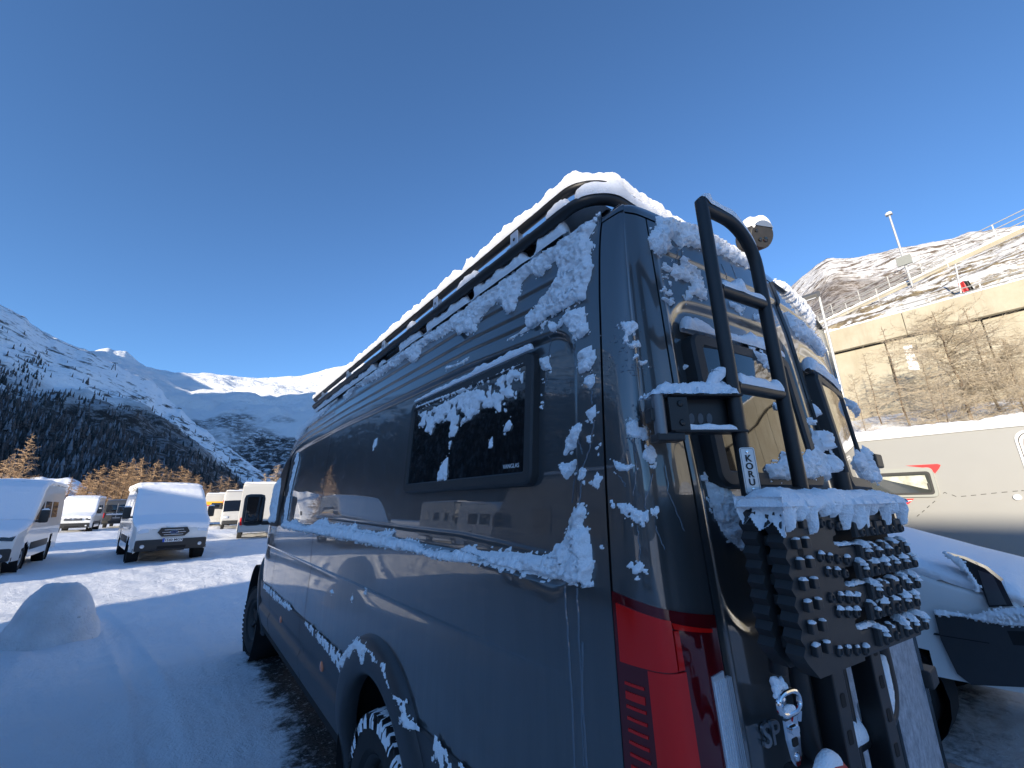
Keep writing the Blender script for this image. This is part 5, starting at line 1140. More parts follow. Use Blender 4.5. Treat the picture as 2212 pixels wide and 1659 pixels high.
def parked_van(label, loc, rz, W=2.06, Lg=5.9, H=2.6, paint=None, group='vans parked across the snowy lot', snow_front=True, mirrors=True, scale=1.0, plate=None, style='a', snowy_roof=True, seed=1, side_windows=True, snow_tail=False, sill=0.34):
    paint = paint or WHITE
    root = empty('parked_van', loc, rz, label, 'van', group); root.scale = (scale,) * 3
    prof = [(0.02, sill + 0.02), (0.0, 0.62), (0.03, 0.98), (0.10, 1.12), (0.45, 1.22), (0.95, 1.38), (1.05, 1.45), (1.85, H - 0.42), (2.1, H - 0.22), (2.5, H - 0.07), (3.2, H), (Lg - 0.12, H), (Lg, H - 0.10), (Lg + 0.03, sill + 0.05)]
    G, f, c = loft_van(root, prof, W, None, sill)
    for ay in (0.98, Lg - 1.35): f = f[~((np.hypot(c[:, 1] - ay, c[:, 2] - 0.38) < 0.42) & (np.abs(c[:, 0]) > W / 2 - 0.25))]; c = G.reshape(-1, 3)[f].mean(1)
    mk('body', G.reshape(-1, 3), f, paint, root, True, sharp=50)
    mb = MB(); mb.box((0, Lg / 2, sill + .06), (W - 0.16, Lg - 0.1, 0.10)); 
    mb.build('underbody', GAP, root)
    for ay in (0.98, Lg - 1.35):
        for sx in (-1, 1):
            add_wheel(root, sx * (W / 2 - 0.16), ay, 0.36, sx)
            mb = MB(); mb.lathe([(0.43, 0.0), (0.43, 0.3), (0.0, 0.3)], (sx * (W / 2 - 0.01), ay, 0.38), (-sx, 0, 0), 24); mb.build('wheel_well', GAP, root, True)
    # bumper and grille
    mb = MB(); mb.box((0, 0.03, 0.52), (W * 0.90, 0.18, 0.34), bev=0.06); mb.build('bumper', BLACKP, root, True)
    mb = MB(); mb.box((0, -0.062, 0.44), (W * 0.36, 0.02, 0.09), bev=0.01); mb.build('lower_grille', GAP, root)
    if style == 'a':
        hexa = [(-0.42, 0.0), (-0.30, -0.13), (0.30, -0.13), (0.42, 0.0), (0.34, 0.14), (-0.34, 0.14)]
        mb = MB(); mb.prism(hexa, (0, 0.03, 0.90), (1, 0, 0), (0, 0, 1), (0, -1, 0), 0.055); gr = mb.build('grille', BLACKP, root)
        for z in (-0.075, 0.0, 0.075):
            mb = MB(); mb.box((0, -0.03, 0.90 + z), (0.62 - abs(z) * 1.5, 0.02, 0.022), bev=0.006); mb.build('grille_bar', CHROME if z == 0.0 else ALU, gr)
        mb = MB(); mb.prism([(0.115 * math.cos(t), 0.048 * math.sin(t)) for t in np.linspace(0, 6.2832, 25)[:-1]], (0, -0.03, 0.90), (1, 0, 0), (0, 0, 1), (0, -1, 0), 0.022); ov = mb.build('badge', mat('badge_blue', (0.02, 0.04, 0.12), 0.3), gr)
        mb = MB(); mb.tube([(0.112 * math.cos(t), -0.053, 0.90 + 0.046 * math.sin(t)) for t in np.linspace(0, 6.2832, 25)[:-1]], 0.006, 6, closed=True); mb.build('badge_ring', CHROME, gr, True)
        text('badge_lettering', 'Ford', 0.075, CHROME, gr, frame_matrix((0, -0.054, 0.90), (1, 0, 0), (0, 0, 1)), depth=0.002)
    else:
        mb = MB(); mb.box((0, -0.01, 0.95), (0.95, 0.06, 0.16), bev=0.03); gr = mb.build('grille', BLACKP, root, True)
        for z in (0.92, 0.985):
            mb = MB(); mb.box((0, -0.045, z), (0.88, 0.02, 0.018), bev=0.004); mb.build('grille_bar', ALU, gr)
        mb = MB(); mb.lathe([(0, -0.012), (0.05, -0.01), (0.06, 0)], (0, -0.05, 0.955), (0, 1, 0), 16); mb.build('badge', CHROME, gr, True)
    for sx in (-1, 1):
        mb = MB(); mb.prism([(-0.13, -0.07), (0.12, -0.10), (0.17, 0.10), (0.02, 0.12), (-0.13, 0.02)] if sx > 0 else [(0.13, -0.07), (0.13, 0.02), (-0.02, 0.12), (-0.17, 0.10), (-0.12, -0.10)], (sx * W * 0.375, 0.12, 0.98), (1, 0, 0), (0, 0.25, 1), (0, -1, 0), 0.10); mb.build('headlight', CLEAR_L if style == 'a' else GLASS, root)
        mb = MB(); mb.lathe([(0, -0.01), (0.05, -0.008), (0.055, 0)], (sx * W * 0.36, -0.062, 0.50), (0, 1, 0), 14); mb.build('fog_lamp', CLEAR_L, root, True)
        if mirrors:
            mb = MB(); mb.box((sx * (W / 2 + 0.02), 1.40, 1.38), (0.22, 0.07, 0.06), bev=0.02); mb.box((sx * (W / 2 + 0.15), 1.38, 1.52), (0.21, 0.13, 0.38), bev=0.05); m_ = mb.build('wing_mirror', BLACKP, root, True)
            snow_tube('mirror_snow', [(sx * (W / 2 + 0.06), 1.38, 1.70), (sx * (W / 2 + 0.24), 1.38, 1.70)], 0.02, 0.05, m_, 3, spread=85, step=.03)
    if plate:
        mb = MB(); mb.box((0, -0.068, 0.66), (0.52, 0.012, 0.115), bev=0.003); pl = mb.build('number_plate', mat('plate_white', (0.75, 0.76, 0.76), 0.4), root)
        mb = MB(); mb.box((-0.235, -0.0755, 0.66), (0.05, 0.003, 0.113)); mb.build('plate_band', mat('plate_blue', (0.02, 0.08, 0.45), 0.4), pl)
        text('plate_lettering', plate, 0.105, mat('plate_black', (0.01, 0.01, 0.01), 0.5), pl, frame_matrix((0.025, -0.0755, 0.655), (1, 0, 0), (0, 0, 1)), depth=0.001, bold=0.002)
    # glass: screen and side windows, then the snow on bonnet, screen and roof
    ys = G[:, 0, 1]; zt = G[:, 12, 2]
    i_s0 = int(np.argmin(np.abs(ys - 1.08))); i_s1 = int(np.argmin(np.abs(ys - 1.9)))
    surf_panel(root, 'windscreen', G, (i_s0, i_s1), (11, 19), 0.006, GLASS)
    def side_win(y0, y1, z0, z1, z1b=None):
        for sx in (-1, 1):
            z1b_ = z1b or z1; q = [(y0, z0), (y1, z0), (y1, z1), (y0, z1b_)]
            V = []
            for y, z in q: V.append((sx * (W / 2 - 0.10 * max(0, (z - 1.1) / (H - 1.1)) ** 1.3 + 0.006), y, z))
            V += [(v[0] - sx * 0.03, v[1], v[2]) for v in V]
            F = [(0, 1, 2, 3), (0, 4, 5, 1), (1, 5, 6, 2), (2, 6, 7, 3), (3, 7, 4, 0)]; F = F if sx > 0 else [q[::-1] for q in F]
            mk('side_window', V, F, GLASS, root)
    if side_windows:
        side_win(1.45, 2.30, 1.42, 1.98, 1.50); side_win(2.55, 3.55, 1.45, 1.98); side_win(3.8, 4.8, 1.45, 1.98)
    for sx in (-1, 1):
        mb = MB(); mb.box((sx * (W / 2 - 0.012), (1.5 + Lg - 1.9) / 2 , 0.66), (0.05, Lg - 3.4, 0.22), bev=0.015); mb.build('side_moulding', BLACKP, root, True)
    def snow_shell(rows, cols, th, nm, sd):
        P = G[rows[0]:rows[1] + 1, cols[0]:cols[1] + 1]
        # finer grid
        a = np.linspace(0, 1, 70); b = np.linspace(0, 1, 60)
        def rs(X, t, ax): 
            n = X.shape[ax]; x = t * (n - 1); i = np.clip(x.astype(int), 0, n - 2); fr_ = (x - i)
            A, B = np.take(X, i, ax), np.take(X, i + 1, ax); sh_ = [1, 1, 1]; sh_[ax] = -1; return A * (1 - fr_.reshape(sh_)) + B * fr_.reshape(sh_)
        P = rs(rs(P, a, 0), b, 1); du, dv = np.gradient(P, axis=0), np.gradient(P, axis=1); N = np.cross(dv, du); N /= np.linalg.norm(N, axis=-1, keepdims=True) + 1e-9
        A, B = np.meshgrid(a, b, indexing='ij'); ed = np.minimum(np.minimum(A, 1 - A), np.minimum(B, 1 - B))
        ed = ed + 0.03 * fbm(A * 14, B * 14, sd, oct=3, seed=sd); h = th * np.sqrt(np.clip(ed / 0.05, 0, 1)) * (0.85 + 0.18 * fbm(A * 5, B * 5, sd, oct=3, seed=sd + 1) + 0.07 * fbm(A * 40, B * 40, sd, oct=2, seed=sd + 3) * (A > .72))
        P = P + N * np.where(ed > 0, h, -0.02)[..., None]
        return mk(nm, P.reshape(-1, 3), grid_faces(70, 60)[:, ::-1], SNOW_FAR, root, True)
    i_h0 = int(np.argmin(np.abs(zt - 1.06) + (ys > 0.6) * 9)); i_end = len(ys) - 3
    ym = int(np.argmin(np.abs(ys - 2.6)))
    if snow_front: snow_shell((i_h0, ym + 1), (9, 22 - 1), 0.07, 'snow_on_front', seed)
    if snowy_roof: snow_shell((ym - 1 if snow_front else i_s1, i_end), (9, 21), 0.12, 'snow_on_roof', seed + 5)
    return root
g0 = lambda p: tuple(on_z(p, 0.15))
ford = parked_van('white van facing us with a snow covered windscreen and a long oval badged grille', (-1.03, 18.7, 0.14), R_(8), scale=1.02, H=2.50, plate='1540 MGX', seed=3)
van1 = parked_van('white camper van at the left edge with its bonnet and windscreen buried in snow', (-5.45, 18.2, 0.13), R_(2), W=2.08, Lg=6.0, H=2.60, style='b', seed=8)
van2 = parked_van('small looking white van far back with dark grille bars, left of the grey van', (-7.55, 47.5, 0.1), R_(1), W=2.1, Lg=6.0, H=2.62, style='b', seed=13, scale=1.05)
# grey van seen from behind with a bike rack
def rear_van(label, loc, rz):
    root = empty('parked_van', loc, rz, label, 'van', 'vans parked across the snowy lot')
    DG = mat('dark_grey_paint', (0.045, 0.047, 0.05), 0.35, coat=0.8)
    W, H, Lg = 2.0, 2.55, 5.8
    prof = [(0.03, 0.36), (0.0, 0.60), (0.02, 1.3), (0.12, 2.30), (0.2, H - 0.06), (0.4, H), (4.2, H), (4.7, H - 0.35), (5.2, 1.45), (5.7, 1.2), (5.8, 0.5)]
    G, f, c = loft_van(root, prof, W, None, 0.36, front_in=0.0); mk('body', G.reshape(-1, 3), f, DG, root, True, sharp=45)
    mb = MB(); mb.box((0, 0.0, 0.55), (W * .96, 0.14, 0.22), bev=0.04); mb.build('bumper', BLACKP, root, True)
    for sx in (-1, 1):
        mb = MB(); mb.box((sx * 0.45, 0.03, 1.78), (0.74, 0.05, 0.62), Matrix.Rotation(R_(-7), 3, 'X'), 0.03); mb.build('rear_window', GLASS, root, True)
        mb = MB(); mb.box((sx * 0.93, 0.0, 1.15), (0.12, 0.06, 0.42), bev=0.02); mb.build('tail_light', RED_L, root, True)
        for ay in (1.2, 4.8): add_wheel(root, sx * (W / 2 - .16), ay, 0.36, sx)
    mb = MB(); mb.box((0, -0.04, 0.92), (0.52, 0.015, 0.11), bev=0.003); mb.build('number_plate', mat('plate_grey', (0.5, 0.5, 0.5), 0.5), root)
    mb = MB(); pr = []
    for x in (-0.05, 0.55): mb.tube([(x, -0.06, 0.9), (x, -0.14, 1.3), (x, -0.10, 2.2)], 0.022, 8)
    mb.tube([(-0.7, -0.35, 1.18), (0.75, -0.35, 1.18)], 0.022, 8); mb.tube([(-0.7, -0.22, 1.18), (0.75, -0.22, 1.18)], 0.022, 8); mb.tube([(-0.05, -0.12, 1.9), (0.55, -0.12, 1.9)], 0.02, 8); bk = mb.build('bike_rack', ALU, root, True)
    snow_tube('rack_snow', [(-0.7, -0.28, 1.19), (0.75, -0.28, 1.19)], 0.05, 0.09, bk, 4, step=.04)
    snow_tube('roof_snow', [(0, 0.25, H - 0.35), (0, 4.2, H - .35)], 0.30, 0.12, root, 6, spread=80, step=.15); 
    return root
rear_van('dark grey camper van far back showing its rear doors and bike rack', (-5.75, 55.0, 0.12), R_(-2))
# motorhomes
def motorhome(label, loc, rz, W=2.3, Lg=6.9, H=2.95, paint=None, stripes=(), nose='integrated', group='motorhomes parked on the snow', cat='motorhome', win=((1.9, 2.5), (3.4, 4.4), (5.2, 5.9)), snow=0.12, side_paint=None, sill=0.42, end_window=False, small_end=False):
    root = empty('motorhome', loc, rz, label, cat, group); paint = paint or CREAM
    if nose == 'integrated': prof = [(0.02, sill), (0.0, 0.8), (0.06, 1.2), (0.45, 1.85), (0.75, 2.45), (1.05, H - 0.10), (1.4, H), (Lg - 0.1, H), (Lg, H - 0.1), (Lg + .02, sill)]
    elif nose == 'box': prof = [(0.03, sill), (0.0, 0.9), (0.0, H - 0.12), (0.08, H - 0.02), (0.3, H), (Lg - 0.1, H), (Lg, H - 0.1), (Lg + .02, sill)]
    else: prof = [(0.02, sill), (0.0, 0.9), (0.10, 1.10), (0.85, 1.38), (1.25, 1.85), (1.32, 1.95), (0.95, 2.05), (0.92, 2.3), (1.3, H - 0.12), (1.8, H), (Lg - 0.1, H), (Lg, H - 0.1), (Lg + .02, sill)]
    G, f, c = loft_van(root, prof, W, None, sill, tumble=0.02, front_in=0.04)
    for ay in (1.0, Lg - 1.7): f = f[~((np.hypot(c[:, 1] - ay, c[:, 2] - 0.38) < 0.42) & (np.abs(c[:, 0]) > W / 2 - 0.25))]; c = G.reshape(-1, 3)[f].mean(1)
    mk('body', G.reshape(-1, 3), f, paint, root, True, sharp=40)
    for ay in (1.0, Lg - 1.7):
        for sx in (-1, 1): add_wheel(root, sx * (W / 2 - .17), ay, 0.35, sx)
    mb = MB(); mb.box((0, Lg / 2, sill + .02), (W - 0.2, Lg - 0.2, 0.12)); mb.build('underbody', GAP, root)
    mb = MB(); mb.box((0, 0.02, 0.55), (W * .92, 0.16, 0.30), bev=0.05); mb.build('bumper', BLACKP if nose != 'box' else paint, root, True)
    for (z0, z1, m_) in stripes:
        for sx in (-1, 1):
            mb = MB(); mb.box((sx * (W / 2 - 0.006), Lg / 2 + 0.35, (z0 + z1) / 2), (0.03, Lg - 1.0, z1 - z0), bev=0.004); mb.build('side_stripe', m_, root)
        mb = MB(); mb.box((0, -0.004, (z0 + z1) / 2), (W - 0.24, 0.03, z1 - z0)) 
        if nose == 'box': mb.build('front_stripe', m_, root)
    for y0, y1 in win:
        for sx in (-1, 1):
            mb = MB(); mb.prism(rrect(y0, 1.50, y1, 2.05, 0.07, 3) if sx > 0 else rrect(y0, 1.50, y1, 2.05, 0.07, 3)[::-1], (sx * (W / 2 - 0.03), 0, 0), (0, 1, 0), (0, 0, 1), (sx, 0, 0), 0.045); mb.build('side_window', GLASS, root)
    for sx in (-1, 1):
        mb = MB(); mb.prism(rrect(2.7, 0.60, 3.25, 2.15, 0.08, 3) if sx > 0 else rrect(2.7, 0.60, 3.25, 2.15, 0.08, 3)[::-1], (sx * (W / 2 - 0.03), 0, 0), (0, 1, 0), (0, 0, 1), (sx, 0, 0), 0.036)
        d_ = mb.build('cabin_door', paint, root)
    if nose == 'integrated':
        ys = G[:, 0, 1]; zt = G[:, 12, 2]; i0, i1 = int(np.argmin(np.abs(zt - 1.35) + (ys > 1) * 9)), int(np.argmin(np.abs(zt - 2.3) + (ys > 1.2) * 9))
        surf_panel(root, 'windscreen', G, (i0, i1), (10, 20), 0.008, GLASS)
    elif nose != 'box':
        ys = G[:, 0, 1]; zt = G[:, 12, 2]; i0, i1 = int(np.argmin(np.abs(ys - 0.9) + (zt > 1.6) * 9)), int(np.argmin(np.abs(zt - 1.82) + (ys > 1.5) * 9))
        surf_panel(root, 'windscreen', G, (i0, i1), (10, 20), 0.008, GLASS)
    if nose == 'box' or end_window:
        mb = MB(); mb.box((0, -0.005, 1.85) if not small_end else (-0.62, -0.005, 1.95), (1.2, 0.04, 0.55) if not small_end else (0.36, 0.04, 0.5), bev=0.05); mb.build('end_window', GLASS, root, True)
        for sx in (-1, 1): mb = MB(); mb.box((sx * W * .42, -0.01, 0.95), (0.14, 0.05, 0.40), bev=0.03); mb.build('tail_light', RED_L, root, True)
    else:
        for sx in (-1, 1):
            mb = MB(); mb.box((sx * W * .38, 0.0, 0.95), (0.34, 0.08, 0.18), bev=0.05); mb.build('headlight', CLEAR_L, root, True)
            mb = MB(); mb.box((sx * (W / 2 + 0.14), 0.75, 1.75), (0.2, 0.12, 0.36), bev=0.05); mb.box((sx * (W / 2 + 0.03), 0.78, 1.78), (0.12, 0.05, 0.05)); mb.build('wing_mirror', BLACKP, root, True)
    # snow slab
    xs, ys = np.linspace(-W / 2 + .04, W / 2 - .04, 24), np.linspace(1.1 if nose != 'box' else .05, Lg - .04, 70); X, Y = np.meshgrid(xs, ys, indexing='ij')
    ed = np.minimum(np.minimum(X - xs[0], xs[-1] - X), np.minimum(Y - ys[0], ys[-1] - Y)); h = snow * np.sqrt(np.clip(ed / 0.12, 0, 1)) * (0.85 + 0.5 * fbm(X * 1.5, Y * 1.5, oct=4, seed=int(abs(loc[0]) * 10)))
    mk('snow_on_roof', np.stack([X, Y, H - 0.005 + h], -1).reshape(-1, 3), grid_faces(24, 70), SNOW_FAR, root, True)
    for y in (2.4, 4.3):
        mb = MB(); mb.box((0.1, y, H + 0.12), (0.5, 0.5, 0.18), bev=0.05); sk = mb.build('roof_hatch', paint, root, True)
    return root
motorhome('silver grey integrated motorhome with red and orange bands by the white motorhome', (2.75, 41.5, 0.1), R_(-3), W=2.25, Lg=6.8, H=3.0, paint=CREAM, stripes=((2.1, 2.3, RED), (1.95, 2.06, YELLOW)))
motorhome('white coachbuilt motorhome just left of the dark wing mirror', (2.62, 27.5, 0.12), R_(-6), W=2.2, Lg=6.6, H=2.95, nose='box', small_end=True)
motorhome('white motorhome showing yellow and orange bands behind the snowy white van', (1.75, 49.0, 0.1), R_(-3), W=2.3, Lg=6.5, H=2.95, nose='box', stripes=((1.95, 2.25, YELLOW), (1.85, 1.93, RED)), win=((3.4, 4.4),))
motorhome('cream motorhome with a snowy roof far down the row, seen between the vans', (-3.4, 60, 0.1), R_(4), W=2.3, Lg=6.9, H=2.95, nose='coach')
# row that stands left of the picture and shows in the paint of the camper van
motorhome('large grey beige motorhome standing alongside, reflected in the side of the camper van', (-6.45, 9.4, 0.05), R_(180), W=2.3, Lg=6.6, H=2.95, nose='integrated', paint=mat('beige_paint', (0.22, 0.215, 0.205), 0.35, coat=.5))
parked_van('white van left of the picture, reflected in the door of the grey camper van', (-11.5, 14.5, 0.1), R_(4), style='b', seed=21)
motorhome('white motorhome behind the left edge of the picture, reflected in the paint', (-13.5, 22.5, 0.1), R_(5), W=2.3, Lg=6.9, H=2.9, nose='coach')
motorhome('white motorhome with a brown band far left, reflected in the paint', (-12.8, 3.0, 0.05), R_(184), W=2.3, Lg=6.9, H=2.9, nose='coach', stripes=((1.1, 1.3, mat('brown_stripe', (0.2, 0.12, 0.08), .5)),))

# ------------------------------------------------------------------ snow mound
def mound():
    c = np.array([-2.2, 9.6]); th = np.linspace(0, 2 * np.pi, 110); rr = np.linspace(0, 1, 44); A, Rr = np.meshgrid(th, rr, indexing='ij')
    rad = 0.45 * (1 + 0.10 * np.cos(A * 2 + 0.6) + 0.05 * np.cos(A * 3)); h = 0.80 * np.clip(1 - Rr ** 2.3, 0, 1) ** 0.55
    x = c[0] + rad * Rr * np.cos(A) * 1.0; y = c[1] + rad * Rr * np.sin(A)
    sp = np.maximum(0, Rr - 0.93) * 0.9; x += sp * np.cos(A); y += sp * np.sin(A)
    n1 = fbm(x * 4, y * 4, h * 4, oct=5, seed=44); z = gz(x, y) - 0.03 + h * (1 + 0.04 * n1) + 0.022 * fbm(x * 11, y * 13, h * 13, oct=4, seed=45) * (Rr < .98)
    n = NT('dirty_packed_snow', 0.65); d = n.smooth(n.noise(5.5, 7, 0.75), 0.60, 0.74); d2 = n.smooth(n.noise(1.6, 3), 0.35, 0.6)
    n.color(n.mix(n.math('MULTIPLY', d, 0.75), n.mix(d2, (0.76, 0.76, 0.765), (0.92, 0.925, 0.935)), (0.22, 0.21, 0.20))); n.bump(n.math('ADD', n.noise(30, 5, .7), n.noise(8, 4, .6)), 0.8, 0.04)
    o = mk('snow_mound', np.stack([x, y, z], -1).reshape(-1, 3), grid_faces(110, 44), n.m, None, True)
    tag(o, 'rounded waist high heap of dirty packed snow standing alone at the left', 'snow heap')
mound()
# long bank of snow behind the row of vans
def bank(label, x0, x1, y0, depth, h, seed):
    xs, ys = np.linspace(x0, x1, 120), np.linspace(0, depth, 40); X, Y = np.meshgrid(xs, ys, indexing='ij')
    z = h * np.sin(np.pi * np.clip(Y / depth, 0, 1)) ** 0.8 * (0.6 + 0.5 * np.sin(np.pi * (X - x0) / (x1 - x0))) * (1 + 0.35 * fbm(X * .12, Y * .2, oct=4, seed=seed)) + 0.3 * fbm(X * .5, Y * .5, oct=4, seed=seed + 1)
    o = mk('snow_bank', np.stack([X, y0 + Y, z - 0.4], -1).reshape(-1, 3), grid_faces(120, 40), SNOW_FAR, None, True); tag(o, kind='structure')
bank('', -46, -12, 118, 40, 7.5, 61)
# ------------------------------------------------------------------ trees
def segs_mesh(name, segs, mats, parent=None, n=3, midx=None):
    """thin tapered prisms for every (p0, p1, r0, r1)"""
    A = np.array([np.r_[s[0], s[1], s[2], s[3]] for s in segs], float); p0, p1, r0, r1 = A[:, :3], A[:, 3:6], A[:, 6], A[:, 7]
    d = p1 - p0; d /= np.linalg.norm(d, axis=1, keepdims=True) + 1e-9
    up = np.where(np.abs(d[:, 2:3]) < 0.9, np.array([[0, 0, 1.0]]), np.array([[1.0, 0, 0]])); e1 = np.cross(d, up); e1 /= np.linalg.norm(e1, axis=1, keepdims=True); e2 = np.cross(e1, d)
    V = []
    for c, r in ((p0, r0), (p1, r1)):
        for k in range(n): t = 2 * np.pi * k / n; V.append(c + (e1 * np.cos(t) + e2 * np.sin(t)) * r[:, None])
    V = np.stack(V, 1).reshape(-1, 3); b = np.arange(len(A))[:, None] * 2 * n
    F = np.concatenate([np.concatenate([b + k, b + (k + 1) % n, b + n + (k + 1) % n, b + n + k], 1)[:, None] for k in range(n)], 1).reshape(-1, 4)
    return mk(name, V, F, mats, parent, False)
def larch_segs(rng, H, spread, nb, twigs, droop=0.25, base=0.12, twig_r=0.010, conical=True, up=0.0, trunk_k=0.014):
    trunk = []; br = []
    p = np.zeros(3); N = 14; lean = rng.normal(0, 0.02, 2); pts = [np.array([lean[0] * H * t ** 1.5 + 0.02 * rng.normal(), lean[1] * H * t ** 1.5 + 0.02 * rng.normal(), H * t]) for t in np.linspace(0, 1, N)]
    R0 = trunk_k * H + 0.015
    for i in range(N - 1): trunk.append((pts[i], pts[i + 1], R0 * (1 - i / N) + .008, R0 * (1 - (i + 1) / N) + .006))
    for k in range(nb):
        t = base + (0.98 - base) * (k + rng.random()) / nb; zi = t * (N - 1); i = min(int(zi), N - 2); c = pts[i] + (pts[i + 1] - pts[i]) * (zi - i)
        Lb = spread * ((1 - t) ** 0.7 * (0.45 + 0.85 * rng.random()) + 0.06) if conical else spread * (math.sin(math.pi * (0.15 + 0.8 * t)) * (0.6 + 0.7 * rng.random()))
        a = rng.random() * 6.283; d = np.array([math.cos(a), math.sin(a), 0.12 + up + 0.28 * rng.normal()]); q = c; M_ = 5; ends = []
        for j in range(M_):
            d = d + np.array([rng.normal() * .12, rng.normal() * .12, -droop * 0.12 + (0.10 if j > 2 else 0) + up * .1]); d /= np.linalg.norm(d); q2 = q + d * Lb / M_
            br.append((q, q2, twig_r * (2.0 - 0.28 * j), twig_r * (1.72 - 0.28 * j))); ends.append((q, q2, d)); q = q2
        for w in range(twigs):
            j = rng.integers(0, M_); q0, q1, dd = ends[j]; s = q0 + (q1 - q0) * rng.random(); e = dd * 0.7 + rng.normal(0, 0.55, 3) + np.array([0, 0, -droop * 0.6 + up]); e /= np.linalg.norm(e)
            lt = Lb * (0.10 + 0.22 * rng.random()); m = s + e * lt * .5; e2 = e + rng.normal(0, 0.3, 3); e2 /= np.linalg.norm(e2); n_ = m + e2 * lt * .5
            br.append((s, m, twig_r * .8, twig_r * .6)); br.append((m, n_, twig_r * .6, twig_r * .35))
            if rng.random() < 0.6: e3 = e + rng.normal(0, 0.8, 3); e3 /= np.linalg.norm(e3); br.append((m, m + e3 * lt * .45, twig_r * .5, twig_r * .3))
    return trunk, br
BARK = mat('larch_bark', (0.16, 0.115, 0.08), 0.9, noise_amt=0.35, noise_scale=5)
TWIG = mat('larch_twigs', (0.40, 0.27, 0.16), 0.9, noise_amt=0.35, noise_scale=1.2)
TWIGF = mat('frosted_twigs', (0.46, 0.36, 0.26), 0.9, noise_amt=0.3, noise_scale=0.8)
TWIGB = mat('bare_branches', (0.46, 0.39, 0.29), 0.9, noise_amt=0.45, noise_scale=2.5)
def tree_proto(seed, H, spread, nb, twigs, tm, **kw):
    rng = np.random.default_rng(seed); tr, br = larch_segs(rng, H, spread, nb, twigs, **kw)
    a = segs_mesh('trunk', tr, BARK, None, 6); b = segs_mesh('crown', br, tm, None, 3); out = (a.data, b.data); bpy.data.objects.remove(a); bpy.data.objects.remove(b); return out
protos = [tree_proto(201 + k, 10.0, 2.3 + 0.3 * k, 130, 22, [TWIG, TWIG, TWIGF, TWIG][k], twig_r=0.022, base=0.06) for k in range(4)]
def plant(p, loc, h, rz, label, cat='tree', group=None, w=1.0, name='larch_tree', ref=10.0):
    o = empty(name, loc, rz, label, cat, group); s = h / ref; o.scale = (s * w, s * w, s)
    for nm, me in (('trunk', p[0]), ('crown', p[1])): c = bpy.data.objects.new(nm, me); link(c, o)
    return o
rng = np.random.default_rng(9)
GL = 'brown larches behind the parked vans'
tops = [(72, 935, 72, 'tall thin bare larch at the left, its pale trunk above the white vans'), (15, 985, 80, None), (45, 978, 84, None), (185, 1038, 92, None), (200, 1020, 90, None), (222, 1003, 96, None), (245, 1008, 88, None), (262, 995, 92, None), (280, 988, 86, None), (298, 1000, 95, None), (318, 986, 84, None), (335, 992, 90, None), (352, 1006, 86, None), (372, 1012, 92, None), (392, 1006, 96, None), (410, 1012, 90, None), (428, 1032, 100, None), (445, 1040, 96, None), (480, 1026, 88, None), (497, 1030, 92, None), (512, 1042, 98, None), (575, 1020, 60, 'frosted larch beside the dark wing mirror, right of the others'), (603, 1002, 66, None)]
rng2 = np.random.default_rng(77)
for k in range(9): tops.append((float(rng2.uniform(175, 460)), float(rng2.uniform(1020, 1050)), float(rng2.uniform(100, 125)), None))
for k, (px, py, Y, lab) in enumerate(tops):
    P = on_y((px, py), Y); h = P[2] + 0.3
    frosty = px > 560
    plant(protos[2 if frosty else k % 2 + (3 - k % 2 if k % 5 == 4 else 0)], (P[0], P[1], -0.3), max(h, 3.0), rng.random() * 6, lab or ('bare brown larch in the sunlit stand behind the parked vans' if not frosty else 'frosted larch against the slope just right of the white motorhome'), 'tree', GL if lab is None else None, w=1.2 if lab is None else 0.8)
for k, (px, py, Y) in enumerate(((155, 1030, 100), (172, 1048, 104))):
    P = on_y((px, py), Y); plant(protos[3], (P[0], P[1], -.3), P[2] + .3, k, 'small dark conifer on the snow bank behind the vans', 'tree', 'dark conifers on the snow bank', w=0.7)

# ------------------------------------------------------------------ right side: snow bank, concrete wall, ramp
WX = 25.0
CONC = NT('weathered_concrete', 0.85); _v = CONC.mapped((1.0, 0.8, 0.12)); s1 = CONC.smooth(CONC.noise(1.1, 6, 0.7, _v), 0.42, 0.70); s2 = CONC.smooth(CONC.noise(0.5, 6, 0.65), 0.35, 0.7)
CONC.color(CONC.mix(CONC.math('MULTIPLY', s1, 0.6), CONC.mix(s2, (0.35, 0.315, 0.235), (0.42, 0.395, 0.315)), (0.25, 0.21, 0.145))); CONC.bump(CONC.noise(14, 5, .7), 0.4, 0.02); CONC = CONC.m
wall = empty('retaining_wall', (WX, 0, 0), 0, 'tall sunlit concrete retaining wall with a projecting parapet above the bare trees', 'wall')
def wbox(name, c, d, m_, bev=0.0, parent=wall, rot=None):
    mb = MB(); mb.box((c[0] - WX, c[1], c[2]), d, rot, bev); return mb.build(name, m_, parent)
wbox('core', (WX + 0.9, 10, 5.0), (1.0, 90, 9.9), GAP)
me_cache = {}
for k in range(-8, 17):
    for z0, z1 in ((0.0, 5.2), (5.22, 8.95)):
        key = (z1 - z0)
        c = (WX + 0.2, k * 3.2 + 1.6 + (0.0 if z0 < 1 else 0.9), (z0 + z1) / 2)
        if key not in me_cache: o = wbox('wall_panel', (WX, 0, 0), (0.4, 3.15, z1 - z0), CONC, 0.03); me_cache[key] = o.data
        else: o = bpy.data.objects.new('wall_panel', me_cache[key]); link(o, wall)
        o.location = (c[0] - WX, c[1], c[2])
for k in range(-7, 14):
    if 'par' not in me_cache: o = wbox('parapet_panel', (WX, 0, 0), (0.5, 3.98, 1.14), CONC, 0.03); me_cache['par'] = o.data
    else: o = bpy.data.objects.new('parapet_panel', me_cache['par']); link(o, wall)
    o.location = (-0.02, k * 4.0 + 1.2, 9.60)
mb = MB(); mb.box((0.15, 10, 9.0), (0.3, 90, 0.09)); mb.build('shadow_joint', GAP, wall)
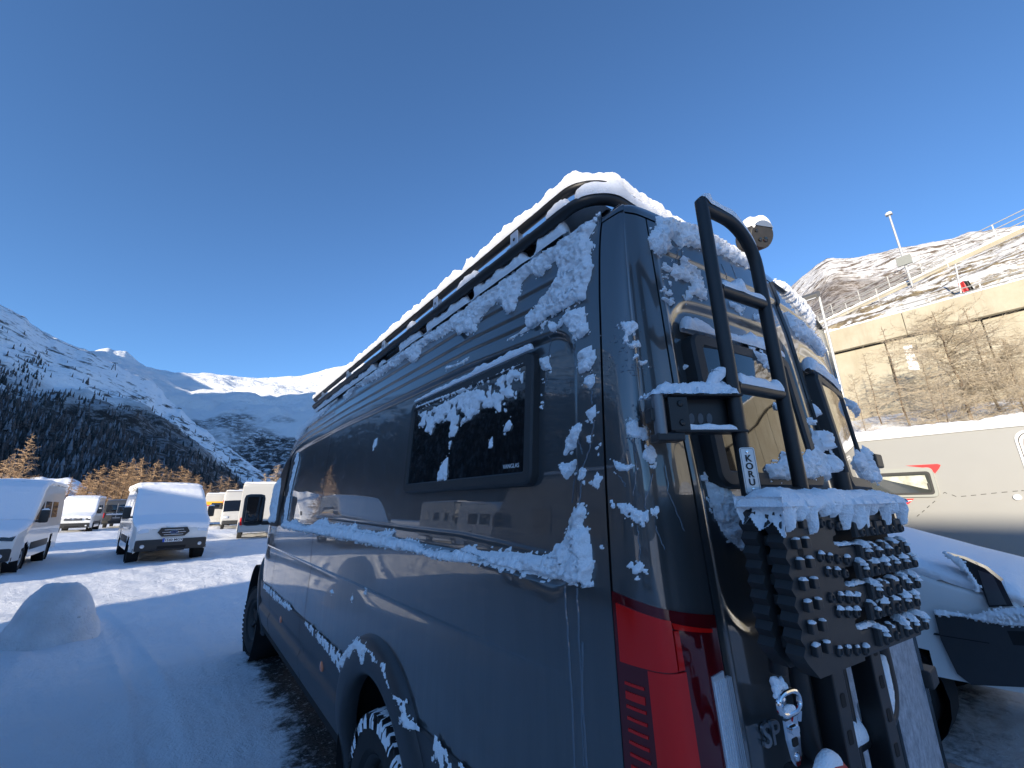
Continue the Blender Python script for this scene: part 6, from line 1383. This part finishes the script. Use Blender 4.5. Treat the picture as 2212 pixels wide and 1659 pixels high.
snow_tube('snow_on_parapet', [(-0.02, y, 10.1) for y in np.linspace(-25, 55, 60)], 0.10, 0.14, wall, 5, spread=88, step=0.12)
for (a, b) in (((958, 1095), (1040, 1170)), ((985, 1185), (1070, 1248))):
    Z7 = zoomed(1800, 450, 3.0167); P, Q = on_x(Z7(*a), WX - 0.01), on_x(Z7(*b), WX - 0.01)
    snow_on('snow_patch', lambda u, v: np.stack(np.broadcast_arrays(WX - 0.012 + 0 * u, u, v), -1), [[(P[1], P[2]), (Q[1], P[2]), (Q[1], Q[2]), (P[1], Q[2])]], wall, 0.03, 0.05, 0.03, 7, -1, scale=0.2, edge=0.03).location = (-WX, 0, 0)
# bank of snow below the wall
def sheet(name, xs, ys, zf, m_, kind='structure', sm=True):
    X, Y = np.meshgrid(xs, ys, indexing='ij'); return tag(mk(name, np.stack([X, Y, zf(X, Y)], -1).reshape(-1, 3), grid_faces(len(xs), len(ys)), m_, None, sm), kind=kind)
BANKM = NT('snowy_bank', 0.75); d = BANKM.smooth(BANKM.noise(0.9, 7, 0.75), 0.50, 0.62); d2 = BANKM.smooth(BANKM.noise(0.22, 3), 0.35, 0.6)
BANKM.color(BANKM.mix(BANKM.math('MULTIPLY', d, d2), (0.80, 0.81, 0.83), (0.24, 0.17, 0.10))); BANKM.bump(BANKM.noise(3, 6, .7), 0.9, 0.12); BANKM = BANKM.m
def bank_z(X, Y): return -0.1 + 5.5 * sstep(9.3, 25.5, X) ** 0.85 + 0.45 * fbm(X * .35, Y * .35, oct=5, seed=301)
sheet('snow_bank', np.linspace(9.2, 25.05, 70), np.linspace(-22, 50, 200), bank_z, BANKM)
# embankment above the wall
EMB = NT('rock_and_snow_embankment', 0.85); vm = EMB.mapped((0.5, 0.16, 1.0)); sb_ = EMB.noise(1.6, 7, 0.7, vm, 1.0); sf_ = EMB.noise(3.2, 6, 0.75)
mk_ = EMB.smooth(EMB.math('ADD', EMB.math('MULTIPLY', sb_, 0.65), EMB.math('MULTIPLY', sf_, 0.35)), 0.47, 0.54)
EMB.color(EMB.mix(mk_, (0.72, 0.72, 0.72), EMB.mix(EMB.smooth(EMB.noise(1.4, 6, .7), 0.4, 0.65), (0.10, 0.075, 0.045), (0.34, 0.27, 0.15)))); EMB.bump(sb_, 1.0, 0.25); EMB = EMB.m
def ramp_z(y): return 13.15 - (np.asarray(y, float) - 8.8) * 0.205
def emb_z(X, Y):
    t = np.clip((X - 25.4) / 7.3, 0, 1); top = np.clip(ramp_z(Y) + 0.05, 9.9, 18); return 9.95 + (top - 9.95) * t ** 0.8 + 0.35 * np.sin(np.pi * t) * fbm(X * .7, Y * .45, oct=5, seed=311) * 2
sheet('rocky_embankment', np.linspace(25.4, 32.8, 60), np.linspace(-16, 40, 220), emb_z, EMB)
RX = 33.0
ramp = empty('ramp_road', (RX, 0, 0), 0, 'inclined concrete ramp edge climbing to the right above the retaining wall', 'ramp')
ya, yb = 24.0, -12.0
def rbar(name, x, y0, y1, dz, d, m_, parent, origin=(RX, 0, 0)):
    za, zb = float(ramp_z(y0)) + dz, float(ramp_z(y1)) + dz; L = math.hypot(y1 - y0, zb - za); rot = Matrix.Rotation(math.atan2(zb - za, y1 - y0), 3, 'X')
    mb = MB(); mb.box((x - origin[0], (y0 + y1) / 2, (za + zb) / 2), (d[0], L, d[1]), rot); return mb.build(name, m_, parent)
rbar('edge_beam', RX + 0.15, yb, ya, 0.20, (0.30, 0.45), CONC, ramp); rbar('deck', RX + 2.4, yb, ya, 0.15, (4.2, 0.30), CONC, ramp); rbar('snow_layer', RX + 2.4, yb, ya, 0.36, (4.1, 0.12), SNOW_FAR, ramp)
snow_tube('snow_on_edge', [(0.15, y, float(ramp_z(y)) + 0.42) for y in np.linspace(yb, ya, 40)], 0.08, 0.10, ramp, 3, spread=85, step=.15)
RAILM = mat('galvanised_rail', (0.42, 0.42, 0.40), 0.5, metal=0.5)
def railing(label, x, y0, y1, zf, nrail=3, h=1.05, step=1.6):
    root = empty('railing', (x, (y0 + y1) / 2, float(zf((y0 + y1) / 2))), 0, label, 'railing'); O = root.location.copy()
    for k in range(nrail):
        dz = h * (1 - k / nrail * 0.9); mb = MB(); mb.tube([(0, y - O.y, float(zf(y)) + dz - O.z) for y in np.linspace(y0, y1, 8)], 0.028, 6); mb.build('rail', RAILM, root, True)
    first = None
    for y in np.arange(min(y0, y1), max(y0, y1) + .01, step):
        if first is None: mb = MB(); mb.box((0, 0, h / 2 - 0.1), (0.05, 0.05, h + 0.2)); o = first = mb.build('rail_post', RAILM, root)
        else: o = bpy.data.objects.new('rail_post', first.data); link(o, root)
        o.location = (0, y - O.y, float(zf(y)) - O.z)
    return root
railing('upper grey railing along the climbing ramp road', RX + 0.2, -10.0, 22.0, lambda y: ramp_z(y) + 0.4)
low = lambda y: 11.55 - (np.asarray(y, float) - 8.0) * 0.30
railing('lower grey railing stepping up the embankment below the ramp', 31.2, 1.6, 14.4, lambda y: np.asarray(ramp_z(y)) - 0.75, 3, 0.95)
railing('thin pale railing along the top of the retaining wall', WX + 0.25, -9.0, 3.4, lambda y: 10.15 + 0 * np.asarray(y), 2, 0.5)
# lamp post, tall mast with a sign box, banner
STEEL = mat('galvanised_post', (0.50, 0.50, 0.48), 0.45, metal=0.4)
Z7 = zoomed(1800, 450, 3.0167)
LPX = 18.0; lt_ = on_x(Z7(362, 745), LPX)
lp_ = empty('street_lamp', (LPX, lt_[1], float(bank_z(np.array(LPX), np.array(lt_[1])))), 0, 'grey lamp post with a flat floodlight head in front of the concrete wall', 'street lamp'); hz = lt_[2] - lp_.location.z
mb = MB(); mb.tube([(0, 0, -.5), (0, 0, hz * .5), (0, 0, hz)], [0.065, 0.055, 0.045], 12); mb.build('pole', STEEL, lp_, True)
mb = MB(); mb.box((-0.10, 0.28, hz + 0.10), (0.55, 0.62, 0.20), Matrix.Rotation(R_(-32), 3, 'Y'), 0.03); hd_ = mb.build('lamp_head', mat('lamp_grey', (0.10, 0.10, 0.095), 0.5), lp_)
mb = MB(); mb.box((-0.155, 0.28, hz + 0.015), (0.42, 0.50, 0.03), Matrix.Rotation(R_(-32), 3, 'Y')); mb.build('lens', CLEAR_L, hd_)
mb = MB(); mb.box((0, 0.06, hz + 0.03), (0.08, 0.16, 0.08), None, 0.02); mb.build('bracket', STEEL, lp_)
pt, pb_ = on_x(Z7(857, 165), 32.6), on_x(Z7(1028, 680), 32.6); sg = on_x(Z7(965, 490), 32.6)
mast = empty('signal_mast', (32.6, pb_[1], pb_[2] - 0.5), 0, 'tall thin mast with a grey sign box standing at the ramp', 'mast'); hm = pt[2] - pb_[2] + .5
mb = MB(); mb.tube([(0, 0, 0), (0, (pt[1] - pb_[1]), hm)], [0.075, 0.05], 10); mb.build('pole', STEEL, mast, True)
mb = MB(); mb.box((-0.12, sg[1] - pb_[1], sg[2] - pb_[2] + .5), (0.12, 0.70, 0.60), None, 0.02); mb.build('sign_box', mat('grey_board', (0.20, 0.215, 0.205), 0.6), mast)
mb = MB(); mb.box((-0.05, (pt[1] - pb_[1]), hm + 0.05), (0.3, 0.35, 0.14), None, 0.05); mb.build('mast_head', STEEL, mast); 
snow_tube('snow_cap', [(-.05, pt[1] - pb_[1] - .15, hm + .1), (-.05, pt[1] - pb_[1] + .15, hm + .1)], 0.04, 0.10, mast, 2, step=.04)
f0, f1, f2 = on_x(Z7(1335, 510), 25.7), on_x(Z7(1365, 640), 25.7), on_x(Z7(1440, 735), 25.7)
fl_ = empty('banner', (25.7, f2[1] + .3, 10.1), 0, 'small red and black banner on a thin pole at the top of the wall', 'banner')
mb = MB(); mb.tube([(0, f0[1] - f2[1] - .3 + .05, f0[2] - 10.1), (0, 0.02, 0)], 0.03, 8); mb.build('pole', STEEL, fl_, True)
w_ = f1[1] - f2[1]
for nm, a0, a1, m_ in (('red_cloth', 0.0, 0.55, RED), ('black_cloth', 0.55, 1.0, BLK)):
    us, vs = np.linspace(a0, a1, 8), np.linspace(0, 1, 10); U, V = np.meshgrid(us, vs, indexing='ij'); zz = (f1[2] - 10.1) * (1 - V); yy = -0.02 - U * 0.34 - 0.16 * V; xx = -0.05 + 0.06 * np.sin(U * 9 + V * 2)
    P = np.stack([xx, yy, zz], -1); P = np.concatenate([P.reshape(-1, 3), (P + np.array([0.012, 0, 0])).reshape(-1, 3)]); f = grid_faces(8, 10); mk(nm, P, np.concatenate([f, f[:, ::-1] + 80]), m_, fl_, True)

# bare trees on the bank
bare = [tree_proto(301, 6.0, 2.6, 160, 30, TWIGB, droop=0.2, twig_r=0.0085, trunk_k=0.006, conical=False, base=0.15), tree_proto(302, 6.0, 1.5, 80, 14, TWIGB, droop=0.25, twig_r=0.008, trunk_k=0.005, base=0.12), tree_proto(303, 6.0, 2.1, 90, 20, TWIGB, droop=0.1, twig_r=0.0078, trunk_k=0.003, conical=False, base=0.08, up=0.12)]
GB = 'bare trees on the snowy bank'
def bare_at(px_base, px_top, X, p, w, label):
    B = on_x(px_base, X); T = on_x(px_top, X); zb = float(bank_z(np.array(X), np.array(B[1]))); plant(bare[p], (X, B[1], zb - 0.1), max(T[2] - zb + .1, 1.5), (px_base[0] * 1.7) % 6, label, 'tree', GB, w, name='bare_tree', ref=6.0)
bare_at(Z7(1390, 1440), Z7(1400, 775), 20.0, 0, 1.25, 'broad dense bare tree in front of the concrete wall, widest of those on the bank')
bare_at(Z7(985, 1610), Z7(790, 950), 20.5, 1, 1.0, 'slender bare larch with spaced branches before the wall, near the two snow patches')
bare_at(Z7(800, 1640), Z7(690, 1130), 20.8, 1, 1.0, 'small slender bare larch nearest the lamp post')
bare_at(Z7(1620, 1520), Z7(1640, 740), 21.5, 1, 1.3, 'taller bare larch reaching the parapet at the right edge')
bare_at(Z7(1180, 1560), Z7(1120, 1180), 19.0, 2, 1.1, 'low twiggy bush between the slender larches and the broad tree')
bare_at(Z7(680, 1640), Z7(640, 1280), 19.0, 2, 0.8, 'small pale bush at the left foot of the wall')
bare_at(Z7(1270, 1600), Z7(1300, 1330), 17.0, 2, 1.2, 'low bush directly above the motorhome roof in front of the broad tree')
bare_at(Z7(1790, 1500), Z7(1800, 1000), 20.0, 0, 1.0, 'broad bare tree cut by the right edge of the photo')
for k, (X, y) in enumerate(((21, 9.5), (20, 13), (21.5, 18), (20.5, 24))):
    plant(bare[k % 3], (X, y, float(bank_z(np.array(X), np.array(y))) - .1), 4.5, k * 1.3, 'bare tree on the snowy bank, hidden from here by the grey camper van', 'tree', GB, 1.1, name='bare_tree', ref=6.0)

# ------------------------------------------------------------------ motorhome on the right
MX = 7.0
MGREY = mat('pale_grey_side', (0.30, 0.298, 0.28), 0.36, noise_amt=0.04, noise_scale=3, bump=0.12, bump_scale=260, bump_dist=0.002)
mh = empty('motorhome', (MX + 1.15, -0.5, 0), 0, 'long pale grey motorhome with red wedges beside its side window, at the right', 'motorhome'); mo = Vector((MX + 1.15, -0.5, 0))
def mbx(name, c, d, m_, bev=0.0, parent=mh, sm=False):
    mb = MB(); mb.box((c[0] - mo.x, c[1] - mo.y, c[2]), d, None, bev); return mb.build(name, m_, parent, sm)
mbx('body', (MX + 1.15, -0.5, 1.56), (2.30, 8.0, 2.18), MGREY, 0.06, sm=True); mbx('underbody', (MX + 1.15, -0.5, 0.42), (2.1, 7.6, 0.14), GAP)
mbx('roof_rail', (MX + 0.03, -0.5, 2.635), (0.10, 7.9, 0.05), WHITE, 0.015)
snow_tube('snow_on_roof', [(MX + 0.16 - mo.x, y, 2.62) for y in np.linspace(-3.4, 3.4, 40)], 0.10, 0.075, mh, 8, spread=88, step=.06)
xs, ys = np.linspace(-1.05, 1.05, 24), np.linspace(-3.9, 3.9, 70); X, Y = np.meshgrid(xs, ys, indexing='ij'); mk('snow_on_roof', np.stack([X, Y, 2.70 + 0.05 * fbm(X * 2, Y * 2, oct=3, seed=5)], -1).reshape(-1, 3), grid_faces(24, 70), SNOW_FAR, mh, True)
for ay in (-3.2, 2.4):
    for sx in (-1, 1): add_wheel(mh, sx * 0.98, ay, 0.35, sx)
def mside(name, poly, proud, m_, parent=mh, x=MX):
    mb = MB(); mb.prism([(-a, b) for a, b in poly][::-1] if False else poly, (x - mo.x + 0.01, -mo.y, 0), (0, 1, 0), (0, 0, 1), (-1, 0, 0), proud + 0.01); return mb.build(name, m_, parent)
def mpx(pts, x=MX): return [tuple(on_x(p, x)[1:]) for p in pts]
z7b = zoomed(1900, 950, 3.6867)
wz = [on_x(z7b(1120, 790), MX), on_x(z7b(1040, 535), MX)]
wy0, wz0, wz1 = wz[0][1], wz[0][2], wz[1][2]
wf_ = mside('side_window_frame', rrect(wy0, wz0, wy0 + 1.15, wz1, 0.05, 4), 0.035, mat('window_frame_grey', (0.30, 0.31, 0.28), 0.4))
mside('window_rim', rrect(wy0 + .03, wz0 + .03, wy0 + 1.12, wz1 - 0.05, 0.04, 4), 0.040, BLACKP, wf_)
mside('pane', rrect(wy0 + .05, wz0 + .055, wy0 + 1.10, wz1 - 0.075, 0.03, 4), 0.043, mat('window_pane', (0.05, 0.055, 0.05), 0.03, spec=0.8, coat=1.0), wf_)
BL_ = NT('window_blind', 0.7); BL_.color(BL_.mix(BL_.smooth(BL_.noise(7, 4, .6), .35, .65), (0.34, 0.34, 0.27), (0.55, 0.56, 0.47))); BL_.bump(BL_.noise(5, 4, .6), 0.8, 0.05)
mside('window_blind', [(wy0 + .07, wz0 + .09), (wy0 + 0.62, wz1 - .10), (wy0 + .085, wz1 - .10)], 0.0445, BL_.m, wf_)
mbx('window_latch', (MX - 0.045, wy0 + 0.075, wz0 + 0.13), (0.015, 0.02, 0.09), BLACKP, 0.004, wf_)
mside('red_wedge', mpx([z7b(820, 522), z7b(1095, 506), z7b(1124, 515), z7b(1110, 545), z7b(1075, 590), z7b(1035, 545)]), 0.004, RED)
mside('red_wedge', mpx([z7b(690, 812), z7b(895, 806), z7b(850, 850), z7b(795, 875), z7b(760, 860)]), 0.004, RED)
mside('white_stripe', mpx([z7b(720, 836), z7b(880, 818), z7b(872, 826), z7b(735, 845)]), 0.006, WHITE)
DASH = mat('dashed_line', (0.03, 0.03, 0.03), 0.5)
for a, b in (((1145, 760), (1160, 752)), ((1160, 752), (1178, 762)), ((1220, 773), (1258, 788)), ((1300, 787), (1345, 783)), ((1385, 779), (1430, 775)), ((1470, 770), (1518, 766)), ((1560, 761), (1608, 756)), ((1650, 752), (1700, 748)), ((1745, 743), (1790, 740)), ((1820, 738), (1843, 736)), ((1075, 826), (1052, 846)), ((1028, 866), (1006, 886)), ((984, 906), (962, 924)), ((940, 942), (918, 960))):
    P, Q = on_x(z7b(*a), MX), on_x(z7b(*b), MX); d = (Q - P)[1:]; n_ = np.array([-d[1], d[0]]); n_ = n_ / np.linalg.norm(n_) * 0.0035; poly = [tuple(P[1:] + n_), tuple(Q[1:] + n_), tuple(Q[1:] - n_), tuple(P[1:] - n_)]
    area = sum(poly[i][0] * poly[(i + 1) % 4][1] - poly[(i + 1) % 4][0] * poly[i][1] for i in range(4)); mside('dash', poly, 0.003, DASH)
mb = MB(); c = on_x(z7b(1785, 795), MX); mb.lathe([(0, -0.03), (0.03, -0.025), (0.038, 0)], (MX - mo.x, c[1] - mo.y, c[2]), (1, 0, 0), 16); mb.build('side_lamp', WHITE, mh, True)
dt = on_x(z7b(1775, 235), MX); dy = dt[1]
for ins, pr, m_ in ((0.0, 0.012, WHITE), (0.022, 0.013, mat('seal_black', (0.03, 0.03, 0.03), .6)), (0.030, 0.014, WHITE), (0.05, 0.015, MGREY)): mside('cabin_door' if ins == 0 else 'door_frame_ring', rrect(dy - 0.72 + ins, 0.62 + ins, dy + 0.03 - ins, dt[2] + 0.02 - ins, 0.11, 6), pr, m_)

# ------------------------------------------------------------------ white van with snowy bonnet between the camper and the motorhome
van_r = parked_van('white van at lower right, snow on its bonnet, dark plastic bumper and headlight', (4.78, 0.34, 0), 0, style='b', W=2.06, Lg=5.6, H=2.5, seed=31, scale=1.04, sill=0.52, mirrors=False, group=None)
VRX = 4.78 - 1.03 * 1.04; vo = van_r.location
def vside(name, poly, x, proud, m_, sm=False):
    mb = MB(); q = [tuple(on_x(p, x)[1:]) for p in poly]; ar = sum(q[i][0] * q[(i + 1) % len(q)][1] - q[(i + 1) % len(q)][0] * q[i][1] for i in range(len(q)))
    if ar > 0: q = q[::-1]
    mb.prism([((a - vo.y) / 1.04, (b - vo.z) / 1.04) for a, b in q], ((x - vo.x) / 1.04 + 0.12, 0, 0), (0, 1, 0), (0, 0, 1), (-1, 0, 0), proud + 0.12); return mb.build(name, m_, van_r, sm)
z8r = zoomed(1950, 950, 1.951)
vside('side_headlight', [z8r(*p) for p in ((515, 678), (600, 700), (700, 745), (775, 805), (830, 918), (718, 922), (690, 850), (640, 775))], VRX + 0.01, 0.006, mat('dark_headlight', (0.03, 0.032, 0.035), 0.06, coat=1.0))
vside('headlight_lens', [z8r(*p) for p in ((668, 752), (735, 775), (800, 910), (722, 914), (700, 850))], VRX + 0.008, 0.012, mat('wet_lens', (0.16, 0.17, 0.18), 0.08, metal=0.5, coat=1.0))
bpts = [(470, 950), (600, 968), (720, 990), (880, 1000), (990, 1010), (990, 1290), (640, 1275), (575, 1225), (545, 1165), (500, 1070)]
vside('side_bumper', [z8r(*p) for p in bpts], VRX - 0.004, 0.02, CLAD)
vside('bumper_joint', [z8r(*p) for p in ((465, 1044), (720, 1085), (720, 1089), (465, 1048))], VRX - 0.02, 0.006, GAP)
vside('fog_lamp_recess', [z8r(*p) for p in ((800, 1030), (990, 1036), (990, 1105), (830, 1095))], VRX - 0.02, 0.006, GAP)
for (pts, th_, sd_) in (([(470, 935), (560, 945), (640, 962), (720, 940), (878, 925), (990, 940), (990, 1000), (800, 1004), (700, 985), (600, 965), (470, 955)], 0.045, 3), ([(520, 680), (590, 705), (650, 790), (675, 830), (668, 850), (625, 775)], 0.02, 4)):
    q = [tuple(on_x(z8r(*p), VRX - 0.02)[1:]) for p in pts]
    o = snow_on('snow_patch', lambda u, v: np.stack(np.broadcast_arrays(VRX - 0.026 + 0 * u, u, v), -1), [q], None, 0.006, th_, 0.006, 60 + sd_, -1, edge=0.02)
    if o: o.parent = van_r; o.matrix_parent_inverse = Matrix.Scale(1 / 1.04, 4) @ Matrix.Translation(-vo)

# ------------------------------------------------------------------ buildings behind the camera that shade this end of the lot
def block(label, x0, x1, y0, y1, h, seed):
    root = empty('shading_building', ((x0 + x1) / 2, (y0 + y1) / 2, 0), 0, label, 'building'); O = root.location
    def bb(nm, c, d, m_, parent=root, bev=0): mb = MB(); mb.box((c[0] - O.x, c[1] - O.y, c[2]), d, None, bev); return mb.build(nm, m_, parent)
    PL = mat('render_beige', (0.33, 0.28, 0.21), 0.8, noise_amt=0.1, noise_scale=1); WD = mat('larch_boards', (0.16, 0.10, 0.06), 0.7, noise_amt=0.3, noise_scale=3)
    bb('wall', ((x0 + x1) / 2, (y0 + y1) / 2, h / 2 - 0.25), (x1 - x0, y1 - y0, h - 0.5), PL); bb('roof', ((x0 + x1) / 2, (y0 + y1) / 2, h - 0.34), (x1 - x0 + 1.0, y1 - y0, 0.25), WD); bb('roof_snow', ((x0 + x1) / 2, (y0 + y1) / 2, h - 0.11), (x1 - x0 + 0.9, y1 - y0 - .02, 0.22), SNOW_FAR)
    for k in range(int(h // 2.7)):
        z = 0.3 + 2.6 * k
        bb('balcony', (x1 + 0.6, (y0 + y1) / 2, z + 1.0), (0.10, y1 - y0 - 2, 0.9), WD); bb('balcony_slab', (x1 + 0.35, (y0 + y1) / 2, z + 0.5), (0.7, y1 - y0 - 1.6, 0.14), PL)
        for y in np.arange(y0 + 2.5, y1 - 2, 3.6): bb('window', (x1 + 0.02, y, z + 1.55), (0.10, 1.7, 1.5), GLASS)
    return root
block('low apartment block left of the picture, its shade lying over the camper van', -27.5, -24, -18, 1.2, 7.95, 1)
block('unseen block added left of the picture to shade the fronts of the parked vans', -27, -24, 8.0, 12.6, 7.1, 2)  # added blocker out of view, sized for the shade on the van fronts

# tiny cable car pylon on the ridge at the head of the valley
Pp = np.array(on_y((246, 794), 1250.0)); pyl = empty('cable_car_pylon', tuple(Pp - np.array([0, 0, 6])), 0, 'tiny dark cable car pylon standing on the snowy ridge below the summit', 'pylon')
DST = mat('dark_steel', (0.05, 0.05, 0.055), 0.7)
for sx in (-1, 1):
    mb = MB(); mb.tube([(sx * 3.2, 0, 0), (sx * 0.8, 0, 17)], [0.7, 0.5], 6); mb.build('leg', DST, pyl)
mb = MB(); mb.box((0, 0, 17.3), (9.5, 1.0, 0.9)); mb.build('cross_arm', DST, pyl); mb = MB(); mb.box((0, 0, 11), (4.2, 0.8, 0.7)); mb.build('brace', DST, pyl)
